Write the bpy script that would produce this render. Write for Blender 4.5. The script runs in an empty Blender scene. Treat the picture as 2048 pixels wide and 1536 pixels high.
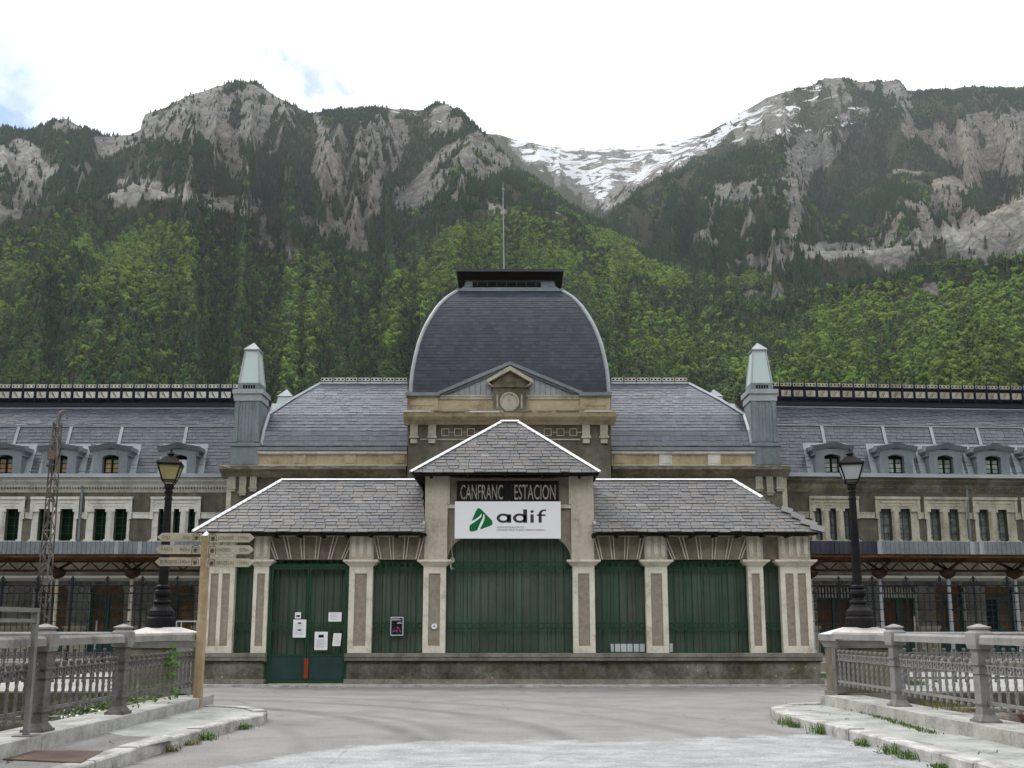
import bpy, math, random
import numpy as np
from mathutils import Vector, Matrix
R = math.radians
random.seed(7)
rng = np.random.default_rng(11)
scn = bpy.context.scene
COL = scn.collection

# ------------------------------------------------------------------ camera
FPX, HC, PITCH = 1900.0, 1.5, math.radians(9.5)
V0 = 1250 - 1900.0*math.tan(math.radians(9.5))      # picture row of the optical axis (the lens is shifted up a little)
CP, SP = math.cos(PITCH), math.sin(PITCH)
cam_d = bpy.data.cameras.new('camera')
cam_d.sensor_width = 36.0
cam_d.lens = 36.0 * FPX / 2048.0
cam_d.shift_y = (V0 - 768) / 2048.0
cam_d.clip_start, cam_d.clip_end = 0.1, 60000
cam = bpy.data.objects.new('camera', cam_d)
COL.objects.link(cam)
cam.location = (0, 0, HC)
cam.rotation_euler = (R(90) + PITCH, 0, 0)
scn.camera = cam

# ------------------------------------------------------------------ light
SUN_EL, SUN_AZ = R(50), R(-58)         # azimuth clockwise from +Y: high on the left, veiled by cloud
scn.view_settings.view_transform = 'Standard'
scn.view_settings.look = 'None'
scn.view_settings.exposure = 0.27
scn.view_settings.gamma = 1.0
scn.view_settings.use_curve_mapping = False
world = bpy.data.worlds.new('World'); scn.world = world
world.use_nodes = True
wn, wl = world.node_tree.nodes, world.node_tree.links
wn.clear()
wout = wn.new('ShaderNodeOutputWorld')
wmix = wn.new('ShaderNodeMixShader')
sky = wn.new('ShaderNodeTexSky'); sky.sky_type = 'NISHITA'; sky.sun_disc = False
sky.sun_elevation = SUN_EL; sky.sun_rotation = SUN_AZ; sky.altitude = 1200; sky.ozone_density = 0.4
bsky = wn.new('ShaderNodeBackground'); bsky.inputs[1].default_value = 0.15
wl.new(sky.outputs[0], bsky.inputs[0])
bcl = wn.new('ShaderNodeBackground'); bcl.inputs[1].default_value = 1.65
wtc = wn.new('ShaderNodeTexCoord')
# cloud cover: nearly closed, with a few thin openings
n1 = wn.new('ShaderNodeTexNoise'); n1.inputs['Scale'].default_value = 5.2; n1.inputs['Detail'].default_value = 7
n1.inputs['Roughness'].default_value = 0.58; n1.inputs['Distortion'].default_value = 0.4
wl.new(wtc.outputs['Generated'], n1.inputs['Vector'])
r1 = wn.new('ShaderNodeValToRGB'); r1.color_ramp.elements[0].position = 0.36; r1.color_ramp.elements[1].position = 0.60
wl.new(n1.outputs['Fac'], r1.inputs[0])
def px_dir(u, v):
    x, yc = u - 1024, -(v - V0)
    d = Vector((x, FPX * CP - yc * SP, FPX * SP + yc * CP)); d.normalize(); return d
nd = wn.new('ShaderNodeTexNoise'); nd.inputs['Scale'].default_value = 9; nd.inputs['Detail'].default_value = 6; nd.inputs['Roughness'].default_value = .65
wl.new(wtc.outputs['Generated'], nd.inputs['Vector'])
ns = wn.new('ShaderNodeVectorMath'); ns.operation = 'SUBTRACT'; ns.inputs[1].default_value = (.5,.5,.5); wl.new(nd.outputs['Color'], ns.inputs[0])
nm_ = wn.new('ShaderNodeVectorMath'); nm_.operation = 'SCALE'; nm_.inputs['Scale'].default_value = .17; wl.new(ns.outputs[0], nm_.inputs[0])
na = wn.new('ShaderNodeVectorMath'); na.operation = 'ADD'; wl.new(wtc.outputs['Generated'], na.inputs[0]); wl.new(nm_.outputs[0], na.inputs[1])
prev = None
for (u, v, rad, s) in ((5, 185, 0.12, 1.5), (75, 235, 0.08, 1.2), (235, 240, 0.06, 1.0), (560, 150, 0.055, .85), (610, 185, 0.05, .8), (690, 195, 0.045, 0.75), (300, 130, .04, .7),
                       (-700, 200, .25, 1.0), (2900, 500, .3, .9)):
    d = px_dir(u, v)
    vm = wn.new('ShaderNodeVectorMath'); vm.operation = 'DISTANCE'; vm.inputs[1].default_value = d
    wl.new(na.outputs[0], vm.inputs[0])
    mr = wn.new('ShaderNodeMapRange'); mr.interpolation_type = 'SMOOTHSTEP'
    mr.inputs['From Min'].default_value = 0; mr.inputs['From Max'].default_value = rad
    mr.inputs['To Min'].default_value = s; mr.inputs['To Max'].default_value = 0
    wl.new(vm.outputs['Value'], mr.inputs['Value'])
    if prev is None: prev = mr.outputs[0]
    else:
        mx = wn.new('ShaderNodeMath'); mx.operation = 'MAXIMUM'
        wl.new(prev, mx.inputs[0]); wl.new(mr.outputs[0], mx.inputs[1]); prev = mx.outputs[0]
inv = wn.new('ShaderNodeMath'); inv.operation = 'MULTIPLY_ADD'      # opening * (1.25 - cloud)
om = wn.new('ShaderNodeMath'); om.operation = 'SUBTRACT'; om.inputs[0].default_value = 1.6; om.use_clamp = True
wl.new(r1.outputs[0], om.inputs[1])
ml = wn.new('ShaderNodeMath'); ml.operation = 'MULTIPLY'; ml.use_clamp = True
wl.new(prev, ml.inputs[0]); wl.new(om.outputs[0], ml.inputs[1])
wn.remove(inv)
ccol = wn.new('ShaderNodeMix'); ccol.data_type = 'RGBA'
ccol.inputs['A'].default_value = (0.93, 0.97, 1.0, 1); ccol.inputs['B'].default_value = (1.0, 1.0, 1.0, 1)
wl.new(r1.outputs[0], ccol.inputs['Factor'])
wl.new(ccol.outputs['Result'], bcl.inputs[0])
wl.new(ml.outputs[0], wmix.inputs[0]); wl.new(bcl.outputs[0], wmix.inputs[1]); wl.new(bsky.outputs[0], wmix.inputs[2])
wl.new(wmix.outputs[0], wout.inputs['Surface'])

sun_d = bpy.data.lights.new('sun', 'SUN'); sun_d.energy = 1.7; sun_d.angle = R(14); sun_d.color = (1.0, 0.96, 0.9)
sun = bpy.data.objects.new('sun', sun_d); COL.objects.link(sun)
sdir = Vector((math.sin(SUN_AZ) * math.cos(SUN_EL), math.cos(SUN_AZ) * math.cos(SUN_EL), math.sin(SUN_EL)))
sun.rotation_euler = (-sdir).to_track_quat('-Z', 'Y').to_euler()
sun.location = (0, 0, 60)

# ------------------------------------------------------------------ helpers
def P(u, v, Y):
    """world point of photo pixel (u,v) on the vertical plane y=Y"""
    x, yc = u - 1024, -(v - V0)
    fy, fz = FPX * CP - yc * SP, FPX * SP + yc * CP
    k = Y / fy
    return (x * k, Y, HC + fz * k)
def PX(u, v, Y): return P(u, v, Y)[0]
def PZ(v, Y): return P(1024, v, Y)[2]
def G(u, v, z=0.0):
    x, yc = u - 1024, -(v - V0)
    fy, fz = FPX * CP - yc * SP, FPX * SP + yc * CP
    k = (z - HC) / fz
    return (x * k, fy * k, z)

def world_loc(o):
    v = Vector(o.location)
    if o.parent: v = v + world_loc(o.parent) if o.matrix_parent_inverse == Matrix.Identity(4) else v
    return v
class MB:
    """collects shapes, builds ONE mesh object"""
    def __init__(s, T=None): s.v = []; s.f = []; s.m = []; s.T = T; s.mi = 0; s.r = []; s.rv = 0.0
    def add(s, vs, fs):
        b = len(s.v)
        if s.T: vs = [s.T(*p) for p in vs]
        s.v.extend([tuple(p) for p in vs]); s.f.extend([tuple(b + i for i in f) for f in fs]); s.m.extend([s.mi] * len(fs)); s.r.extend([s.rv] * len(fs))
        return s
    def box(s, x0, x1, y0, y1, z0, z1):
        if x0 > x1: x0, x1 = x1, x0
        if y0 > y1: y0, y1 = y1, y0
        if z0 > z1: z0, z1 = z1, z0
        return s.add([(x0,y0,z0),(x1,y0,z0),(x1,y1,z0),(x0,y1,z0),(x0,y0,z1),(x1,y0,z1),(x1,y1,z1),(x0,y1,z1)],
                     [(0,3,2,1),(4,5,6,7),(0,1,5,4),(1,2,6,5),(2,3,7,6),(3,0,4,7)])
    def frustum(s, c0, sx0, sy0, c1, sx1, sy1):
        (x,y,z),(X,Y,Z) = c0, c1
        return s.add([(x-sx0,y-sy0,z),(x+sx0,y-sy0,z),(x+sx0,y+sy0,z),(x-sx0,y+sy0,z),
                      (X-sx1,Y-sy1,Z),(X+sx1,Y-sy1,Z),(X+sx1,Y+sy1,Z),(X-sx1,Y+sy1,Z)],
                     [(0,3,2,1),(4,5,6,7),(0,1,5,4),(1,2,6,5),(2,3,7,6),(3,0,4,7)])
    def prism_y(s, pts, y0, y1):
        """polygon in xz (counter-clockwise seen from -y) extruded along y"""
        n = len(pts); a = sum(pts[i][0]*pts[(i+1)%n][1]-pts[(i+1)%n][0]*pts[i][1] for i in range(n))
        if a < 0: pts = pts[::-1]
        vs = [(x,y0,z) for x,z in pts] + [(x,y1,z) for x,z in pts]
        fs = [tuple(range(n)), tuple(range(2*n-1, n-1, -1))] + [(i, i+n, (i+1)%n+n, (i+1)%n) for i in range(n)]
        return s.add(vs, fs)
    def prism_x(s, pts, x0, x1):
        """profile in yz extruded along x"""
        n = len(pts); a = sum(pts[i][0]*pts[(i+1)%n][1]-pts[(i+1)%n][0]*pts[i][1] for i in range(n))
        if a < 0: pts = pts[::-1]
        vs = [(x0,y,z) for y,z in pts] + [(x1,y,z) for y,z in pts]
        fs = [tuple(range(n-1,-1,-1)), tuple(range(n, 2*n))] + [(i, (i+1)%n, (i+1)%n+n, i+n) for i in range(n)]
        return s.add(vs, fs)
    def prism_z(s, pts, z0, z1):
        n = len(pts); a = sum(pts[i][0]*pts[(i+1)%n][1]-pts[(i+1)%n][0]*pts[i][1] for i in range(n))
        if a < 0: pts = pts[::-1]
        vs = [(x,y,z0) for x,y in pts] + [(x,y,z1) for x,y in pts]
        fs = [tuple(range(n-1,-1,-1)), tuple(range(n, 2*n))] + [(i, (i+1)%n, (i+1)%n+n, i+n) for i in range(n)]
        return s.add(vs, fs)
    def tube(s, a, b, ra, rb=None, n=8, caps=True):
        rb = ra if rb is None else rb
        a, b = Vector(a), Vector(b); d = (b - a)
        if d.length < 1e-9: return s
        d.normalize(); u = d.orthogonal().normalized() if abs(d.z) < .99 else Vector((1,0,0)); w = d.cross(u)
        vs = []
        for c, r in ((a, ra), (b, rb)):
            for i in range(n):
                t = 2*math.pi*(i+.5)/n; vs.append(tuple(c + u*(math.cos(t)*r) + w*(math.sin(t)*r)))
        fs = [(i, (i+1)%n, (i+1)%n+n, i+n) for i in range(n)]
        if caps: fs += [tuple(range(n-1,-1,-1)), tuple(range(n, 2*n))]
        return s.add(vs, fs)
    def bar(s, a, b, w, d=None):
        """square bar between two points"""
        return s.tube(a, b, w*.7071, w*.7071, n=4)
    def lathe(s, cx, cy, prof, n=20, sq=False):
        vs = []; m = len(prof)
        for r, z in prof:
            for i in range(n):
                t = 2*math.pi*(i+.5)/n; vs.append((cx+math.cos(t)*r, cy+math.sin(t)*r, z))
        fs = []
        for j in range(m-1):
            for i in range(n): fs.append((j*n+i, j*n+(i+1)%n, (j+1)*n+(i+1)%n, (j+1)*n+i))
        fs.append(tuple(range(n-1,-1,-1))); fs.append(tuple((m-1)*n+i for i in range(n)))
        return s.add(vs, fs)
    def disc_y(s, cx, cz, r, y0, y1, n=20):
        return s.prism_y([(cx+r*math.cos(2*math.pi*i/n), cz+r*math.sin(2*math.pi*i/n)) for i in range(n)], y0, y1)
    def ring_y(s, cx, cz, r0, r1, y0, y1, n=16):
        vs = []
        for y in (y0, y1):
            for r in (r0, r1):
                for i in range(n):
                    t = 2*math.pi*i/n; vs.append((cx+r*math.cos(t), y, cz+r*math.sin(t)))
        fs = []
        for i in range(n):
            j = (i+1)%n
            fs += [(i, j, n+j, n+i), (2*n+j, 2*n+i, 3*n+i, 3*n+j), (n+i, n+j, 3*n+j, 3*n+i), (j, i, 2*n+i, 2*n+j)]
        return s.add(vs, fs)
    def build(s, name, mat, parent=None, smooth=False, link=True):
        me = bpy.data.meshes.new(name)
        me.from_pydata(s.v, [], s.f)
        for m in (mat if isinstance(mat, (list, tuple)) else [mat]): me.materials.append(m)
        if any(s.m): me.polygons.foreach_set('material_index', s.m)
        if smooth: me.polygons.foreach_set('use_smooth', [True]*len(s.f))
        if any(s.r):
            at = me.attributes.new('rnd', 'FLOAT', 'FACE'); at.data.foreach_set('value', s.r)
        me.update()
        o = bpy.data.objects.new(name, me)
        if link: COL.objects.link(o)
        if parent:
            o.parent = parent; o.matrix_parent_inverse = Matrix.Translation(world_loc(parent)).inverted()
        return o

def tag(o, label=None, cat=None, group=None, kind=None):
    if label: o['label'] = label
    if cat: o['category'] = cat
    if group: o['group'] = group
    if kind: o['kind'] = kind
    return o
def thing(name, loc, label, cat, group=None):
    o = bpy.data.objects.new(name, None); COL.objects.link(o); o.location = loc; o.empty_display_size = .3
    return tag(o, label, cat, group)
def part(name, mb, mat, parent, label=None, kind=None, smooth=False):
    o = mb.build(name, mat, parent, smooth=smooth); return tag(o, label, kind=kind)
def copy_tree(o, parent=None, linkto=None):
    c = o.copy(); COL.objects.link(c)
    if parent: c.parent = parent
    for ch in o.children: copy_tree(ch, c)
    return c
def text_mb(mb, txt, x, y, z, h, wid=None, T=None, depth=.004, font_aspect=None, mat=None):
    """flat lettering facing -y, from Blender's own font, turned into mesh; x = left edge, z = baseline, h = cap height"""
    cu = bpy.data.curves.new('t', 'FONT'); cu.body = txt; cu.size = 1.0; cu.extrude = 0.0; cu.resolution_u = 3
    ob = bpy.data.objects.new('t', cu); COL.objects.link(ob)
    dg = bpy.context.evaluated_depsgraph_get(); me = ob.evaluated_get(dg).to_mesh()
    vs = [v.co.copy() for v in me.vertices]; fs = [tuple(p.vertices) for p in me.polygons]
    ob.evaluated_get(dg).to_mesh_clear()
    bpy.data.objects.remove(ob); bpy.data.curves.remove(cu)
    if not vs: return
    x0 = min(v.x for v in vs); x1 = max(v.x for v in vs)
    caph = 0.70
    sz = h / caph; sx = sz if wid is None else wid / (x1 - x0)
    pts = [(x + (v.x - x0)*sx, y, z + v.y*sz) for v in vs]
    mb.add(pts, fs)

# ------------------------------------------------------------------ numpy noise
def _hash(ix, iy, seed):
    h = (ix.astype(np.int64)*374761393 + iy.astype(np.int64)*668265263 + seed*1442695041) & 0xffffffff
    h = ((h ^ (h >> 13)) * 1274126177) & 0xffffffff
    return ((h ^ (h >> 16)) & 0xffffff) / float(0xffffff)
def vnoise(x, y, seed=0):
    ix, iy = np.floor(x), np.floor(y); fx, fy = x-ix, y-iy
    fx, fy = fx*fx*fx*(fx*(fx*6-15)+10), fy*fy*fy*(fy*(fy*6-15)+10)
    a, b, c, d = _hash(ix,iy,seed), _hash(ix+1,iy,seed), _hash(ix,iy+1,seed), _hash(ix+1,iy+1,seed)
    return (a*(1-fx)+b*fx)*(1-fy)+(c*(1-fx)+d*fx)*fy
def fbm(x, y, o=5, seed=0, g=.5, ridged=False):
    s = 0; a = 1; t = 0
    for i in range(o):
        n = vnoise(x, y, seed+i*17)
        if ridged: n = 1-np.abs(2*n-1)
        s = s+a*n; t += a; a *= g; x, y = x*2.03+13.7, y*2.03+7.1
    return s/t

# ------------------------------------------------------------------ material helpers
class NT:
    def __init__(s, name):
        s.m = bpy.data.materials.new(name); s.m.use_nodes = True
        s.n, s.l = s.m.node_tree.nodes, s.m.node_tree.links; s.n.clear()
        s.out = s.n.new('ShaderNodeOutputMaterial'); s.b = s.n.new('ShaderNodeBsdfPrincipled')
        s.l.new(s.b.outputs[0], s.out.inputs[0]); s.tc = s.n.new('ShaderNodeTexCoord')
    def vec(s, scale=(1,1,1), src='Object'):
        mp = s.n.new('ShaderNodeMapping'); mp.inputs['Scale'].default_value = scale
        s.l.new(s.tc.outputs[src], mp.inputs[0]); return mp.outputs[0]
    def noise(s, scale, detail=5, rough=.55, vec=None, dist=0):
        n = s.n.new('ShaderNodeTexNoise'); n.inputs['Scale'].default_value = scale; n.inputs['Detail'].default_value = detail
        n.inputs['Roughness'].default_value = rough; n.inputs['Distortion'].default_value = dist
        s.l.new(vec if vec is not None else s.vec(), n.inputs['Vector']); return n.outputs['Fac']
    def voro(s, scale, vec=None, feature='F1', out='Distance'):
        n = s.n.new('ShaderNodeTexVoronoi'); n.feature = feature; n.inputs['Scale'].default_value = scale
        s.l.new(vec if vec is not None else s.vec(), n.inputs['Vector']); return n.outputs[out]
    def ramp(s, fac, stops):
        r = s.n.new('ShaderNodeValToRGB'); el = r.color_ramp.elements
        while len(el) < len(stops): el.new(.5)
        for e, (p, c) in zip(el, stops):
            e.position = p; e.color = (c, c, c, 1) if isinstance(c, (int, float)) else (*c, 1)
        s.l.new(fac, r.inputs[0]); return r.outputs[0]
    def mix(s, fac, a, b, mode='MIX'):
        m = s.n.new('ShaderNodeMix'); m.data_type = 'RGBA'; m.blend_type = mode
        for k, v in (('Factor', fac), ('A', a), ('B', b)):
            if isinstance(v, (int, float)): m.inputs[k].default_value = v if k == 'Factor' else (v, v, v, 1)
            elif isinstance(v, tuple): m.inputs[k].default_value = (*v, 1)
            else: s.l.new(v, m.inputs[k])
        return m.outputs['Result']
    def math(s, op, a, b=None, clamp=False):
        m = s.n.new('ShaderNodeMath'); m.operation = op; m.use_clamp = clamp
        for i, v in enumerate((a, b)):
            if v is None: continue
            if isinstance(v, (int, float)): m.inputs[i].default_value = v
            else: s.l.new(v, m.inputs[i])
        return m.outputs[0]
    def attr(s, name, out='Fac'):
        a = s.n.new('ShaderNodeAttribute'); a.attribute_name = name; return a.outputs[out]
    def bump(s, h, strength=.3, dist=.02):
        b = s.n.new('ShaderNodeBump'); b.inputs['Strength'].default_value = strength; b.inputs['Distance'].default_value = dist
        s.l.new(h, b.inputs['Height']); s.l.new(b.outputs[0], s.b.inputs['Normal'])
    def col(s, c):
        if isinstance(c, tuple): s.b.inputs['Base Color'].default_value = (*c, 1)
        else: s.l.new(c, s.b.inputs['Base Color'])
        return s
    def set(s, rough=.8, metal=0, spec=.12):
        s.b.inputs['Roughness'].default_value = rough; s.b.inputs['Metallic'].default_value = metal
        s.b.inputs['Specular IOR Level'].default_value = spec; return s
# ------------------------------------------------------------------ mountains
def azel(pts):
    out = []
    for u, v in pts:
        d = px_dir(u, v); hh = math.hypot(d.x, d.y)
        out.append((math.atan2(d.x, d.y), d.z/hh))
    a = np.array(out); i = np.argsort(a[:,0]); return a[i,0], a[i,1]
def azof(u, v): d = px_dir(u, v); return math.atan2(d.x, d.y)
NA, NR = 1000, 560
AZ = np.linspace(R(-50), R(50), NA)
RR = np.exp(np.linspace(math.log(330), math.log(6200), NR))
az2, rr2 = np.meshgrid(AZ, RR, indexing='ij')
wx, wy = rr2*np.sin(az2), rr2*np.cos(az2)
LAYERS = [
 # crest in the photo, distance (u->R pairs), foot, power, cliff share, back slope
 ([(-900,380),(-400,300),(-100,250),(0,243),(60,252),(95,238),(130,230),(170,250),(215,265),(262,262),(282,252),(288,222),(330,208),(380,180),(430,165),(480,157),(515,163),(560,190),(620,215),(700,212),(760,208),(800,212),(850,214),(870,200),(895,199),(930,222),(965,255),(1000,290),(1040,330),(1090,372),(1150,412),(1220,452),(1300,500),(1400,545),(1500,602),(1600,682),(1700,762),(1800,840),(2000,1000),(2600,1180)],
  [(-900,2300),(880,2350),(1100,1950),(1300,1700),(1700,1150),(2600,900)], 480, 1.45, 0, .55),
 ([(600,330),(960,262),(1000,263),(1040,276),(1100,287),(1200,291),(1300,285),(1380,268),(1450,250),(1600,260)], [(600,4300),(1600,4300)], 2500, 1.25, 0, .4),
 ([(1150,440),(1215,400),(1260,350),(1330,312),(1400,266),(1470,225),(1530,188),(1580,177),(1620,164),(1650,149),(1690,152),(1720,160),(1760,155),(1800,155),(1813,178),(1850,178),(1930,166),(2048,173),(2300,215),(2900,260)],
  [(1150,3300),(2900,3100)], 900, 1.55, 0, .5),
 ([(1080,560),(1215,428),(1260,388),(1320,350),(1400,322),(1480,292),(1560,264),(1590,300),(1620,390),(1660,430),(1720,380),(1790,330),(1900,340),(2048,420),(2300,450)], [(1080,2300),(2300,2500)], 800, 1.35, 0, .6),
 ([(1380,600),(1430,522),(1600,490),(1750,492),(1850,478),(1950,432),(2048,385),(2300,310),(2900,330)], [(1380,1850),(2900,1900)], 700, 1.2, .10, .25),
 ([(1300,760),(1400,640),(1450,590),(1530,610),(1600,592),(1700,560),(1800,545),(1900,525),(2048,510),(2300,470),(2900,500)], [(1300,1400),(2900,1350)], 520, 1.2, .03, .3),
 ([(-900,450),(-200,430),(0,412),(100,400),(210,378),(270,358),(330,374),(400,388),(520,404),(600,428),(740,480),(820,560)], [(-900,1650),(820,1600)], 500, 1.3, .07, .2),
 ([(700,520),(745,430),(800,372),(870,310),(945,266),(1000,325),(1080,400),(1150,450),(1230,520)], [(700,1950),(1230,1850)], 520, 1.35, .0, .8),
 ([(860,470),(950,412),(1000,406),(1035,416),(1070,408),(1110,414),(1150,436),(1240,520)], [(860,1600),(1240,1600)], 520, 1.3, .05, .3),
 ([(420,560),(500,462),(560,478),(600,500),(680,520),(760,560)], [(420,1500),(760,1500)], 520, 1.3, .05, .3),
]
wob = (fbm(wx/420, wy/420, 4, 5) - .5) * 260
gul = fbm(az2*26, rr2/1500 + az2*3, 4, 31, ridged=True)
H = np.full(az2.shape, -5.0); layer_of = np.zeros(az2.shape, int); RK = np.full(az2.shape, 2000.0)
for k, (cr, dist, r0, pw, cliff, back) in enumerate(LAYERS):
    a, te = azel(cr)
    t = np.interp(AZ, a, te)
    au = np.array([azof(u, 400) for u, _ in dist]); Rk = np.interp(AZ, au, [d for _, d in dist])
    edge = np.interp(AZ, [a[0]-.04, a[0], a[-1], a[-1]+.04], [0, 1, 1, 0])
    if k == 0: edge[:] = 1
    hc = (t*Rk + 1.5 - 9) * np.where(edge > 0, 1, 0)
    Rk2 = Rk[:, None]; hc2 = hc[:, None]
    tt = (rr2 - r0)/(Rk2 - r0)
    body = np.clip(tt, 0, 1)
    warp = body*(1-body)*4
    tw = np.clip(tt + warp*(wob/ (Rk2-r0))*.8 + warp*(gul-.55)*.22, 0, 1)
    g = tw**pw
    if cliff > 0:
        s = np.clip((tw-(1-.05))/.05, 0, 1); s = s*s*(3-2*s)
        g = (tw**pw)*(1-cliff*1.6)*(1-s) + s
    hf = hc2*g
    hb = hc2 - back*(rr2-Rk2)
    h = np.where(rr2 <= Rk2, hf, hb)
    h = h - (1-edge[:, None])*400
    m = h > H
    layer_of[m] = k; H = np.where(m, h, H); RK = np.where(m, Rk2+0*rr2, RK)
rise = np.clip((rr2-700)/900, 0, 1)
# relief: broad folds, ribs and rough rock
front = np.zeros_like(H)
rib = fbm(az2*30+wob/600, rr2/900, 4, 61, ridged=True)
lowr = np.clip((H-120)/500, 0, 1)
calm = 1-.85*np.exp(-((rr2-RK)/210)**2)
H += calm*rise*((fbm(wx/260, wy/260, 5, 71, ridged=True)-.6)*60 + (fbm(wx/60, wy/60, 4, 91, ridged=True)-.6)*24*lowr + (rib-.6)*42*lowr)
H = np.maximum(H, -4 + 0*H)
# project every vertex once, to know which slope of the valley it belongs to
fwd = wy*CP + (H-HC)*SP; upc = -wy*SP + (H-HC)*CP
PU = 1024 + FPX*wx/np.maximum(fwd, 1); PV = V0 - FPX*upc/np.maximum(fwd, 1)

S8 = 8
def raster(polys, soft=1):
    W_, H_ = 2600//S8, 900//S8
    xs = (np.arange(W_)+.5)*S8 - 276; ys = (np.arange(H_)+.5)*S8
    X_, Y_ = np.meshgrid(xs, ys); M = np.zeros(X_.shape)
    for val, poly in polys:
        ins = np.zeros(X_.shape, bool); n = len(poly)
        for i in range(n):
            (x0, y0), (x1, y1) = poly[i], poly[(i+1) % n]
            if y0 == y1: continue
            c = ((y0 > Y_) != (y1 > Y_)) & (X_ < (x1-x0)*(Y_-y0)/(y1-y0)+x0)
            ins ^= c
        M = np.where(ins, np.maximum(M, val), M)
    for _ in range(soft):
        Mp = np.pad(M, 1, mode='edge')
        M = (Mp[1:-1,1:-1]*2+Mp[:-2,1:-1]+Mp[2:,1:-1]+Mp[1:-1,:-2]+Mp[1:-1,2:])/6
    return M
def look(M, U, V):
    x = np.clip((U+276)/S8-.5, 0, M.shape[1]-1.01); y = np.clip(V/S8-.5, 0, M.shape[0]-1.01)
    ix, iy = x.astype(int), y.astype(int); fx, fy = x-ix, y-iy
    return (M[iy,ix]*(1-fx)+M[iy,ix+1]*fx)*(1-fy)+(M[iy+1,ix]*(1-fx)+M[iy+1,ix+1]*fx)*fy
ROCK = raster([(1,p) for p in [
 [(-200,285),(0,285),(30,272),(75,300),(115,335),(105,354),(60,338),(0,345),(-200,340)],
 [(85,248),(115,226),(145,236),(172,253),(150,268),(105,264)],
 [(185,275),(285,255),(400,262),(380,288),(300,282),(260,302),(200,322),(195,290)],
 [(283,255),(286,218),(330,204),(400,165),(440,160),(450,200),(442,250),(470,270),(492,330),(500,342),(470,368),(430,335),(420,300),(400,266),(330,266)],
 [(612,345),(640,255),(665,290),(695,345),(705,405),(650,395)],
 [(860,262),(866,198),(905,195),(922,235),(915,262)],
 [(205,388),(215,372),(265,354),(330,372),(400,388),(520,400),(534,420),(480,432),(380,408),(290,398),(280,412),(215,402)],
 [(-200,412),(0,412),(50,420),(58,445),(0,442),(-200,450)],
 [(575,435),(600,428),(690,445),(670,462),(600,452)], [(505,462),(560,478),(596,508),(575,520),(520,492)],
 [(700,400),(762,335),(790,330),(745,430),(735,482),(700,500),(690,450)],
 [(782,404),(840,350),(880,303),(947,262),(990,300),(1012,335),(985,362),(935,352),(922,402),(880,392),(800,418)],
 [(955,414),(1000,406),(1038,417),(1000,426)],[(1068,409),(1110,413),(1155,441),(1100,430)],
 [(690,458),(748,474),(748,502),(690,495)],
 [(1000,262),(1050,272),(1200,285),(1400,262),(1420,300),(1330,345),(1240,402),(1212,420),(1130,372),(1050,326),(1003,292)],
 [(1570,300),(1640,262),(1705,258),(1690,300),(1650,330),(1615,345),(1610,440),(1560,515),(1540,505),(1588,430),(1580,370)],
 [(1820,272),(1960,222),(2300,225),(2300,325),(1960,345),(1900,332),(1870,300)],
 [(1798,200),(1832,198),(1826,285),(1808,275)],
 [(1435,528),(1590,488),(1700,485),(1760,492),(1860,468),(1960,428),(2048,378),(2300,300),(2300,520),(1900,525),(1860,502),(1812,535),(1750,550),(1738,512),(1600,508),(1560,548),(1450,545)],
 [(1480,582),(1580,566),(1625,580),(1530,612),(1505,602)], [(1448,392),(1512,362),(1522,390),(1470,412)], [(1785,345),(1875,345),(1805,368)],
 [(1375,470),(1420,440),(1440,470),(1410,500)], [(1840,575),(1875,560),(1880,600),(1850,605)]]], 1)
MIXR = raster([(1,p) for p in [
 [(430,170),(520,165),(570,200),(640,220),(860,212),(930,225),(950,262),(880,300),(790,345),(740,430),(700,470),(600,440),(560,390),(520,300),(470,270),(440,230)],
 [(-200,300),(120,330),(200,320),(150,400),(0,420),(-200,420)],
 [(350,300),(440,340),(440,390),(370,380)], [(1380,265),(1530,184),(1660,144),(1812,150),(1818,190),(1780,225),(1740,252),(1640,272),(1560,265),(1480,285),(1400,302)],
 [(1700,440),(1960,330),(2048,320),(2048,400),(1850,480),(1750,490)], [(1560,264),(1620,280),(1600,480),(1560,500)], [(1400,380),(1540,350),(1600,450),(1420,520)],
 [(700,520),(640,500),(520,480),(500,430),(740,450)]]], 2)
LIT_PALE = raster([(1,p) for p in [
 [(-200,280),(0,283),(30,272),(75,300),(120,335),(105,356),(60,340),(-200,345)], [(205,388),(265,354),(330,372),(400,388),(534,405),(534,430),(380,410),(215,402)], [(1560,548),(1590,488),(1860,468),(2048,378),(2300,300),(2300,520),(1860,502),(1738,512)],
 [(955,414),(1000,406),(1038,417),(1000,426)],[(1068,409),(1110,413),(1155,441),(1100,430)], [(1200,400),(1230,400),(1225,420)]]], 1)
WARM = raster([(1,p) for p in [[(430,250),(460,260),(492,330),(500,342),(470,368),(425,335)],[(612,345),(640,255),(665,290),(695,345),(700,400)],[(1700,230),(2048,230),(2048,420),(1750,470)],[(560,300),(760,330),(740,470),(600,430)]]], 2)
SNOW = raster([(1,p) for p in [[(1000,262),(1050,272),(1200,285),(1400,262),(1530,190),(1420,300),(1330,345),(1260,370),(1240,360),(1212,420),(1190,380),(1130,362),(1050,330),(1003,292)]]] +
              [(.75,p) for p in [[(1400,262),(1530,184),(1640,165),(1720,200),(1740,240),(1640,275),(1500,290),(1400,300)], [(740,205),(800,205),(900,225),(920,240),(850,255),(780,235)]]] +
              [(.9,p) for p in [[(1585,455),(1618,450),(1600,480),(1580,500)]]], 1)
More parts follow.
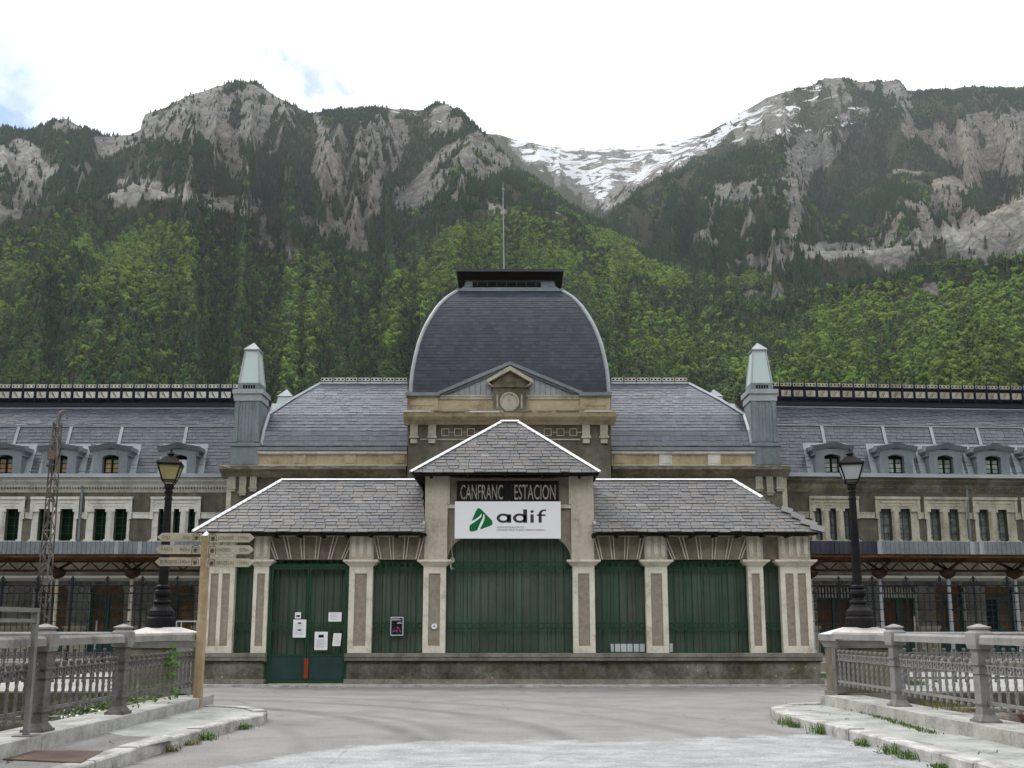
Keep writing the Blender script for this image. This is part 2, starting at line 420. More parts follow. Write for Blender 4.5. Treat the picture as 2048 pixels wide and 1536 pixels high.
BRIGHT = raster([(.8,p) for p in [
 [(-200,480),(120,470),(200,440),(330,450),(420,520),(340,640),(200,620),(-200,660)], [(560,530),(640,510),(650,680),(560,780),(500,760)],
 [(700,720),(740,600),(850,480),(1000,430),(1110,440),(1160,540),(1080,580),(900,570),(820,700)],
 [(1160,440),(1250,480),(1360,560),(1500,680),(1600,800),(1300,760),(1200,640)], [(1420,535),(1560,556),(1540,580),(1430,580)],
 [(1560,800),(1600,640),(1800,560),(2300,520),(2300,800)]]], 3)
DLINE = np.array([(-300,500),(0,470),(150,425),(250,430),(400,445),(520,520),(600,500),(740,530),(850,480),(900,470),(1000,432),(1100,432),(1180,435),(1300,520),(1400,545),(1560,560),(1600,590),(1800,560),(1900,530),(2300,500)])
wu = (fbm(wx/90, wy/90, 4, 3)-.5)*46; wv = (fbm(wx/90, wy/90, 4, 4)-.5)*34
def masks(U, V):
    return [look(M, U, V) for M in (ROCK, MIXR, LIT_PALE, WARM, SNOW, BRIGHT)]
rock, mixr, lit_pale, warm, snow, bright = masks(PU+wu, PV+wv)
n_m = fbm(az2*38, rr2/330, 5, 44, g=.62)*.62+fbm(wx/28, wy/38, 4, 46, g=.6)*.38
n_r = fbm(wx/40, wy/60, 4, 47, g=.6)
rock = rock*np.where(n_r > .64, .35, 1)
rockf = np.clip(np.maximum(rock, mixr*np.clip((n_m-.475)*12, 0, 1)*.95)*1.6-.3, 0, 1)
n_s = fbm(wx/150, (wy)/60, 5, 55, g=.6)
snowf = snow*1.0
below = (PV > np.interp(PU, DLINE[:,0], DLINE[:,1]) + wv*1.5)
treeless = np.maximum(rockf, snow > .3)

me = bpy.data.meshes.new('mountains')
nv = NA*NR
co = np.stack([wx, wy, H], -1).reshape(-1, 3).astype(np.float32)
idx = np.arange(nv).reshape(NA, NR)
quads = np.stack([idx[:-1,:-1], idx[1:,:-1], idx[1:,1:], idx[:-1,1:]], -1).reshape(-1, 4)
me.vertices.add(nv); me.vertices.foreach_set('co', co.ravel())
me.loops.add(quads.size); me.loops.foreach_set('vertex_index', quads.ravel())
me.polygons.add(len(quads)); me.polygons.foreach_set('loop_start', np.arange(0, quads.size, 4)); me.polygons.foreach_set('loop_total', np.full(len(quads), 4))
me.polygons.foreach_set('use_smooth', np.ones(len(quads), bool))
me.update(calc_edges=True); me.validate()
for nm, arr in (('rock', rockf), ('lit_pale', lit_pale), ('warm', warm), ('snow', snowf), ('green', below.astype(float))):
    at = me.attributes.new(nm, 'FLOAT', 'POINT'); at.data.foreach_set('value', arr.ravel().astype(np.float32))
mountains = bpy.data.objects.new('mountains', me); COL.objects.link(mountains); tag(mountains, kind='structure')
t = NT('mountain_ground')
v = t.vec((1,1,1))
vs = t.vec((.010,.010,.020))
strata = t.noise(1.0, 12, .72, vs, 1.2)
crack = t.voro(1.0, t.vec((.035,.035,.022)), 'DISTANCE_TO_EDGE')
fine = t.noise(.10, 10, .75, v)
big = t.noise(.008, 5, .6, v)
rc = t.ramp(t.math('ADD', t.math('MULTIPLY', strata, .6), t.math('MULTIPLY', fine, .4)), [(.36,(.080,.077,.070)),(.47,(.200,.190,.172)),(.57,(.33,.318,.292)),(.70,(.50,.485,.46))])
rc = t.mix(.6, rc, t.ramp(crack, [(0,.45),(.10,1.05)]), 'MULTIPLY')
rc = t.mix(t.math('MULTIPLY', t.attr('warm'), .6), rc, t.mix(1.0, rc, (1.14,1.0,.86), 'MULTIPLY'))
rc = t.mix(t.math('MULTIPLY', t.attr('lit_pale'), .65), rc, t.mix(1.0, rc, (1.9,1.9,1.9), 'MULTIPLY'))  # brightens rock: sun patch painted at far left, other cliffs simply pale
gr = t.ramp(fine, [(.3,(.030,.034,.018)),(.5,(.062,.066,.032)),(.7,(.10,.095,.06))])
gr = t.mix(t.math('MULTIPLY', t.attr('green'), .6), gr, (.035,.055,.016))
base = t.mix(t.ramp(t.math('ADD', t.attr('rock'), t.math('MULTIPLY', t.math('SUBTRACT', big, .5), .8)), [(.30,0),(.55,1)]), gr, rc)
sn = t.noise(1, 10, .66, t.vec((.0075,.0075,.020)), 1.4)
sf = t.ramp(t.math('ADD', t.math('MULTIPLY', t.attr('snow'), .40), sn), [(.87,0),(.89,1)])
base = t.mix(sf, base, (.86,.88,.92))
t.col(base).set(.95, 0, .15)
t.bump(t.math('ADD', t.math('ADD', t.math('MULTIPLY', strata, 1.4), t.math('MULTIPLY', crack, .8)), t.noise(.11, 10, .72, v)), 1.0, 20)
me.materials.append(t.m)

# other side of the valley behind the camera, unseen, added to darken upright faces
A2 = np.linspace(R(54), R(306), 260); R2 = np.exp(np.linspace(math.log(420), math.log(3200), 70)); a_, r_ = np.meshgrid(A2, R2, indexing='ij')
X2, Y2 = r_*np.sin(a_), r_*np.cos(a_); edge = np.clip(np.minimum(a_-R(54), R(306)-a_)/R(14), 0, 1)
hc = 760+420*(fbm(np.sin(a_)*3, np.cos(a_)*3, 4, 201)-.5)*2
t2 = np.clip((r_-430)/1300, 0, 1); H2 = hc*t2**1.25*(.35+.65*edge)-np.clip(r_-1730, 0, 9e9)*.35+(fbm(X2/180, Y2/180, 5, 210, ridged=True)-.6)*70*t2-6
m2 = bpy.data.meshes.new('unseen_valley_side'); ii = np.arange(A2.size*R2.size).reshape(A2.size, R2.size)
qd = np.stack([ii[:-1,:-1], ii[1:,:-1], ii[1:,1:], ii[:-1,1:]], -1).reshape(-1, 4)
m2.from_pydata(np.stack([X2, Y2, H2], -1).reshape(-1, 3).tolist(), [], qd.tolist()); m2.polygons.foreach_set('use_smooth', np.ones(len(qd), bool))
o2 = bpy.data.objects.new('unseen_valley_side', m2); COL.objects.link(o2); tag(o2, kind='structure')
t = NT('wooded_slope'); nn_ = t.noise(.012, 8, .7); t.col(t.ramp(nn_, [(.38,(.012,.022,.013)),(.5,(.03,.05,.02)),(.62,(.07,.11,.03)),(.75,(.16,.15,.13))])).set(.95); t.bump(t.noise(.05, 8, .7), 1.0, 12); m2.materials.append(t.m)

# ------------------------------------------------------------------ forest
def leafmat(name, c0, c1, c2):
    t = NT(name); oi = t.n.new('ShaderNodeObjectInfo')
    c = t.ramp(oi.outputs['Random'], [(0, c0), (.5, c1), (1, c2)])
    n = t.noise(.7, 3, .6)
    t.col(t.mix(1.0, c, t.ramp(n, [(.3,.62),(.7,1.35)]), 'MULTIPLY')).set(.9, 0, .03); return t.m
m_con = leafmat('conifer_needles', (.012,.030,.015), (.019,.042,.020), (.036,.056,.027))
m_dec = leafmat('spring_leaves', (.10,.17,.026), (.16,.24,.040), (.068,.12,.028))
m_mid = leafmat('mid_leaves', (.045,.088,.022), (.065,.115,.028), (.075,.095,.036))
m_bare = leafmat('bare_twigs', (.10,.085,.07), (.13,.11,.09), (.085,.075,.06))
m_trunk = NT('far_trunk').col((.16,.14,.12)).set(.9).m
def conifer(seed):
    r = random.Random(seed); mb = MB(); h = 15; mb.mi = 1; mb.tube((0,0,-3),(0,0,h*.9),.28,.05,4,False); mb.mi = 0
    lay = 6
    for i in range(lay):
        z0 = h*(.14+.14*i); rad = (1-i/lay)**.8*2.7+.35; n = 8; a0 = r.random()*6
        ring = [(math.cos(a0+2*math.pi*k/n)*rad*r.uniform(.6,1.25), math.sin(a0+2*math.pi*k/n)*rad*r.uniform(.6,1.25), z0+r.uniform(-.5,.6)) for k in range(n)]
        ap = (r.uniform(-.2,.2), r.uniform(-.2,.2), z0+h*.25)
        mb.add(ring+[ap], [(k,(k+1)%n,n) for k in range(n)])
    return mb.build('conifer_tree', [m_con, m_trunk], link=False)
def clump(mb, c, rad, r, n=26):
    for _ in range(n):
        d = Vector((r.gauss(0,1), r.gauss(0,1), r.gauss(0,1))); d.normalize(); p = Vector(c)+d*rad*r.uniform(.55,1.0)
        nrm = (d + Vector((r.uniform(-.5,.5), r.uniform(-.5,.5), r.uniform(-.2,.7)))).normalized()
        u = nrm.orthogonal().normalized(); w = nrm.cross(u); s = rad*r.uniform(.26,.5); a = r.random()*6
        q = [p+(u*math.cos(a+k*2.09)+w*math.sin(a+k*2.09))*s for k in range(3)]
        mb.add([tuple(x) for x in q], [(0,1,2)])
def broad(seed, mat, n=7, rad=2.3):
    r = random.Random(seed); mb = MB(); mb.mi = 1; mb.tube((0,0,-3),(0,0,7),.25,.1,4,False); mb.mi = 0
    for i in range(n):
        a = r.random()*6.28; q = r.uniform(.2,1)**.6*2.5
        c = (math.cos(a)*q, math.sin(a)*q, r.uniform(4,10.5))
        rr = rad*r.uniform(.7,1.1)
        # dark inner body so that the crown is not see-through, then leaf faces round it
        mb.lathe(c[0], c[1], [(.05,c[2]-rr*.9),(rr*.66,c[2]-rr*.5),(rr*.86,c[2]),(rr*.66,c[2]+rr*.5),(rr*.25,c[2]+rr*.82)], 7)
        clump(mb, c, rr*1.05, r, 20)
    return mb.build('broadleaf_tree', [mat, m_trunk], link=False)
def bare(seed):
    r = random.Random(seed); mb = MB(); mb.tube((0,0,-3),(0,0,8),.2,.08,4,False)
    for _ in range(60):
        z = r.uniform(3,8); a = r.random()*6.28; l = r.uniform(1.2,3.2)
        mb.tube((0,0,z),(math.cos(a)*l, math.sin(a)*l, z+l*r.uniform(.4,1.1)),.07,.03,3,False)
        mb.tube((math.cos(a)*l*.5, math.sin(a)*l*.5, z+l*.4),(math.cos(a+.6)*l, math.sin(a+.6)*l, z+l*r.uniform(.6,1.3)),.05,.02,3,False)
    return mb.build('bare_tree', [m_bare, m_trunk], link=False)
protos = [conifer(1), conifer(2), conifer(3), broad(4, m_dec), broad(5, m_dec), broad(6, m_mid), broad(8, m_mid), bare(7)]

# candidate points over the mountain, uniform in area
Hflat = H
def terr(az, r):
    x = np.clip((az-AZ[0])/(AZ[1]-AZ[0]), 0, NA-1.01); y = np.clip((np.log(r)-math.log(330))/(math.log(6200/330))*(NR-1), 0, NR-1.01)
    ix, iy = x.astype(int), y.astype(int); fx, fy = x-ix, y-iy
    f = lambda A: (A[ix,iy]*(1-fx)+A[ix+1,iy]*fx)*(1-fy)+(A[ix,iy+1]*(1-fx)+A[ix+1,iy+1]*fx)*fy
    return f
# visible parts only: running maximum of elevation along each ray, with a tree's height of slack
tanel = (H+16-HC)/rr2; tmax = np.maximum.accumulate((H-HC)/rr2, axis=1); vis = (tanel >= tmax-.004).astype(float)
def scatter(n, r0, r1, a0=-36, a1=36):
    r = np.sqrt(rng.uniform(r0**2, r1**2, n)); a = rng.uniform(R(a0), R(a1), n); return a, r
pts = []
for (n, r0, r1) in ((160000, 820, 2450), (110000, 2450, 3500)):
    a, r = scatter(n, r0, r1, -35 if r1 < 2500 else 2, 36)
    f = terr(a, r)
    h, rk, sn, be, br, vi = f(H), f(rockf), f(snow), f(below.astype(float)), f(bright), f(vis)
    x, y = r*np.sin(a), r*np.cos(a)
    keep = (vi > .3) & (h > 30)
    x, y, h, rk, sn, be, br, r = (q[keep] for q in (x, y, h, rk, sn, be, br, r))
    dens = np.where(be > .5, 1.0, .95)*np.clip(1-rk*1.5, .045, 1)*np.clip(1-sn*1.15, .08, 1)
    nz = fbm(x/45, y/45, 3, 88); dens = dens*np.where(be > .5, 1, np.clip((nz-.30)*7, .1, 1))
    keep = rng.random(len(x)) < dens
    x, y, h, be, br, r = (q[keep] for q in (x, y, h, be, br, r))
    cl = fbm(x/95, y/95, 4, 99, g=.5); cl2 = fbm(x/50, y/50, 3, 123)
    pb = np.where(be > .5, np.clip((cl-.53+(br-.40)*.42)*8+.34, .07, .93), np.clip((cl-.66)*5, 0, .25))
    q = rng.random(len(x))
    low = (h < 420)
    kind = np.where(q < pb, np.where(rng.random(len(x)) < np.where(low, .42, .74), 3+(rng.random(len(x))*2).astype(int), 5+(rng.random(len(x))*2).astype(int)),
                    (rng.random(len(x))*3).astype(int))
    mid = (kind < 3) & (be > .5) & (rng.random(len(x)) < np.clip((cl2-.34)*2.6, .10, .65)); kind = np.where(mid, 5+(rng.random(len(x))*2).astype(int), kind)
    brn = (be > .5) & (cl2 > .62) & (rng.random(len(x)) < .35) & (h < 520); kind = np.where(brn, 7, kind)
    sc = np.where(kind >= 3, rng.uniform(.6, 1.35, len(x)), rng.uniform(.6, 1.2, len(x)))
    sc = sc*np.where(r > 2450, .95, 1)*np.where(h > 1000, .75, 1)
    pts.append(np.stack([x, y, h-.6, kind, sc], -1))
pts = np.concatenate(pts)
tcol = bpy.data.collections.new('tree_kinds')
for i, o in enumerate(protos):
    o.name = 'k%02d_' % i + o.name
    tcol.objects.link(o)
def forest_obj(name, sel, label):
    p = pts[sel]
    pm = bpy.data.meshes.new(name); pm.vertices.add(len(p)); pm.vertices.foreach_set('co', p[:, :3].astype(np.float32).ravel())
    a = pm.attributes.new('kind_i', 'INT', 'POINT'); a.data.foreach_set('value', p[:,3].astype(np.int32))
    a = pm.attributes.new('sc', 'FLOAT', 'POINT'); a.data.foreach_set('value', p[:,4].astype(np.float32))
    a = pm.attributes.new('rot', 'FLOAT', 'POINT'); a.data.foreach_set('value', rng.uniform(0, 6.28, len(p)).astype(np.float32))
    o = bpy.data.objects.new(name, pm); COL.objects.link(o)
    ng = bpy.data.node_groups.new(name, 'GeometryNodeTree')
    ng.interface.new_socket('Geometry', in_out='INPUT', socket_type='NodeSocketGeometry')
    ng.interface.new_socket('Geometry', in_out='OUTPUT', socket_type='NodeSocketGeometry')
    N, L = ng.nodes, ng.links
    gi, go = N.new('NodeGroupInput'), N.new('NodeGroupOutput')
    m2p = N.new('GeometryNodeMeshToPoints'); ci = N.new('GeometryNodeCollectionInfo'); ci.inputs['Collection'].default_value = tcol
    ci.inputs['Separate Children'].default_value = True; ci.inputs['Reset Children'].default_value = True
    iop = N.new('GeometryNodeInstanceOnPoints'); iop.inputs['Pick Instance'].default_value = True
    def at(nm, ty):
        n = N.new('GeometryNodeInputNamedAttribute'); n.data_type = ty; n.inputs['Name'].default_value = nm; return n.outputs['Attribute']
    L.new(gi.outputs[0], m2p.inputs['Mesh']); L.new(m2p.outputs[0], iop.inputs['Points']); L.new(ci.outputs[0], iop.inputs['Instance'])
    L.new(at('kind_i', 'INT'), iop.inputs['Instance Index'])
    cx = N.new('ShaderNodeCombineXYZ'); L.new(at('rot', 'FLOAT'), cx.inputs[2])
    e2r = N.new('FunctionNodeEulerToRotation'); L.new(cx.outputs[0], e2r.inputs[0]); L.new(e2r.outputs[0], iop.inputs['Rotation'])
    L.new(at('sc', 'FLOAT'), iop.inputs['Scale']); L.new(iop.outputs[0], go.inputs[0])
    md = o.modifiers.new('forest', 'NODES'); md.node_group = ng
    tag(o, label, 'forest', kind='stuff')
forest_obj('conifer_forest', (pts[:,3] < 3), 'dark conifer forest covering the mountain slopes behind the station')
forest_obj('broadleaf_forest', (pts[:,3] >= 3), 'bright green spring broadleaf forest on the lower slopes behind the station')
print('trees', len(pts))

# ------------------------------------------------------------------ air
def haze_box():
    mb = MB(); mb.box(-5600, 5600, -3600, 6600, -6.5, 2350)
    t = bpy.data.materials.new('haze_air'); t.use_nodes = True; n = t.node_tree.nodes; n.clear()
    o = n.new('ShaderNodeOutputMaterial'); pv = n.new('ShaderNodeVolumePrincipled')
    pv.inputs['Color'].default_value = (.86, .92, 1.0, 1); pv.inputs['Density'].default_value = HAZE_D; pv.inputs['Anisotropy'].default_value = .2
    t.node_tree.links.new(pv.outputs[0], o.inputs['Volume'])
    ob = mb.build('haze', t); tag(ob, kind='stuff', label='thin pale air between the station and the far slopes', cat='haze')
HAZE_D = 3.6e-5
haze_box()
# ------------------------------------------------------------------ materials
def stone(name, c0, c1, c2, scale=1.5, streak=.5, rough=.9, bump=.25, moss=0, spots=0, bd=.01):
    t = NT(name)
    a = t.noise(scale, 7, .62); b = t.noise(scale*9, 4, .6); st = t.noise(1, 5, .6, t.vec((scale*3, scale*3, scale*.35)))
    f = t.math('ADD', t.math('MULTIPLY', a, .75-.4*streak), t.math('ADD', t.math('MULTIPLY', b, .25), t.math('MULTIPLY', st, .4*streak)))
    c = t.ramp(f, [(.34, c0), (.5, c1), (.66, c2)])
    if moss:
        c = t.mix(t.ramp(t.noise(scale*1.3, 6, .7), [(.52, 0), (.64, moss)]), c, (.07,.075,.03))
    if spots:
        v = t.voro(scale*4.5); c = t.mix(t.math('MULTIPLY', t.ramp(v, [(.08, 1), (.16, 0)]), t.ramp(a, [(.45, 0), (.6, spots)])), c, (.5,.48,.44))
        v2 = t.voro(scale*2.9); c = t.mix(t.math('MULTIPLY', t.ramp(v2, [(.06, 1), (.14, 0)]), .5), c, (.02,.018,.014))
    t.col(c).set(rough, 0, .5 if rough < .6 else .12); t.bump(t.math('ADD', a, t.math('MULTIPLY', b, .7)), bump, bd); return t.m
M = {}
M['plaster'] = stone('pavilion_plaster', (.24,.205,.16), (.50,.45,.375), (.61,.565,.485), 1.1, .8, bump=.2)
M['pilaster'] = stone('pale_pilaster', (.38,.335,.27), (.67,.62,.535), (.78,.735,.65), 2.2, .5, bump=.15)
M['inset'] = stone('pebbledash_inset', (.22,.185,.15), (.30,.255,.21), (.36,.31,.26), 9, .1, bump=.5)
M['frieze'] = stone('stained_frieze', (.09,.07,.05), (.215,.18,.14), (.36,.32,.26), .8, .7, bump=.25)
M['plinth'] = stone('stained_plinth', (.035,.032,.026), (.125,.115,.098), (.27,.255,.22), 1.2, .3, moss=.7, spots=.8, bump=.5)
M['sill'] = stone('sill_stone', (.10,.095,.08), (.215,.20,.175), (.33,.31,.27), 2, .3, moss=.3, bump=.3)
M['cream'] = stone('cream_stone', (.17,.125,.07), (.42,.345,.23), (.52,.45,.33), .55, .45, bump=.3, bd=.03)
M['ochre'] = stone('stained_stone', (.06,.052,.035), (.185,.162,.12), (.36,.325,.25), .5, .6, moss=.5, bump=.6, bd=.05)
M['wall'] = stone('dark_render', (.05,.045,.033), (.115,.104,.080), (.21,.195,.16), .35, .9, bump=.5, bd=.02)
M['trim'] = stone('pale_trim', (.32,.30,.27), (.60,.575,.53), (.74,.715,.665), .8, .7, bump=.2)
M['trim_r'] = stone('weathered_trim', (.20,.178,.14), (.42,.385,.31), (.58,.545,.455), .8, .7, bump=.2)
M['block'] = stone('grey_block', (.07,.067,.062), (.17,.163,.15), (.27,.26,.24), .9, .4, bump=.3)
M['groove'] = NT('pale_joint').col((.55,.54,.50)).set(.9).m
M['zinc'] = stone('zinc_sheet', (.10,.12,.135), (.165,.19,.215), (.235,.265,.295), .7, .8, rough=.5, bump=.05)
M['zinc_l'] = stone('pale_zinc', (.22,.245,.27), (.32,.345,.37), (.42,.445,.47), .7, .5, rough=.45, bump=.05)
M['lead'] = stone('white_flashing', (.62,.63,.65), (.78,.79,.80), (.86,.86,.86), 1.5, .3, rough=.5, bump=.05)
M['dark'] = NT('shade_and_joint_dark').col((.018,.016,.014)).set(.9).m  # near black, shade painted into eaves and clerestory; also plain cracks and joints
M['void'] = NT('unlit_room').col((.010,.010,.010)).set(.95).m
def slate(name, ramp_, rough, spec=.5, stain=.5):
    t = NT(name); oi = t.n.new('ShaderNodeObjectInfo')
    f = t.math('FRACT', t.math('ADD', t.attr('rnd'), oi.outputs['Random']))
    c = t.ramp(f, ramp_); n = t.noise(.5, 6, .65); n2 = t.noise(14, 3, .6)
    c = t.mix(stain, c, t.ramp(n, [(.3,.55),(.5,.95),(.7,1.3)]), 'MULTIPLY')
    c = t.mix(.5, c, t.ramp(n2, [(.3,.75),(.7,1.2)]), 'MULTIPLY')
    t.col(c).set(rough, 0, spec); t.bump(n2, .15, .004); return t.m
M['slate'] = slate('riven_slate', [(0,(.120,.120,.130)),(.3,(.155,.153,.160)),(.55,(.138,.134,.135)),(.8,(.172,.166,.162)),(.94,(.165,.145,.130)),(1,(.20,.20,.21))], .65, .3, .5)
M['slate_under'] = NT('slate_underlay').col((.045,.045,.048)).set(.9).m
M['shaded_slate_edge'] = NT('shaded_slate_edge').col((.012,.013,.018)).set(.95).m  # edges painted near black, for the shade line below each slate row
M['slate_s'] = slate('blue_slate', [(0,(.062,.071,.096)),(.5,(.080,.091,.120)),(1,(.102,.114,.145))], .30, .6, .4)
M['slate_d'] = slate('dark_slate', [(0,(.032,.036,.052)),(.5,(.039,.044,.062)),(1,(.052,.058,.078))], .34, .25, .5)
M['green'] = stone('green_iron', (.013,.040,.021), (.021,.064,.034), (.034,.088,.05), 3, .5, rough=.6, bump=.1)
M['teal'] = stone('teal_panel', (.004,.022,.022), (.007,.036,.034), (.012,.055,.05), 2.5, .4, rough=.45, bump=.1)
M['teal_far'] = stone('teal_joinery', (.008,.04,.036), (.014,.07,.06), (.03,.10,.09), 1, .4, rough=.5, bump=.1)
M['board'] = stone('orange_board', (.06,.035,.018), (.19,.10,.045), (.30,.175,.085), 1.3, .5, rough=.7)
M['board_d'] = stone('dark_board', (.05,.032,.02), (.10,.06,.036), (.15,.09,.05), 1.3, .5, rough=.7)
M['red'] = NT('red_primer').col((.23,.045,.02)).set(.6).m
M['iron'] = stone('grey_cast_iron', (.06,.056,.053), (.135,.128,.122), (.22,.21,.205), 4, .5, rough=.6, bump=.35, bd=.004)
M['railstone'] = stone('rail_concrete', (.13,.122,.112), (.25,.24,.225), (.35,.335,.315), 1.6, .2, rough=.85, bump=.35, moss=.25)
M['railstone_r'] = stone('rail_concrete_right', (.18,.172,.165), (.27,.262,.255), (.33,.32,.312), 1.6, .2, rough=.8, bump=.3)
M['iron_r'] = stone('pale_grey_iron', (.12,.115,.112), (.215,.21,.205), (.28,.272,.268), 4, .4, rough=.6, bump=.3, bd=.004)
M['black'] = stone('black_lamp_iron', (.006,.006,.008), (.013,.012,.014), (.03,.026,.026), 3, .4, rough=.6, bump=.1)
M['iron_dark'] = NT('dark_fence_iron').col((.012,.015,.018)).set(.6).m
M['navy'] = NT('navy_cresting').col((.014,.022,.045)).set(.55).m
M['rust'] = stone('rusty_steel', (.02,.013,.009), (.065,.034,.02), (.14,.075,.04), 2, .4, rough=.85)
M['rust_p'] = stone('flaking_paint', (.045,.03,.022), (.12,.102,.088), (.27,.255,.235), 2.5, .2, rough=.8)
M['rust_o'] = stone('orange_rust', (.025,.014,.008), (.10,.048,.02), (.19,.10,.045), 1.2, .3, rough=.85)
M['wood'] = stone('signpost_wood', (.20,.135,.075), (.36,.26,.16), (.50,.40,.28), 1, 1, rough=.75, bump=.15)
M['wood_b'] = stone('board_wood', (.27,.24,.18), (.42,.385,.30), (.52,.485,.39), 2.5, .2, rough=.8, bump=.1)
M['ink'] = NT('burnt_lettering').col((.05,.035,.022)).set(.8).m
M['ink2'] = NT('faint_lettering').col((.10,.08,.05)).set(.8).m
M['galv'] = stone('galvanised_steel', (.12,.115,.105), (.17,.165,.155), (.24,.235,.225), 2, .5, rough=.4, bump=.05)
M['plate'] = stone('brown_steel_plate', (.085,.06,.05), (.125,.088,.072), (.16,.115,.098), 1.5, .1, rough=.7, bump=.15)
M['paper'] = NT('paper').col((.82,.82,.86)).set(.7).m
M['banner'] = NT('banner_white').col((.80,.81,.84)).set(.55).m
M['brandgreen'] = NT('logo_green').col((.008,.14,.045)).set(.5).m
M['brandgrey'] = NT('logo_grey').col((.055,.045,.055)).set(.5).m
M['signdark'] = stone('old_sign_board', (.004,.004,.004), (.008,.007,.007), (.02,.017,.017), 2, .4, rough=.6)
M['signletter'] = stone('worn_letters', (.03,.028,.024), (.30,.28,.24), (.46,.44,.39), 16, .3, rough=.7)
M['pblack'] = NT('poster_black').col((.012,.012,.018)).set(.4).m
M['pblue'] = NT('poster_blue').col((.05,.10,.35)).set(.5).m
M['pred'] = NT('poster_red').col((.35,.06,.09)).set(.5).m
M['orange_pane'] = stone('dusty_orange_pane', (.16,.10,.06), (.30,.17,.09), (.42,.32,.24), 2, .3, rough=.4)
M['pale_pane'] = stone('dusty_pale_pane', (.12,.13,.12), (.30,.31,.30), (.46,.47,.47), 2, .3, rough=.3)
M['green_pane'] = NT('dark_green_pane').col((.002,.014,.006)).set(.4, 0, .1).m
M['grey_pane'] = stone('grimy_pane', (.05,.055,.055), (.17,.175,.18), (.38,.39,.41), 3, .3, rough=.25)
M['rooflight'] = NT('pale_green_glass').col((.50,.60,.58)).set(.35).m
def lamp_glass(name, c):
    t = NT(name); n = t.noise(4, 4, .6)
    t.col(t.mix(.5, c, t.ramp(n, [(.3,.7),(.7,1.2)]), 'MULTIPLY')).set(.4); return t.m
M['lamp_y'] = lamp_glass('yellowed_lamp_glass', (.36,.32,.15)); M['lamp_w'] = lamp_glass('white_lamp_glass', (.46,.46,.50))
def dusty(name):
    t = NT(name); oi = t.n.new('ShaderNodeObjectInfo')
    c = t.ramp(oi.outputs['Random'], [(0,(.060,.105,.076)),(.4,(.076,.096,.078)),(.6,(.082,.120,.092)),(1,(.090,.094,.080))])
    n = t.noise(.9, 5, .6); c = t.mix(.8, c, t.ramp(n, [(.3,.65),(.7,1.35)]), 'MULTIPLY')
    t.col(c).set(.45, 0, .35); return t.m
M['dusty'] = dusty('dusty_glass')
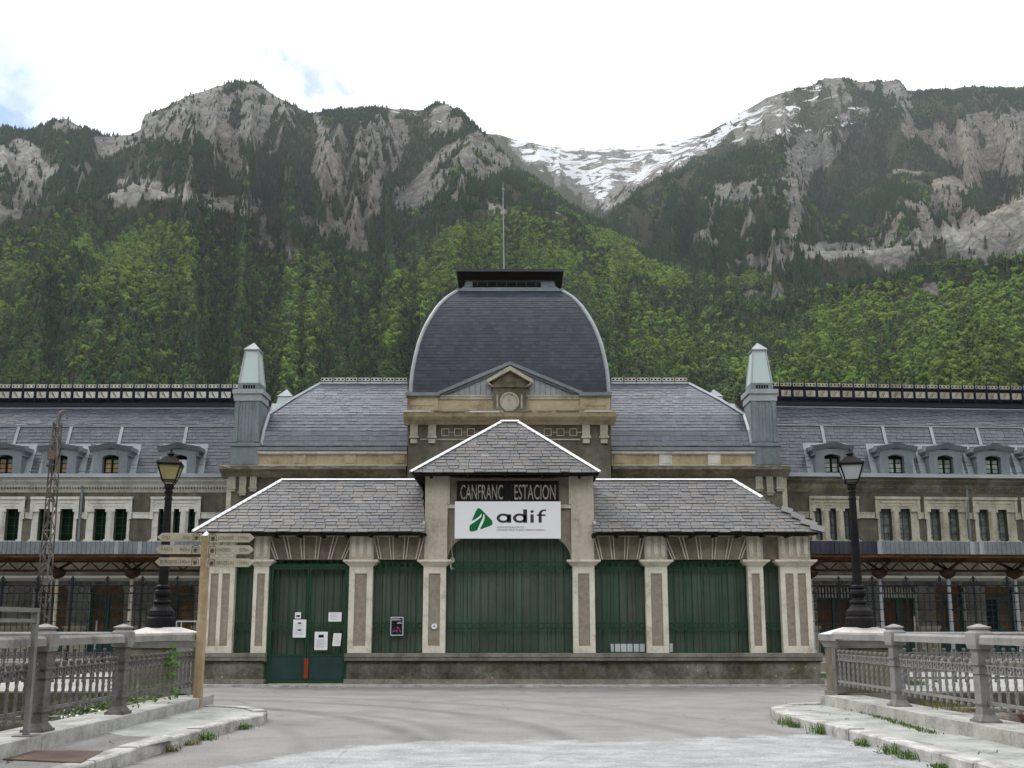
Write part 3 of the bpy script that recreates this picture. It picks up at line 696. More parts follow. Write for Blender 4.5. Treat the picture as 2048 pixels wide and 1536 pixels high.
# asphalt: greyer carriageway, pale worn bridge surface with its own ragged edge, tyre marks
def asphalt():
    t = NT('asphalt'); f = t.noise(90, 3, .7); m = t.noise(1.1, 6, .6); l = t.noise(1, 6, .7, t.vec((.35,.6,1)))
    c = t.ramp(t.math('ADD', t.math('MULTIPLY', m, .45), t.math('ADD', t.math('MULTIPLY', l, .35), t.math('MULTIPLY', f, .2))), [(.35,(.160,.152,.147)),(.5,(.215,.207,.201)),(.65,(.265,.257,.25))])
    c = t.mix(.7, c, t.ramp(t.voro(60), [(.0,.72),(.4,1.12)]), 'MULTIPLY')
    sx = t.n.new('ShaderNodeSeparateXYZ'); t.l.new(t.tc.outputs['Object'], sx.inputs[0])
    # tyre marks: arcs about a turning centre
    for (cx, cy, rad, w, a) in ((-9.27, 11.05, 8.24, .13, .62), (-7.35, 11.66, 8.22, .15, .5), (-5.8, 12.9, 4.87, .11, .35), (-9.2, 11.0, 6.7, .10, .28), (-7.3, 10.6, 10.3, .14, .35), (-7.3, 10.6, 11.6, .14, .25)):
        d = t.n.new('ShaderNodeVectorMath'); d.operation = 'DISTANCE'; d.inputs[1].default_value = (cx, cy, 0)
        t.l.new(t.tc.outputs['Object'], d.inputs[0])
        q = t.math('ABSOLUTE', t.math('SUBTRACT', d.outputs['Value'], rad))
        k = t.ramp(t.math('DIVIDE', q, w*2), [(.2, a), (1, 0)])
        c = t.mix(t.math('MULTIPLY', k, t.ramp(m, [(.4,.3),(.55,1)])), c, (.09,.088,.088))
    # pale worn surface of the bridge: its far edge wanders across the deck, its left edge runs back at a slant
    xr = t.math('DIVIDE', t.math('ADD', sx.outputs[0], 6.0), 12.0)
    yb = t.ramp(xr, [((x+6)/12, y/20) for x, y in ((-6,-.0),(-3.6,9.2),(-2.9,10.8),(-2.2,12.0),(-1.2,12.8),(.8,12.75),(3.0,13.1),(3.9,13.6),(4.6,14.2))])
    e = t.math('SUBTRACT', t.math('MULTIPLY', yb, 20.0), sx.outputs[1])
    e = t.math('ADD', e, t.math('MULTIPLY', t.math('SUBTRACT', t.noise(1.3, 8, .7), .5), 2.2))
    inside = t.ramp(t.math('ADD', t.math('MULTIPLY', e, .8), .5), [(.34,0),(.52,1)])
    pn = t.noise(38, 6, .8); pm = t.noise(1, 9, .75, t.vec((1.3,2.0,1)))
    pc = t.ramp(t.math('ADD', t.math('MULTIPLY', pm, .5), t.math('MULTIPLY', pn, .5)), [(.36,(.15,.152,.156)),(.46,(.25,.254,.26)),(.54,(.345,.349,.356)),(.66,(.46,.465,.472))])
    pc = t.mix(.75, pc, t.ramp(t.voro(85), [(0,.62),(.45,1.12)]), 'MULTIPLY')
    wear = t.ramp(t.noise(.9, 9, .72, None, .6), [(.34,.5),(.48,1)])
    c = t.mix(t.math('MULTIPLY', inside, wear), c, pc)
    c = t.mix(.8, c, t.ramp(t.noise(34, 6, .95), [(.36,.66),(.5,1.0),(.64,1.34)]), 'MULTIPLY')
    # fine cracks
    ck = t.voro(.55, t.vec((1,1,1)), 'DISTANCE_TO_EDGE'); jitter = t.noise(3, 6, .7)
    c = t.mix(t.math('MULTIPLY', t.ramp(t.math('ADD', ck, t.math('MULTIPLY', t.math('SUBTRACT', jitter, .5), .10)), [(.0,.4),(.010,0)]), t.ramp(t.noise(.35, 3, .5), [(.5,0),(.6,1)])), c, (.05,.048,.045))
    t.col(c).set(.9, 0, .15); t.bump(t.math('ADD', t.math('ADD', f, pn), t.voro(60)), .6, .007); return t.m
M['asphalt'] = asphalt()
M['concrete'] = stone('pavement_concrete', (.19,.19,.175), (.33,.335,.315), (.44,.445,.425), 1.8, .1, rough=.9, bump=.3)
M['kerb'] = stone('kerb_stone', (.17,.16,.145), (.38,.37,.355), (.58,.57,.555), 3.2, .1, rough=.85, bump=.45, moss=.15)
M['coping'] = stone('coping_stone', (.18,.175,.16), (.36,.355,.335), (.50,.495,.475), 2.6, .1, rough=.85, bump=.4, moss=.15)
M['paver'] = stone('edge_paver', (.28,.265,.235), (.40,.38,.34), (.50,.475,.43), 2.5, .1, rough=.9, bump=.3)
M['pale'] = stone('esplanade_concrete', (.24,.235,.225), (.32,.315,.30), (.38,.375,.36), .4, .1, rough=.9, bump=.2)
M['bank'] = stone('river_wall', (.03,.03,.025), (.10,.095,.08), (.24,.23,.20), .9, .3, moss=.8, bump=.8, bd=.06)
M['cap'] = stone('pedestal_cap', (.34,.31,.28), (.58,.55,.53), (.70,.68,.67), 1.6, .2, rough=.85, bump=.4)
M['soil'] = stone('dark_ground', (.05,.048,.035), (.10,.095,.07), (.15,.14,.10), .5, .1)
def leafy(name, a, b):
    t = NT(name); t.col(t.mix(t.noise(9, 3, .6), a, b)).set(.7, 0, .3); return t.m
M['weed'] = leafy('weed_green', (.05,.10,.018), (.12,.19,.04)); M['weed_dry'] = leafy('dry_weed', (.16,.14,.05), (.24,.20,.09)); M['ivy'] = leafy('fresh_leaf', (.045,.13,.015), (.10,.22,.035))
M['white'] = NT('white_box').col((.62,.64,.66)).set(.5).m
M['water'] = NT('river_water').col((.02,.03,.028)).set(.12, 0, .5).m
M['white_shutter'] = NT('white_shutter').col((.62,.62,.68)).set(.6).m
M['rope'] = NT('pale_rope').col((.5,.5,.46)).set(.8).m

def slate_rows(A, B, D, C, w, rows, th=.012, gap=.008, mb=None, single=None, limit=0, jit=.0, rr=None):
    """slates on the plane A-B (eaves, left to right) to D-C (ridge). Clipped at the hips. Returns placements for whole slates."""
    A, B, C, D = map(Vector, (A, B, C, D)); rr = rr or random
    ex = (B-A).normalized(); up = (D-A)-ex*(D-A).dot(ex); H_ = up.length; ey = up.normalized(); nz = ex.cross(ey)
    L = (B-A).length; xl1 = (D-A).dot(ex); xr1 = (C-A).dot(ex); e = H_/rows; whole = []
    for i in range(rows-1, -1, -1):
        y0 = i*e; y1 = y0+e*1.35 if i < rows-1 else y0+e
        ym = y0+e*.5; lo = xl1*ym/H_; hi = L+(xr1-L)*ym/H_
        x = lo - w*((i % 2)*.5+.02) - rr.random()*w*.15
        while x < hi:
            ww = w*rr.uniform(.8, 1.2) if jit else w
            x0, x1 = max(x, lo), min(x+ww, hi); x += ww
            if x1-x0 < w*.12: continue
            dy = rr.uniform(-jit, jit)*e; t0 = th*rr.uniform(.9, 1.8)
            q = [(x0+gap/2, y0+dy, t0), (x1-gap/2, y0+dy+rr.uniform(-jit,jit)*e*.4, t0), (x1-gap/2, y1, .002), (x0+gap/2, y1, .002)]
            full = abs(x1-x0-ww) < 1e-6
            pts = [A+ex*a+ey*b+nz*c for a, b, c in q]; low = [A+ex*q[k][0]+ey*q[k][1]-nz*.004 for k in (0,1)]
            whole.append((i, x0, pts, low, full))
    return whole
def slates_to_mb(lst, mb, rr, edge=0):
    for (_, _, p, low, _) in lst:
        mb.rv = rr.random()*.98+.01
        q = [tuple(v) for v in p]+[tuple(v) for v in low]
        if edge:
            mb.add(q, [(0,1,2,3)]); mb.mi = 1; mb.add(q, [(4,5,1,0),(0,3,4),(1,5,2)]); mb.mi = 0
        else: mb.add(q, [(0,1,2,3),(4,5,1,0),(0,3,4),(1,5,2)])
    mb.rv = 0
# ------------------------------------------------------------------ ground, bridge and river
YF = 24.6            # front of the entrance pavilion
def struct(name, mb, mat): return tag(mb.build(name, mat), kind='structure')
mb = MB()            # road in front of the pavilion and the bridge deck between the parapets
mb.add([(-5.8,-60,0),(5.9,-60,0),(5.9,17.6,0),(-5.8,17.6,0)], [(0,1,2,3)])
mb.add([(-60,17.6,0),(60,17.6,0),(60,60,0),(-60,60,0)], [(0,1,2,3)])
struct('road', mb, M['asphalt'])
mb = MB(); b_ = 9000
mb.add([(-b_,60,-.02),(b_,60,-.02),(b_,9000,-.02),(-b_,9000,-.02)], [(0,1,2,3)])
mb.add([(-b_,-b_,-.3),(b_,-b_,-.3),(b_,2,-.3),(-b_,2,-.3)], [(0,1,2,3)])
mb.add([(-b_,17.9,-.02),(-60,17.9,-.02),(-60,60,-.02),(-b_,60,-.02)], [(0,1,2,3)]); mb.add([(60,17.9,-.02),(b_,17.9,-.02),(b_,60,-.02),(60,60,-.02)], [(0,1,2,3)])
struct('ground', mb, M['soil'])
mb = MB(); mb.add([(-900,2,-3.6),(900,2,-3.6),(900,18,-3.6),(-900,18,-3.6)], [(0,1,2,3)]); struct('river', mb, M['water'])
mb = MB(); mb.box(-60,60,17.61,18.0,-4,-.01); mb.box(-60,-7.0,17.62,18.1,-.009,.29); mb.box(7.1,60,17.62,18.1,-.009,.29); mb.box(-60,60,1.6,2.0,-4,-.3); mb.box(-5.75,5.85,2,17.6,-1.1,-.02)
struct('river_wall', mb, M['bank'])
# cracks in the tar
mb = MB()
for path in ([(428,1523),(446,1524),(462,1527),(476,1529),(498,1537)], [(880,1529),(940,1530),(1000,1535),(1040,1536)]):
    for a, b in zip(path, path[1:]):
        p, q = G(*a, .007), G(*b, .007); w_ = .005
        mb.add([(p[0],p[1]-w_,.007),(q[0],q[1]-w_,.007),(q[0],q[1]+w_,.007),(p[0],p[1]+w_,.007)], [(0,1,2,3)])
tag(mb.build('road_crack', M['plate']), kind='structure')

def kerb_path(side):
    if side < 0: return [(-4.28,-6),(-4.28,4),(-4.25,9),(-4.2,11),(-4.1,13),(-3.95,14.4),(-3.84,15.0),(-3.9,15.6),(-4.15,16.1),(-4.6,16.5),(-5.2,16.75)]
    return [(4.75,-6),(4.72,4),(4.66,9),(4.60,10.8),(4.42,12.9),(4.24,14.9),(4.2,15.6),(4.34,16.4),(4.75,17.0),(5.4,17.2)]
def off(path, d):
    out = []
    for i, (x, y) in enumerate(path):
        a = path[max(i-1,0)]; b = path[min(i+1,len(path)-1)]; tx, ty = b[0]-a[0], b[1]-a[1]; l = math.hypot(tx, ty)
        out.append((x+ty/l*d, y-tx/l*d))
    return out
def densify(path, step):
    out = []
    for (a, b), (c, d) in zip(path, path[1:]):
        l = math.hypot(c-a, d-b); k = max(1, round(l/step))
        for i in range(k): out.append((a+(c-a)*i/k, b+(d-b)*i/k))
    return out+[path[-1]]
for side in (-1, 1):
    kp = kerb_path(side); inner = off(kp, .22*side); 
    # pavement slab
    xo = -5.25 if side < 0 else 5.42
    mb = MB(); dense = densify(inner, .8); n = len(dense)
    vs = [(x, y, .136) for x, y in dense]+[(xo+(.06*(16.85-y) if side > 0 else 0), min(y, 17.4), .136) for x, y in dense]
    mb.add(vs, [(i, i+n, i+1+n, i+1) if side < 0 else (i, i+1, i+1+n, i+n) for i in range(n-1)])
    pav = mb.build('pavement', M['concrete']); tag(pav, kind='structure')
    rr = random.Random(3+side); cr = MB()
    for _ in range(7):
        x = rr.uniform(4.7, 5.2)*side; y = rr.uniform(9.5, 16.5)
        for k in range(7):
            x2 = x+rr.uniform(-.10,.14); y2 = y+rr.uniform(-.3,.3)
            if not (4.55 < abs(x2) < 5.4): break
            cr.add([(x,y-.008,.141),(x2,y2-.008,.141),(x2,y2+.008,.141),(x,y+.008,.141)], [(0,1,2,3)]); x, y = x2, y2
    part('crack', cr, M['dark'], pav)
    # kerb stones, one by one
    kt = MB(); seg = densify(kp, 1.05); kroot = None
    first = True
    for i in range(len(seg)-1):
        a, b = seg[i], seg[i+1]
        if a[1] < 5 and b[1] < 5: continue
        tx, ty = b[0]-a[0], b[1]-a[1]; l = math.hypot(tx, ty); tx /= l; ty /= l; nx, ny = ty*side, -tx*side
        k = MB(); g = .006; z1 = .15+rr.uniform(-.012,.01); o1 = rr.uniform(-.012,.012)
        A = (a[0]+tx*g, a[1]+ty*g); B_ = (b[0]-tx*g, b[1]-ty*g); w_ = .225
        c = [(A[0]+nx*o1, A[1]+ny*o1), (B_[0]+nx*o1, B_[1]+ny*o1), (B_[0]+nx*w_, B_[1]+ny*w_), (A[0]+nx*w_, A[1]+ny*w_)]
        ch = .018
        vs = [(x,y,-.05) for x,y in c]+[(x,y,z1-ch) for x,y in c[:2]]+[(c[0][0]+nx*ch,c[0][1]+ny*ch,z1),(c[1][0]+nx*ch,c[1][1]+ny*ch,z1)]+[(x,y,z1) for x,y in c[2:]]
        fs = [(0,1,5,4),(4,5,7,6),(6,7,8,9),(2,3,9,8),(1,2,8,7,5),(0,4,6,9,3)]
        k.add(vs, fs); part('kerb_stone', k, M['kerb'], pav)
    # raised coping under the parapet
    x0, x1 = (-5.85, -5.2) if side < 0 else (5.38, 6.05)
    sh = 0 if side < 0 else .06
    y = -4.0
    while y < 16.9:
        ln = rr.uniform(1.5, 2.1); e = min(y+ln, 17.0); c = MB()
        zt_ = .30+rr.uniform(-.008,.008); f0, f1 = sh*(16.85-y), sh*(16.85-e); c.prism_z([(x0+f0,y+.004),(x1+f0,y+.004),(x1+f1,e-.004),(x0+f1,e-.004)], -.3, zt_); part('coping_stone', c, M['coping'], pav); y = e
mb = MB(); q = [G(u, v, .1375) for u, v in ((128,1483),(150,1470),(200,1462),(250,1472),(330,1474),(352,1479),(300,1490),(252,1503),(225,1512),(-40,1560),(-60,1500))]; mb.add([(p[0], p[1], .1385) for p in q], [tuple(range(len(q)))]); tag(mb.build('pavement_patch', M['asphalt']), kind='structure')
# paved strip at the foot of the pavilion
mb = MB(); strip = MB(); strip.box(-8.3, 8.6, 23.72, 24.75, -.05, .02); ps = strip.build('paved_strip', M['paver']); tag(ps, kind='structure')
rr = random.Random(8); x = -7.9
while x < 8.4:
    w_ = rr.uniform(.26,.34); k = MB(); k.box(x+.006, x+w_-.006, 23.90, 24.42, .0, .035+rr.uniform(-.006,.006)); part('paving_tile', k, M['paver'], ps); x += w_
x = -8.2
while x < 8.5:
    w_ = rr.uniform(.8,1.2); k = MB(); k.box(x+.006, x+w_-.006, 23.72+rr.uniform(-.03,.03), 23.89, .0, .045+rr.uniform(-.01,.012)); part('edge_stone', k, M['kerb'], ps); x += w_
# pale esplanade beyond the river walls
mb = MB(); mb.add([(-58,18.4,.012),(-8.2,18.4,.012),(-8.2,31.5,.012),(-58,31.5,.012)], [(0,1,2,3)]); mb.add([(8.9,18.4,.012),(58,18.4,.012),(58,31.5,.012),(8.9,31.5,.012)], [(0,1,2,3)])
struct('esplanade', mb, M['pale'])
# ------------------------------------------------------------------ entrance pavilion
VM = 1220
def FX(u): return PX(u, VM, YF)
def FZ(v): return PZ(v, YF)
zc, zs, zp0, zp1 = FZ(1120), FZ(1306), FZ(1324), FZ(1358)
pav = thing('entrance_pavilion', (0, YF+2, 0), 'low beige railway entrance pavilion with slate hipped roofs and green iron grilles', 'pavilion')
YB = YF+4.6
xL, xR = FX(408), FX(1626)
doorL, doorR = FX(534), FX(697)
# plinth: two lengths either side of the gate
for (a, b) in ((xL-.05, doorL-.01), (doorR+.01, xR+.08)):
    k = MB(); k.box(a, b, YF-.10, YF+.5, 0, zp0); part('plinth', k, M['plinth'], pav)
    k = MB(); k.box(a-.05, b+.05, YF-.22, YF+.48, 0, zp1); part('plinth_step', k, M['sill'], pav)
    k = MB(); k.prism_x([(YF-.13,zp0+.004),(YF-.17,zp0+.05),(YF-.17,zs-.10),(YF-.20,zs-.095),(YF-.20,zs),(YF+.5,zs),(YF+.5,zp0+.004)], a-.05, b+.05); part('sill_course', k, M['sill'], pav)
    k = MB(); k.box(a-.03, b+.03, YF-.155, YF+.4, zp0+.002, zp0+.028); part('sill_joint', k, M['dark'], pav)
# body: back and end walls, and the wall above the openings
k = MB(); k.box(xL+.02, xR-.02, YB, YB+.3, 0, 3.7); k.box(xL+.02, xL+.3, YF+.55, YB, 0, 3.7); k.box(xR-.3, xR-.02, YF+.55, YB, 0, 3.7)
k.box(doorL, doorR, YF+.06, YF+.5, 0, .04)
part('wall', k, M['plaster'], pav)
z_lin = FZ(1119); z_top = FZ(1071)
for (a, b) in ((xL+.03, FX(848)), (FX(1188), xR-.03)):
    k = MB(); k.box(a, b, YF+.04, YF+.45, z_lin+.0, z_top+.1); part('frieze', k, M['frieze'], pav)
    k = MB(); k.prism_x([(YF+.02,z_top-.02),(YF-.12,z_top+.03),(YF-.12,z_top+.11),(YF+.45,z_top+.11),(YF+.45,z_top-.02)], a-.1 if a < 0 else a, b if a < 0 else b+.1); part('cornice', k, M['plaster'], pav)
# pillars
PIL = [(410,467,2),(505,535,1),(697,744,1),(846,891,1),(1146,1190,1),(1292,1336,1),(1498,1529,1),(1563,1624,2)]
for (u0, u1, panels) in PIL:
    x0, x1 = FX(u0), FX(u1); k = MB(); k.box(x0, x1, YF, YF+.5, zs, zc-.16)
    p = part('pillar', k, M['pilaster'], pav)
    w_ = x1-x0; n = panels
    # recessed pebbledash panels: raised borders stand proud of the pillar core
    pz0, pz1 = FZ(1292), FZ(1147); m_ = w_*(.24 if n == 1 else .16)
    k = MB(); k.box(x0+m_*.9, x1-m_*.9, YF-.004, YF+.002, pz0-.01, pz1+.01); part('inset_panel', k, M['inset'], p)
    k = MB(); fr = .035
    xs = [x0, x0+m_] + ([x0+w_*.5-m_*.42, x0+w_*.5+m_*.42] if n == 2 else []) + [x1-m_, x1]
    for i in range(0, len(xs), 2): k.box(xs[i], xs[i+1], YF-fr, YF-.003, zs+.002, zc-.165)
    for i in range(1, len(xs)-1, 2):
        k.box(xs[i]+.001, xs[i+1]-.001, YF-fr+.002, YF-.003, zs+.002, pz0); k.box(xs[i]+.001, xs[i+1]-.001, YF-fr+.002, YF-.003, pz1, zc-.165)
    part('border', k, M['pilaster'], p)
    k = MB(); ov = .13; cz = zc-.16
    k.add([(x0-.01,YF-.045,cz),(x1+.01,YF-.045,cz),(x1+.01,YF+.5,cz),(x0-.01,YF+.5,cz),(x0-ov,YF-.16,zc-.05),(x1+ov,YF-.16,zc-.05),(x1+ov,YF+.5,zc-.05),(x0-ov,YF+.5,zc-.05)],
          [(0,3,2,1),(4,5,6,7),(0,1,5,4),(1,2,6,5),(2,3,7,6),(3,0,4,7)])
    k.box(x0-ov-.02, x1+ov+.02, YF-.18, YF+.49, zc-.05, zc); part('capital', k, M['pilaster'], p)
    if not (840 < u0 < 1150):
        kb = MB(); kb.box(x0-.01, x1+.01, YF-.06, YF+.3, zc+.002, z_top-.025); bl = part('pillar_block', kb, M['plaster'], p)
        nf = 3 if w_ > .45 else 2
        if n == 2: nf = 4
        k = MB()
        for i in range(nf):
            fx = x0+w_*(i+.5)/nf; fw = w_/nf*.27
            k.box(fx-fw, fx+fw, YF-.085, YF-.055, zc+.14, z_top-.03); k.box(fx-fw*.8, fx+fw*.8, YF-.08, YF-.055, zc+.08, zc+.13)
        part('flute', k, M['pilaster'], p)
# raking fins like voussoirs over each opening
for (u0, u1, n) in ((535,697,6),(744,846,4),(1190,1292,4),(1336,1498,6),(1529,1563,0),(467,505,0)):
    if not n: continue
    x0, x1 = FX(u0)+.02, FX(u1)-.02; xm = (x0+x1)/2
    for i in range(n):
        f = (i+.5)/n; xb = x0+(x1-x0)*f; xt = xm+(xb-xm)*1.28
        for s_ in (-.03, .03):
            k = MB(); k.add([(xb+s_-.011,YF-.02,z_lin),(xb+s_+.011,YF-.02,z_lin),(xt+s_*1.6+.011,YF-.02,z_top-.03),(xt+s_*1.6-.011,YF-.02,z_top-.03),
                             (xb+s_-.011,YF+.05,z_lin),(xb+s_+.011,YF+.05,z_lin),(xt+s_*1.6+.011,YF+.05,z_top-.03),(xt+s_*1.6-.011,YF+.05,z_top-.03)],
                            [(0,1,2,3),(0,4,5,1),(1,5,6,2),(3,2,6,7),(0,3,7,4)])
            part('raking_fin', k, M['pilaster'], pav)
# central tower
tx0, tx1 = FX(847), FX(1190); z_e = PZ(945, YF-.45); z_t = FZ(950)
for (a, b) in ((tx0, FX(893)), (FX(1144), tx1)):
    k = MB(); k.box(a, b, YF-.03, YF+.5, zc+.002, z_t); tp = part('tower_pier', k, M['plaster'], pav)
    k = MB()
    for i in range(3):
        fx = a+(b-a)*(.25+.27*i); k.box(fx-.035, fx+.035, YF-.055, YF-.028, FZ(980), FZ(953)); k.box(fx-.03, fx+.03, YF-.05, YF-.028, FZ(985), FZ(981))
    part('flute', k, M['plaster'], tp)
k = MB(); k.box(tx0+.02, tx0+.3, YF+.5, YF+3.6, 2.9, z_t); k.box(tx1-.3, tx1-.02, YF+.5, YF+3.6, 2.9, z_t); k.box(tx0+.02, tx1-.02, YF+3.3, YF+3.58, 2.9, z_t); part('tower_wall', k, M['plaster'], pav)
# arched lintel panel (spandrel) above the big opening
a, b = FX(893), FX(1144); zsp = FZ(1122); zat = FZ(1072); rx = .62
pts = [(a, zsp)]
for i in range(11):
    th = math.pi-(math.pi/2)*i/10; pts.append((a+.004+rx+rx*math.cos(th), zsp+(zat-zsp)*math.sin(th)))
for i in range(11):
    th = math.pi/2-(math.pi/2)*i/10; pts.append((b-.004-rx+rx*math.cos(th), zsp+(zat-zsp)*math.sin(th)))
pts += [(b, zsp), (b, z_t-.02), (a, z_t-.02)]
k = MB()
n = len(pts); lowr = pts[1:-3]
ztop = z_t-.02
for (p0, p1) in zip(lowr, lowr[1:]):
    k.add([(p0[0],YF+.10,p0[1]),(p1[0],YF+.10,p1[1]),(p1[0],YF+.10,ztop),(p0[0],YF+.10,ztop),(p0[0],YF+.45,p0[1]),(p1[0],YF+.45,p1[1])], [(0,1,2,3),(0,4,5,1)])
part('spandrel', k, M['inset'], pav)
k = MB(); k.box(a, b, YF+.03, YF+.10, FZ(1016), FZ(1009)); k.box(a, a+.05, YF+.02, YF+.1, FZ(1008), z_t-.02); k.box(b-.05, b, YF+.02, YF+.1, FZ(1008), z_t-.02); part('moulding', k, M['pilaster'], pav)
# dusty panes behind the bars
YG = YF+.30
OPEN = [(467,505,zs,zc,2),(744,846,zs,zc,6),(891,1146,zs,FZ(1060),15),(1190,1292,zs,zc,6),(1336,1498,zs,zc,9),(1529,1563,zs,zc,2),(534,697,FZ(1311),FZ(1125),9)]
for (u0, u1, z0, z1, n) in OPEN:
    x0, x1 = FX(u0), FX(u1)
    for i in range(n):
        k = MB(); a_, b_2 = x0+(x1-x0)*i/n, x0+(x1-x0)*(i+1)/n
        k.box(a_+.008, b_2-.008, YG, YG+.012, z0, z1); part('pane', k, M['dusty'], pav)
    k = MB()
    for i in range(n+1):
        xx = x0+(x1-x0)*i/n; k.box(xx-.005, xx+.005, YG-.006, YG+.02, z0, z1)
    part('glazing_bars', k, M['green'], pav)
# iron grilles: each bar its own part of the grille
def grille(u0, u1, z0, z1, nb, bands, Y, heavy=3, arch=None):
    x0, x1 = FX(u0)+.01, FX(u1)-.01
    fr = MB()
    for (za, zb) in bands:
        fr.box(x0, x1, Y-.012, Y+.012, za-.012, za+.012); fr.box(x0, x1, Y-.012, Y+.012, zb-.012, zb+.012)
    fr.box(x0, x1, Y-.012, Y+.012, z0, z0+.025)
    fr.box(x0, x0+.025, Y-.012, Y+.012, z0, z1 if not arch else bands[-1][1]); fr.box(x1-.025, x1, Y-.012, Y+.012, z0, z1 if not arch else bands[-1][1])
    g = part('grille', fr, M['green'], pav)
    dx = (x1-x0)/nb
    for i in range(1, nb):
        xx = x0+dx*i; zt = z1
        if arch:
            d = min(xx-x0, x1-xx)
            if d < rx: zt = zsp+(zat-zsp)*math.sqrt(max(0, 1-((rx-d)/rx)**2))-.01
        k = MB(); r_ = .013 if i % heavy == 0 else .008
        k.box(xx-r_, xx+r_, Y-r_, Y+r_, z0+.02, zt); k.box(xx-r_*1.5, xx+r_*1.5, Y-r_*1.6, Y+r_*1.6, bands[0][0]-.05, bands[0][0]-.025)
        part('bar', k, M['green'], g)
    for (za, zb) in bands:
        rg = MB()
        for i in range(nb):
            rg.ring_y(x0+dx*(i+.5), (za+zb)/2, dx*.34, dx*.49, Y-.008, Y+.008, 10)
        part('ring_band', rg, M['green'], g)
    return g
ba, bb = (FZ(1258), FZ(1246)), (FZ(1137), FZ(1123))
YI = YF+.14
for (u0, u1, nb) in ((467,505,3),(744,846,8),(1190,1292,8),(1336,1498,13),(1529,1563,3)): grille(u0, u1, zs, zc, nb, [ba, bb], YI)
grille(891, 1146, zs, FZ(1060), 18, [ba, (FZ(1137), FZ(1123))], YI, arch=True)
# gate
x0, x1 = doorL+.02, doorR-.02; zd = FZ(1311); zdt = FZ(1134); xm = (x0+x1)/2
k = MB(); k.box(x0-.02, x0+.05, YF+.04, YF+.12, .02, zc-.02); k.box(x1-.05, x1+.02, YF+.04, YF+.12, .02, zc-.02); k.box(x0+.05, x1-.05, YF+.04, YF+.12, zdt, zdt+.07)
for i in range(11): k.ring_y(x0+.12+(x1-x0-.24)*i/10, zdt+.13, .035, .055, YF+.06, YF+.075, 10)
part('gate_frame', k, M['green'], pav)
for s_, (a, b) in ((0, (x0+.055, xm-.008)), (1, (xm+.008, x1-.055))):
    k = MB(); f_ = .045
    k.box(a, a+f_, YF+.05, YF+.11, .05, zdt-.01); k.box(b-f_, b, YF+.05, YF+.11, .05, zdt-.01)
    for zz in (.05, zd-.02, zdt-.055): k.box(a+f_, b-f_, YF+.052, YF+.108, zz, zz+.045)
    for zz in ba: k.box(a+f_, b-f_, YF+.06, YF+.09, zz-.012, zz+.012)
    lf = part('gate_leaf', k, M['green'], pav)
    k = MB(); k.box(a+f_-.001, b-f_+.001, YF+.07, YF+.08, .09, zd-.02); k.box(a+f_, b-f_, YF+.062, YF+.07, FZ(1357)-.012, FZ(1357)+.006); part('kick_panel', k, M['teal'], lf)
    for i in range(1, 6):
        xx = a+(b-a)*i/6; k = MB(); k.box(xx-.009, xx+.009, YF+.065, YF+.083, zd+.02, zdt-.05); part('bar', k, M['green'], lf)
    k = MB()
    for i in range(6): k.ring_y(a+(b-a)*(i+.5)/6, (ba[0]+ba[1])/2, .036, .056, YF+.066, YF+.08, 10)
    part('ring_band', k, M['green'], lf)
k = MB(); k.box(xm-.055, xm+.055, YF+.035, YF+.05, FZ(1357), FZ(1317)); part('lock_plate', k, M['red'], pav)
# things seen through the gate: dark opening and a brown crate behind the panes are part of the interior gloom

# roofs
def roof_plane(A, B, D, C, w, rows, name, mat, sl_mat, parent, limit_rows, rr, jit=.10):
    k = MB(); k.add([A, B, C, D], [(0,1,2,3)]); rf = part(name, k, M['slate_under'], parent)
    lst = slate_rows(A, B, D, C, w, rows, th=.016, gap=.015, rr=rr, jit=jit)
    return rf, lst
rr = random.Random(21); all_sl = []
zE = PZ(1064, YF-.5); yE = YF-.5
eL, eR = PX(388, 1062, yE), PX(1640, 1062, yE)
rdY = 2.3; yR = yE+rdY; zR = PZ(962, yR)
rL, rR = PX(562, 961, yR), PX(1467, 958, yR)
zRr = zR
mainL = ((eL,yE,zE), (PX(851,1062,yE),yE,zE), (rL,yR,zR), (PX(845,962,yR),yR,zR))
mainR = ((PX(1186,1062,yE),yE,zE), (eR,yE,zE), (PX(1186,962,yR),yR,zR), (rR,yR,zR))
tY = YF-.45; tE0, tE1 = PX(822,945,tY), PX(1199,945,tY); tRY = YF+1.55; tz = PZ(845, tRY); tr0, tr1 = PX(1003,845,tRY), PX(1036,845,tRY)
tower = ((tE0,tY,z_e), (tE1,tY,z_e), (tr0,tRY,tz), (tr1,tRY,tz))
for (pl_, w_, rows, tagn) in ((mainL,.285,17,'roof_slope'), (mainR,.285,17,'roof_slope'), (tower,.275,17,'tower_roof')):
    rf, lst = roof_plane(*pl_, w_, rows, tagn, None, M['slate'], pav, 0, rr)
    all_sl += [(rf, q) for q in lst]
# hip ends and rear slopes (underlay + slates in one mesh)
yBk = YB+.6
rear = MB(); ends = [((eL,yBk,zE),(eL,yE,zE),(rL,yBk-rdY,zR),(rL,yR,zR)), ((eR,yE,zE),(eR,yBk,zE),(rR,yR,zR),(rR,yBk-rdY,zR)),
        ((eR,yBk,zE),(eL,yBk,zE),(rR,yBk-rdY,zR),(rL,yBk-rdY,zR))]
tB = YF+3.9
ends += [((tE0,tB,z_e),(tE0,tY,z_e),(tr0,tRY+.25,tz),(tr0,tRY,tz)), ((tE1,tY,z_e),(tE1,tB,z_e),(tr1,tRY,tz),(tr1,tRY+.25,tz)), ((tE1,tB,z_e),(tE0,tB,z_e),(tr1,tRY+.25,tz),(tr0,tRY+.25,tz))]
rear_l = []
for (A, B, D, C) in ends:
    rear.add([A, B, C, D], [(0,1,2,3)]); rear_l += slate_rows(A, B, D, C, .3, 17, th=.016, gap=.012, rr=rr, jit=.08)
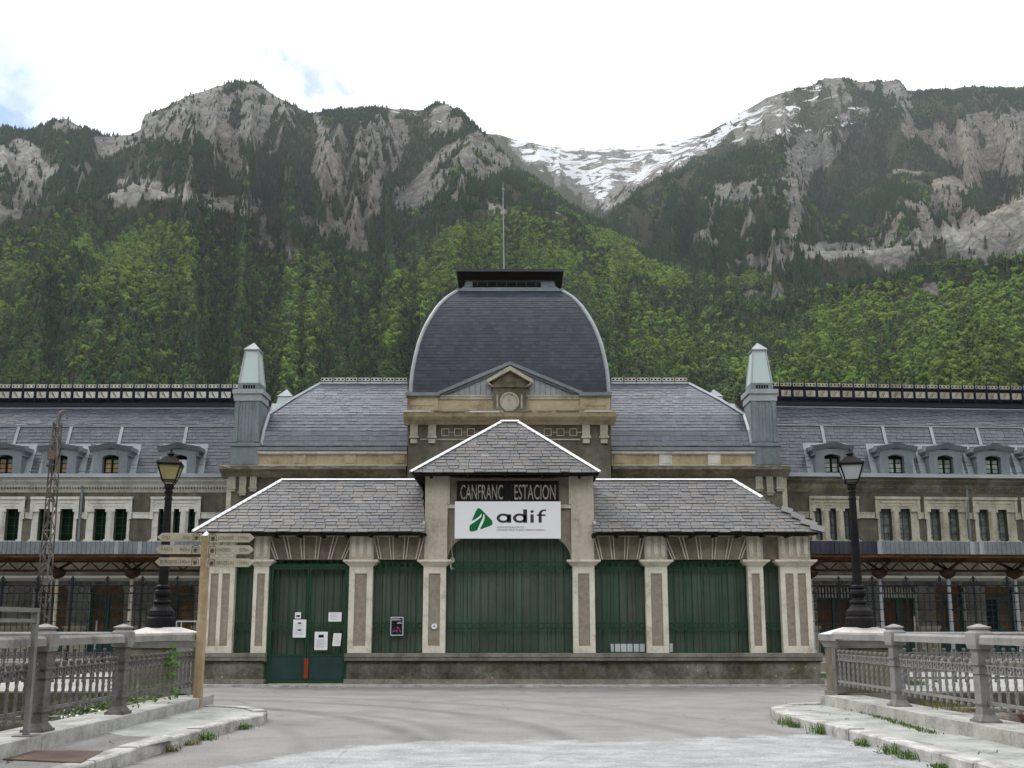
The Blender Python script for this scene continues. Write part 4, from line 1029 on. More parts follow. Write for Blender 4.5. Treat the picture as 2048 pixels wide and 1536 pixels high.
rear.add([(rL,yR,zR),(rR,yR,zR),(rR,yBk-rdY,zR),(rL,yBk-rdY,zR)], [(0,1,2,3)])
slates_to_mb(rear_l, rear, rr); part('rear_roof', rear, M['slate'], pav)
# the 300 largest (lowest rows) as single slates, the rest joined
full = sorted([q for q in all_sl], key=lambda q: (q[1][0]))
per = {}
single, rest = [], []
for rf, q in full:
    if q[0] < 6 and len(single) < 300 and q[4]: single.append((rf, q))
    else: rest.append((rf, q))
for rf, (i, x0_, p, low, fl) in single:
    k = MB(); c = sum((Vector(v) for v in p), Vector())/4
    k.add([tuple(v) for v in p]+[tuple(v) for v in low], [(0,1,2,3),(4,5,1,0),(0,3,4),(1,5,2)]); part('slate', k, M['slate'], rf)
for rf in {r for r, _ in rest}:
    k = MB(); slates_to_mb([q for r, q in rest if r is rf], k, rr); part('upper_slates', k, M['slate'], rf, kind='stuff')
# hips and ridge flashing
def flash(a, b, r_, name='hip_flashing', mat=None, par=pav):
    k = MB(); a, b = Vector(a)+Vector((0,0,.025)), Vector(b)+Vector((0,0,.025)); d = (b-a).normalized(); s_ = d.cross(Vector((0,0,1))).normalized()*r_; u_ = s_.cross(d).normalized()
    if u_.z < 0: u_ = -u_
    q = []
    for c in (a, b): q += [tuple(c-s_-u_*r_*.35), tuple(c+u_*r_*.55), tuple(c+s_-u_*r_*.35)]
    k.add(q, [(0,1,4,3),(1,2,5,4),(0,2,1),(3,4,5),(0,3,5,2)]); part(name, k, mat or M['lead'], par)
flash((eL-.03,yE-.03,zE), (rL,yR,zR+.01), .058); flash((rL,yR,zR+.02), (mainL[3][0],yR,zR+.02), .05, 'ridge_flashing')
e2 = Vector((eR,yE,zE)); r2 = Vector((rR,yR,zR+.01)); flash(tuple(r2), tuple(r2+(e2-r2)*.36), .06); flash((mainR[2][0],yR,zR+.02), tuple(r2+Vector((0,0,.01))), .05, 'ridge_flashing')
# loose slates where the right hip has lost its flashing
for f_, w_, tilt in ((.62,.30,.1),(.74,.34,-.15),(.86,.42,.12),(.95,.36,.35)):
    c = r2+(e2-r2)*f_+Vector((.05,-.02,.04)); k = MB()
    a_ = math.radians(-35); d1 = Vector((math.cos(a_), -.2, math.sin(a_)*.6+tilt*.3)).normalized(); d2 = Vector((.3,.7,.45)).normalized()
    q = [c-d1*w_/2-d2*.16, c+d1*w_/2-d2*.16, c+d1*w_/2+d2*.16, c-d1*w_/2+d2*.16]; nn = d1.cross(d2).normalized()*.012
    k.add([tuple(v) for v in q]+[tuple(v-nn) for v in q], [(0,1,2,3),(7,6,5,4),(0,4,5,1),(1,5,6,2),(2,6,7,3),(3,7,4,0)]); part('loose_slate', k, M['slate'], pav)
flash((tE0-.02,tY-.02,z_e), (tr0,tRY,tz+.01), .058); flash((tE1+.02,tY-.02,z_e), (tr1,tRY,tz+.01), .058); flash((tr0-.03,tRY,tz+.02), (tr1+.03,tRY,tz+.02), .06, 'ridge_flashing')
# soffits and rafter ends
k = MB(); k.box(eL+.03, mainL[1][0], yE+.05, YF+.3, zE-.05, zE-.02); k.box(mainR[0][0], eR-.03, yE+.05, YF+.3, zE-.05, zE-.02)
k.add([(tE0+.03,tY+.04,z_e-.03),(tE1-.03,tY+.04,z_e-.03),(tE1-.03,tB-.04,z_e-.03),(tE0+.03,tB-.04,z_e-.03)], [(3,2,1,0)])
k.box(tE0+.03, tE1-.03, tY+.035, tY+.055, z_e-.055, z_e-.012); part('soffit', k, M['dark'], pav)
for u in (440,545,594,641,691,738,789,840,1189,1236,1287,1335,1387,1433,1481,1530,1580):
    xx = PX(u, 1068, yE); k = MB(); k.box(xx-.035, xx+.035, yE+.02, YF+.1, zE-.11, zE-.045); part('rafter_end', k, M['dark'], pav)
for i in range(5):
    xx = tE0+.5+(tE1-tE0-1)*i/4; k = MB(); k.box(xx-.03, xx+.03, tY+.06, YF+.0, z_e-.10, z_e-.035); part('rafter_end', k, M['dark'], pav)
# little rendered stops where the wing roofs meet the tower
for (xx, s_) in ((tx0, -1), (tx1, 1)):
    k = MB(); k.add([(xx-.12*(s_<0),YF-.32,zE-.02),(xx+.12*(s_>0),YF-.32,zE-.02),(xx+.12*(s_>0),YF-.05,zE-.02),(xx-.12*(s_<0),YF-.05,zE-.02),(xx-.03,YF-.15,zE+.32),(xx+.03,YF-.15,zE+.32)], [(0,3,2,1),(0,1,5,4),(1,2,5),(2,3,4,5),(3,0,4)])
    part('eaves_stop', k, M['plaster'], pav)

# ------------------------------------------------------------------ signs and notices
sg = thing('station_sign', (FX(1018), YF, FZ(985)), 'old black sign lettered CANFRANC ESTACION above the white banner', 'sign')
sy = YF-.16; sx0, sx1 = PX(914,980,sy), PX(1117,980,sy); sz0, sz1 = PZ(1008,sy), PZ(962,sy); smid = PX(1018,980,sy)
for (a, b) in ((sx0, smid-.01), (smid+.01, sx1)):
    k = MB(); k.box(a, b, sy, sy+.06, sz0, sz1); part('board', k, M['signdark'], sg)
k = MB(); k.box(sx0-.05, sx1+.05, sy-.10, sy+.09, sz1+.002, sz1+.06); k.box(sx0-.02, sx0+.02, sy+.06, YF+.12, sz0, sz1); k.box(sx1-.02, sx1+.02, sy+.06, YF+.12, sz0, sz1); part('hood', k, M['plate'], sg)
k = MB(); text_mb(k, 'CANFRANC', PX(921,980,sy), sy-.006, PZ(999,sy), PZ(969,sy)-PZ(999,sy), PX(1006,980,sy)-PX(921,980,sy)); part('lettering', k, M['signletter'], sg)
k = MB(); text_mb(k, 'ESTACION', PX(1029,980,sy), sy-.006, PZ(999,sy), PZ(969,sy)-PZ(999,sy), PX(1111,980,sy)-PX(1029,980,sy)); part('lettering', k, M['signletter'], sg)
by = YF-.19
def BX(x): return PX(780+x/3.938, 1040, by)
def BZ(y): return PZ(820+y/3.938, by)
k = MB(); k.box(BX(510), BX(1345), by, by+.025, BZ(1012), BZ(720)); bn = tag(k.build('banner', M['banner']), 'white adif banner with green logo hung over the big arch', 'banner')
k = MB(); yy = by-.003
gp = [(690,775),(702,773),(714,779),(760,825),(800,866),(808,885),(806,902),(795,910),(720,938),(650,958),(636,957),(626,946),(626,920),(634,893),(655,845),(680,787)]
k.add([(BX(x), yy, BZ(y)) for x, y in gp][::-1], [tuple(range(len(gp)))]); part('logo', k, M['brandgreen'], bn)
k = MB(); yy2 = by-.006
def strip(l, r_):
    n = len(l)
    for i in range(n-1): k.add([(BX(l[i][0]),yy2,BZ(l[i][1])),(BX(l[i+1][0]),yy2,BZ(l[i+1][1])),(BX(r_[i+1][0]),yy2,BZ(r_[i+1][1])),(BX(r_[i][0]),yy2,BZ(r_[i][1]))], [(0,1,2,3)])
strip([(718,818),(708,834),(680,856),(630,882)], [(722,820),(718,842),(690,866),(628,908)]); strip([(736,820),(732,848),(712,888),(688,946)], [(742,822),(746,850),(734,888),(706,944)])
part('logo_rails', k, M['banner'], bn)
k = MB()
def oval(cx, cy, rx_, ry_, tx_, ty_, n=28):
    for i in range(n):
        a0, a1 = 2*math.pi*i/n, 2*math.pi*(i+1)/n
        k.add([(BX(cx+rx_*math.cos(a0)),yy,BZ(cy+ry_*math.sin(a0))),(BX(cx+rx_*math.cos(a1)),yy,BZ(cy+ry_*math.sin(a1))),(BX(cx+(rx_-tx_)*math.cos(a1)),yy,BZ(cy+(ry_-ty_)*math.sin(a1))),(BX(cx+(rx_-tx_)*math.cos(a0)),yy,BZ(cy+(ry_-ty_)*math.sin(a0)))], [(3,2,1,0)])
def rect(x0_, y0_, x1_, y1_): k.add([(BX(x0_),yy,BZ(y1_)),(BX(x1_),yy,BZ(y1_)),(BX(x1_),yy,BZ(y0_)),(BX(x0_),yy,BZ(y0_))], [(0,1,2,3)])
oval(893,852,54,37,25,17); rect(922,822,955,888); oval(1022,852,54,37,25,17); rect(1049,782,1080,888); rect(1106,822,1132,888); oval(1119,800,14,11,14,11,12)
rect(1170,824,1195,888); rect(1158,822,1226,834)
for i in range(6):
    a0, a1 = math.pi*(.5+.5*i/6), math.pi*(.5+.5*(i+1)/6)
    f_ = lambda a, r1, r2: (1212+r1*math.cos(a), 824-r2*math.sin(a))
    p0, p1, p2, p3 = f_(a0,42,40), f_(a1,42,40), f_(a1,18,28), f_(a0,18,28); k.add([(BX(q[0]),yy,BZ(q[1])) for q in (p0,p1,p2,p3)], [(0,1,2,3)])
rect(1210,784,1230,796)
text_mb(k, 'ADMINISTRADOR DE', BX(842), yy, BZ(931), BZ(917)-BZ(931), BX(1055)-BX(842)); text_mb(k, 'INFRAESTRUCTURAS FERROVIARIAS', BX(842), yy, BZ(952), BZ(938)-BZ(952), BX(1216)-BX(842))
part('lettering', k, M['brandgrey'], bn)
# notices on the gate (pixels of the photo at the plane of the bars)
ny = YF+.045
def notice(name, u0, v0, u1, v1, label, cat='notice', mat='paper', y=ny, fn=None, skew=0, group=None):
    k = MB(); x0_, x1_ = PX(u0,(v0+v1)/2,y), PX(u1,(v0+v1)/2,y); z0_, z1_ = PZ(v1,y), PZ(v0,y)
    k.add([(x0_+skew,y,z0_),(x1_+skew,y,z0_),(x1_,y,z1_),(x0_,y,z1_),(x0_+skew,y+.003,z0_),(x1_+skew,y+.003,z0_),(x1_,y+.003,z1_),(x0_,y+.003,z1_)], [(0,1,2,3),(7,6,5,4),(0,4,5,1),(1,5,6,2),(2,6,7,3),(3,7,4,0)])
    o = k.build(name, M[mat]); tag(o, label, cat, group)
    if fn: fn(o, x0_, x1_, z0_, z1_, y-.003)
    return o
def lines(o, x0_, x1_, z0_, z1_, y, n=8, top=.35, m='ink2'):
    k = MB(); rr_ = random.Random(n)
    for i in range(n):
        z = z1_-(z1_-z0_)*(top+(.92-top)*i/n); e = x1_-(x1_-x0_)*rr_.uniform(.12,.35); k.box(x0_+(x1_-x0_)*.14, e, y, y+.001, z-.004, z)
    part('print', k, M[m], o)
def pic(o, x0_, x1_, z0_, z1_, y, fx0, fx1, fz0, fz1, mat='pblack'):
    k = MB(); W_, H_ = x1_-x0_, z1_-z0_; k.box(x0_+W_*fx0, x0_+W_*fx1, y-.001, y, z1_-H_*fz1, z1_-H_*fz0); part('picture', k, M[mat], o)
notice('small_sticker', 590, 1224.5, 602, 1237, 'small square sticker above the tall notice on the left gate leaf', 'sticker', fn=lambda o,*a: pic(o,*a,.25,.8,.45,.75))
notice('paper_notice', 586, 1239, 612, 1275, 'tall white notice with two small pictures on the left gate leaf', fn=lambda o,*a: (lines(o,*a,9,.25), pic(o,*a,.38,.62,.16,.24), pic(o,*a,.38,.62,.55,.63)), group='notices taped to the gate')
notice('paper_notice', 657, 1224.5, 683, 1243, 'landscape white notice high on the right gate leaf', fn=lambda o,*a: lines(o,*a,5,.15), group='notices taped to the gate')
notice('paper_notice', 629, 1263.5, 655, 1300, 'white notice with one dark picture on the right gate leaf by the centre', fn=lambda o,*a: (lines(o,*a,9,.42), pic(o,*a,.3,.7,.16,.32)), group='notices taped to the gate')
notice('paper_notice', 667, 1266.5, 683, 1292, 'narrow curled white notice low on the right gate leaf', fn=lambda o,*a: lines(o,*a,6,.2), skew=-.03, group='notices taped to the gate')
def poster(o, x0_, x1_, z0_, z1_, y):
    W_, H_ = x1_-x0_, z1_-z0_; k = MB(); k.box(x0_+W_*.05, x1_-W_*.05, y-.001, y, z0_+H_*.04, z1_-H_*.04); part('picture', k, M['pblack'], o)
    k = MB(); rr_ = random.Random(4)
    for _ in range(16): cx = x0_+W_*rr_.uniform(.12,.85); cz = z0_+H_*rr_.uniform(.22,.5); k.disc_y(cx, cz, W_*rr_.uniform(.03,.1), y-.003, y-.002, 8)
    part('picture_patch', k, M['pred'], o)
    k = MB()
    for _ in range(8): cx = x0_+W_*rr_.uniform(.12,.85); cz = z0_+H_*rr_.uniform(.15,.3); k.disc_y(cx, cz, W_*rr_.uniform(.03,.07), y-.005, y-.004, 8)
    part('picture_patch', k, M['pblue'], o)
    k = MB()
    for i, (a_, b_2, c) in enumerate(((.1,.7,.10),(.1,.85,.15),(.55,.85,.28),(.5,.9,.33))): k.box(x0_+W_*a_, x0_+W_*b_2, y-.004, y-.003, z1_-H_*(c+.02), z1_-H_*c)
    part('print', k, M['paper'], o)
notice('event_poster', 781, 1234, 806.5, 1271, 'black poster with red and blue picture on the grille right of the gate', 'poster', y=YI-.03, fn=poster)
k = MB(); px_, pz_ = PX(868.5,1252.5,YF-.045), PZ(1252.5,YF-.045); k.disc_y(px_, pz_, .085, YF-.05, YF-.004, 24); pq = tag(k.build('wall_plaque', M['paper']), 'round white plaque on the pilaster left of the big arch', 'plaque')
k = MB(); k.ring_y(px_, pz_, .075, .083, YF-.053, YF-.05, 24); part('rim', k, M['brandgreen'], pq)
k = MB()
for i in range(3): k.box(px_-.022+i*.015, px_-.012+i*.015, YF-.053, YF-.0505, pz_-.02, pz_+.022)
part('emblem', k, M['brandgrey'], pq)
# tied cord hanging from the banner
k = MB(); cx0, cz0 = PX(905,1120,YF-.1), PZ(1120,YF-.1); k.tube((PX(903,1000,YF-.1),YF-.1,PZ(1075,YF-.1)), (cx0,YF-.1,cz0), .005, n=5)
rr_ = random.Random(9)
for i in range(7):
    a_ = rr_.random()*6.28; q = [(cx0, YF-.1, cz0)]
    for j in range(1, 6): q.append((cx0+math.cos(a_+j*.8)*.05+rr_.uniform(-.01,.01), YF-.12, cz0+math.sin(a_+j*.8)*.06-(.04*j if i > 3 else 0)))
    for p0, p1 in zip(q, q[1:]): k.tube(p0, p1, .006, n=5)
tag(k.build('tied_cord', M['rope']), 'pale cord tied in a loose knot at the left springing of the arch', 'cord')
# pale boxes standing behind the bars
k = MB(); y0_ = YF+.16; k.box(PX(1222,1300,y0_), PX(1291,1300,y0_), y0_+.02, y0_+.13, zs+.004, PZ(1288,y0_)); tag(k.build('white_box', M['white']), 'long low white box behind the grille right of the big arch', 'box')
k = MB(); k.box(PX(1337,1300,y0_), PX(1346,1300,y0_), y0_+.02, y0_+.13, zs+.004, PZ(1287,y0_)); tag(k.build('white_box', M['white']), 'white box end showing at the left edge of the widest right grille', 'box')
# ------------------------------------------------------------------ the station building
class Wing:
    def __init__(s, x0, y0, yaw): s.p = (x0, y0); s.t = (math.cos(yaw), math.sin(yaw)); s.n = (-math.sin(yaw), math.cos(yaw))
    def px(s, u, v, d=0):
        x, yc = u-1024, -(v-V0); fy, fz = FPX*CP-yc*SP, FPX*SP+yc*CP
        k = (s.n[0]*s.p[0]+s.n[1]*s.p[1]+d)/(s.n[0]*x+s.n[1]*fy); wx_, wy_ = x*k, fy*k
        return (s.t[0]*(wx_-s.p[0])+s.t[1]*(wy_-s.p[1]), HC+fz*k)
    def T(s, a, d, z): return (s.p[0]+s.t[0]*a+s.n[0]*d, s.p[1]+s.t[1]*a+s.n[1]*d, z)
st = thing('station_building', (0, 52, 0), 'long stone railway station with grey slate mansard roofs and a central slate dome', 'station building')
YS = 50.0
def wing(W, um, uA, uB, groups, dormers, doors, side, R_):
    """um: picture column used for the heights"""
    def Z(v, d=0): return W.px(um, v, d)[1]
    def S(u, v=1000, d=0): return W.px(u, v, d)[0]
    sA, sB = S(uA), S(uB); trim = M['trim'] if side < 0 else M['trim_r']
    nb = lambda: MB(W.T)
    z_g = Z(955); z_f0 = Z(1084); z_low = Z(1152)
    win_v0, win_v1 = 1018, 1082
    # upper wall with real openings: strips between the windows
    op = []
    for g in groups:
        for (a, b) in g[2]: op.append((S(a, 1050), S(b, 1050)))
    op.sort(); zw0, zw1 = Z(win_v1), Z(win_v0)
    k = nb(); k.box(sA, sB, 0, .5, zw1, z_g-.02); k.box(sA, sB, 0, .5, z_low, zw0); x = sA
    for a, b in op: k.box(x, a, 0, .5, zw0, zw1); x = b
    k.box(x, sB, 0, .5, zw0, zw1); part('wall', k, M['wall'], st)
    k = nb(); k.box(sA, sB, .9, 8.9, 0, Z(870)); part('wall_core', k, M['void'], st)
    # cornice, dentils, gutter
    k = nb(); k.prism_x([(-.02,Z(985)),(-.02,Z(958)),(-.42,Z(958)),(-.42,Z(964)),(-.30,Z(967)),(-.18,Z(970)),(-.10,Z(980))], sA, sB); part('cornice', k, trim if side < 0 else M['ochre'], st)
    k = nb(); x = sA
    while x < sB: k.box(x, x+.07, -.20, -.08, Z(979), Z(975)); x += .15
    part('dentils', k, M['ochre'], st, kind='stuff')
    k = nb(); k.box(sA, sB, -.55, .05, Z(957), Z(951)); k.box(sA, sB, -.60, -.55, Z(958), Z(950.5)); part('gutter', k, M['zinc_l'], st)
    # downpipe and impost band
    zi0, zi1 = Z(1037), Z(1027)
    k = nb(); x = sA
    for g in groups:
        a, b = S(g[0], 1030), S(g[1], 1030)
        if a > x: k.box(x, a, -.07, 0, zi0, zi1); k.box(x, a, -.10, 0, zi1, zi1+.05)
        x = b
    if x < sB: k.box(x, sB, -.07, 0, zi0, zi1); k.box(x, sB, -.10, 0, zi1, zi1+.05)
    part('string_course', k, trim, st)
    for g in groups:
        a, b = S(g[0], 1010), S(g[1], 1010); zt = Z(994); wn_ = g[2]
        k = nb(); e = .16
        k.box(a, b, -.10, 0, zw1-.0, zt-.14); k.box(a, a+e, -.13, 0, zi0-.04, zt-.14); k.box(b-e, b, -.13, 0, zi0-.04, zt-.14)
        k.box(a-.01, b+.01, -.18, 0, zt-.14, zt); k.box(a+.28, b-.28, -.135, -.10, zt-.34, zt-.25); k.box(a+.42, b-.42, -.125, -.10, zt-.50, zt-.47)
        xs = [a+.10] + [q for w_ in wn_ for q in (S(w_[0],1050), S(w_[1],1050))] + [b-.10]
        for i in range(0, len(xs), 2): k.box(xs[i], xs[i+1], -.05, 0, zw0, zw1)
        for i in range(0, len(xs), 2):
            inner_ = 0 < i < len(xs)-2
            if inner_:
                k.tube(((xs[i]+xs[i+1])/2, -.03, zw0+.02), ((xs[i]+xs[i+1])/2, -.03, zw1-.1), (xs[i+1]-xs[i])*.42, n=10)
            k.box(xs[i]-.04, xs[i+1]+.04, -.14, 0, zw1-.16, zw1-.001); k.box(xs[i]-.04, xs[i+1]+.04, -.14, 0, zw0, zw0+.08)
        k.box(a-.02, b+.02, -.20, 0, zw0-.14, zw0-.002)
        fr = part('window_surround', k, trim, st)
        for (wa, wb) in wn_:
            p0, p1 = S(wa, 1050), S(wb, 1050); k = nb(); k.box(p0, p1, .28, .30, zw0, zw1)
            pm = M['green_pane'] if side < 0 else M['grey_pane']
            wn2 = part('window', k, pm, st)
            k = nb(); n_ = 4
            for i in range(n_+1): zz = zw0+(zw1-zw0)*i/n_; k.box(p0, p1, .255, .285, zz-.014, zz+.014)
            for i in range(3): xx = p0+(p1-p0)*i/2; k.box(xx-.018, xx+.018, .25, .284, zw0, zw1)
            part('glazing_bars', k, M['teal_far'] if side > 0 else M['green'], wn2)
    # mansard and upper slope
    dA, dB = .95, 3.9
    zA, zB = Z(853, dA), Z(817, dB); zg = Z(951)
    def slope(A, B, D, C, w_, rows, nm, mat):
        k = MB(); k.add([A, B, C, D], [(0,1,2,3)]); lst = slate_rows(A, B, D, C, w_, rows, th=.022, gap=.012, rr=R_, jit=.04)
        slates_to_mb(lst, k, R_, 1); part(nm, k, [mat, M['shaded_slate_edge']], st, kind='stuff')
    T = W.T
    slope(T(sA,0,zg), T(sB,0,zg), T(sA,dA,zA), T(sB,dA,zA), .36, 15, 'mansard_slates', M['slate_s'])
    slope(T(sA,dA+.02,zA+.08), T(sB,dA+.02,zA+.08), T(sA,dB,zB), T(sB,dB,zB), .36, 12, 'upper_slates', M['slate_s'])
    k = nb(); k.box(sA, sB, dA-.08, dA+.04, zA-.03, zA+.05); k.box(sA, sB, dB-.06, dB+.06, zB-.01, zB+.04); part('roof_flashing', k, M['zinc_l'], st)
    zC = Z(775, dB+.1); k = nb(); k.box(sA, sB, dB+.12, 10, zB-.3, Z(777, dB+.12)); k.prism_x([(dB+.1,zB),(dB+.1,Z(803,dB+.1)),(dB-.1,Z(801,dB-.1)),(dB+.12,Z(800,dB+.12))], sA, sB); part('clerestory', k, M['dark'], st)  # near-black colour paints in the unlit wall under the overhang
    k = nb(); k.box(sA, sB, dB+.06, dB+.115, Z(813,dB+.06), Z(801,dB+.06)); part('upper_slate_band', k, M['slate_d'], st)
    # cresting
    dq = dB-.15; cf = nb(); cf.box(sA, sB, dq-.02, dq+.05, Z(777.5,dq), Z(776,dq)); cf.box(sA, sB, dq-.02, dq+.05, Z(798,dq), Z(796,dq)); cr = part('cresting', cf, M['navy'], st)
    step = abs(W.px(um+24.6, 780, dq)[0]-W.px(um, 780, dq)[0])*(1 if side < 0 else .985); n_ = int((sB-sA)/step)
    s0 = W.px(95-24.6*10, 785, dq)[0] if side < 0 else W.px(1560, 785, dq)[0]-step*2
    base_post = base_pan = base_top = None
    for i in range(n_+4):
        x = s0+step*i
        if x < sA or x > sB: continue
        k = nb(); k.box(x-.03, x+.03, dq-.07, dq-.01, Z(803,dq), Z(772,dq)); k.tube((x,dq-.04,Z(772,dq)), (x,dq-.04,Z(757,dq)), .03, .012, 5); part('cresting_post', k, M['navy'], cr)
        k = nb(); a, b = x+.09, x+step-.09; z0_, z1_ = Z(795.5,dq), Z(783.5,dq); k.box(a, b, dq+.0, dq+.03, z0_, z1_)
        # pierced palm leaf: dark branch shapes let into the panel
        k.mi = 1; cx = (a+b)/2+.02*side; h_ = z1_-z0_; sg_ = -side
        def br(p, q, w_): k.add([(p[0]-w_,dq-.003,p[1]-w_*.4),(p[0]+w_,dq-.003,p[1]+w_*.4),(q[0]+w_,dq-.003,q[1]+w_*.4),(q[0]-w_,dq-.003,q[1]-w_*.4)], [(0,1,2,3)])
        br((cx+.10*sg_, z0_+.02), (cx-.07*sg_, z1_-.02), .018)
        for j in range(4):
            f = .2+.2*j; px0 = cx+.10*sg_-.17*sg_*f; pz0_ = z0_+.02+(h_-.04)*f
            br((px0, pz0_), (px0-.14, pz0_+.045), .017); br((px0, pz0_), (px0+.12, pz0_+.055), .017)
        part('cresting_panel', k, [trim, M['dark']], cr)
        k = nb(); a, b = x+.045, x+step-.045; z0_, z1_ = Z(775.5,dq), Z(769,dq); k.box(a, b, dq, dq+.03, z0_, z1_); k.mi = 1
        for j in range(3): c_ = a+(b-a)*(j+.5)/3; k.box(c_-.045, c_+.045, dq-.004, dq-.0015, z0_+(z1_-z0_)*.25, z0_+(z1_-z0_)*.75)
        part('cresting_rail', k, [trim, M['dark']], cr)
    # battens and dormers
    for (uc, ub0, ub1, kind) in dormers:
        p0 = W.px(ub0, 887, .55)[0]; p1 = W.px(ub1, 856, .93)[0]; xm_ = (p0+p1)/2
        k = nb(); zz0, zz1 = Z(888, .57), zA+.02; d0 = dA*(zz0-zg)/(zA-zg)
        k.add([(xm_-.085,d0-.06,zz0),(xm_+.085,d0-.06,zz0),(xm_+.085,dA-.06,zz1),(xm_-.085,dA-.06,zz1),(xm_-.085,d0+.1,zz0),(xm_+.085,d0+.1,zz0)], [(0,1,2,3),(0,4,5,1)]); part('roof_batten', k, M['zinc_l'], st)
        c = S(uc, 930, -.05); hw = .43; zb, zt = Z(951), Z(911, -.05); bw = .90; zsh = Z(901, -.05); zap = Z(893, -.05)
        # front of the dormer with an arched opening
        k = nb()
        k.box(c-bw, c-hw, -.34, dA*.95, zg, zsh); k.box(c+hw, c+bw, -.34, dA*.95, zg, zsh)
        arc = [(c-hw+2*hw*i/10, zt-.12+.12*math.sin(math.pi*i/10)) for i in range(11)]
        for q0, q1 in zip(arc, arc[1:]): k.add([(q0[0],-.34,q0[1]),(q1[0],-.34,q1[1]),(q1[0],-.34,zsh),(q0[0],-.34,zsh),(q0[0],dA,q0[1]),(q1[0],dA,q1[1])], [(0,1,2,3),(0,4,5,1)])
        k.box(c-hw, c+hw, -.40, .05, zg-.02, zg+.06)
        for s_ in (-1, 1): k.box(c+s_*(bw+.0), c+s_*(bw+.10), -.30, .3, zsh-.34, zsh-.17); k.box(c+s_*(bw), c+s_*(bw+.16), -.33, .3, zsh-.17, zsh)
        dm = part('dormer', k, M['zinc'], st)
        # wavy cornice
        top = []; N_ = 20; cw = bw+.22
        for i in range(N_+1):
            t_ = -1+2*i/N_; x = c+cw*t_; b_ = .16*math.exp(-(t_/.42)**2)-.05*max(0, abs(t_)-.75)*4
            top.append((x, zsh+b_))
        k = nb()
        for (xa, za), (xb, zb_) in zip(top, top[1:]):
            k.add([(xa,-.44,za-.03),(xb,-.44,zb_-.03),(xb,-.62,zb_+.17),(xa,-.62,za+.17),(xa,dA*.7,za+.20),(xb,dA*.7,zb_+.20),(xa,-.345,za-.10),(xb,-.345,zb_-.10)], [(0,1,2,3),(3,2,5,4),(6,7,1,0)])
        for (x_, z_) in (top[0], top[-1]): k.add([(x_,-.44,z_-.03),(x_,-.62,z_+.17),(x_,dA*.7,z_+.20),(x_,dA*.7,z_-.06)], [(0,1,2,3)])
        k.box(c-cw+.02, c+cw-.02, -.345, dA*.6, zsh-.09, zsh-.02); part('dormer_cornice', k, M['zinc'], dm)
        # flashing aprons on the slope either side
        k = nb(); m_ = dA/(zA-zg)
        for s_ in (-1, 1):
            zu = Z(889,.5); q = [(c+s_*bw, zg+.01), (c+s_*(bw+.34), zg+.01), (c+s_*(bw+.34), zu), (c+s_*(bw-.1), zu)]
            k.add([(x_, (z_-zg)*m_-.035, z_) for x_, z_ in q], [(0,1,2,3)])
        q = [(c-bw-.3, Z(892,.5)), (c+bw+.3, Z(892,.5)), (c+bw+.3, Z(888,.55)), (c-bw-.3, Z(888,.55))]; k.add([(x_, (z_-zg)*m_-.04, z_) for x_, z_ in q], [(0,1,2,3)])
        part('dormer_flashing', k, M['zinc_l'], dm)
        if kind == 'shutter':
            k = nb(); k.box(c-hw, c+hw, -.16, -.13, zg+.06, zt-.25); part('shutter', k, M['white_shutter'], dm); k = nb(); k.box(c-hw, c+hw, -.06, -.04, zg+.06, zt+.05); part('window', k, M['void'], dm)
        else:
            k = nb(); k.box(c-hw, c+hw, -.06, -.04, zg+.06, zt+.05); part('window', k, M['green_pane'], dm)
            for i in range(2):
                for j in range(3):
                    k = nb(); a = c-hw+.10+i*(hw-.02); b = a+hw-.16; z0_ = zg+.16+j*(zt-zg-.35)/3; k.box(a, b, -.085, -.065, z0_, z0_+(zt-zg-.35)/3-.045)
                    part('pane', k, (M['orange_pane'] if side < 0 else M['pale_pane']) if j < 2 or i == 0 else M['grey_pane'], dm)
    # ground floor: rusticated piers, arched doors
    zt_ = Z(1150); zv = Z(1172)
    rows = [Z(v) for v in (1172,1188,1206,1224,1241,1255)] + [0.0]
    doors = sorted(doors); edges = [sA]
    for d in doors: edges += [S(d[0],1220), S(d[1],1220)]
    edges.append(sB)
    k = nb(); x = sA
    for d in doors:
        a, b = S(d[0],1220), S(d[1],1220); k.box(x, a, 0, .5, 0, zv); x = b
    k.box(x, sB, 0, .5, 0, zv); k.box(sA, sB, 0, .5, zv, z_low); part('ground_floor_wall', k, M['groove'], st)
    k = nb(); k.prism_x([(-.02,z_low-.28),(-.30,z_low-.12),(-.30,z_low),(-.02,z_low)], sA, sB); part('cornice', k, M['groove'], st)
    k = nb(); k.box(sA, sB, -.06, 0, zv+.06, z_low-.28); fz = part('frieze', k, M['block'], st)
    for i in range(0, len(edges)-1, 2):
        a, b = edges[i]+.04, edges[i+1]-.04; mid_ = b-a > 2.5
        for j in range(len(rows)-2):
            z1_, z0_ = rows[j]-.02, rows[j+1]+.02
            nx_ = max(1, round((b-a)/1.5)) if mid_ else 1
            for q in range(nx_):
                k = nb(); xa, xb = a+(b-a)*q/nx_, a+(b-a)*(q+1)/nx_
                if nx_ > 1: xa += .012; xb -= .012
                k.box(xa, xb, -.08, .0, z0_, z1_); part('stone_block', k, M['block'], st)
        k = nb(); k.box(a-.06, b+.06, -.16, 0, 0, rows[-2]-.05); k.box(a-.12, b+.12, -.22, 0, rows[-2]-.05, rows[-2]+.08); part('pier_base', k, M['trim_r'], st)
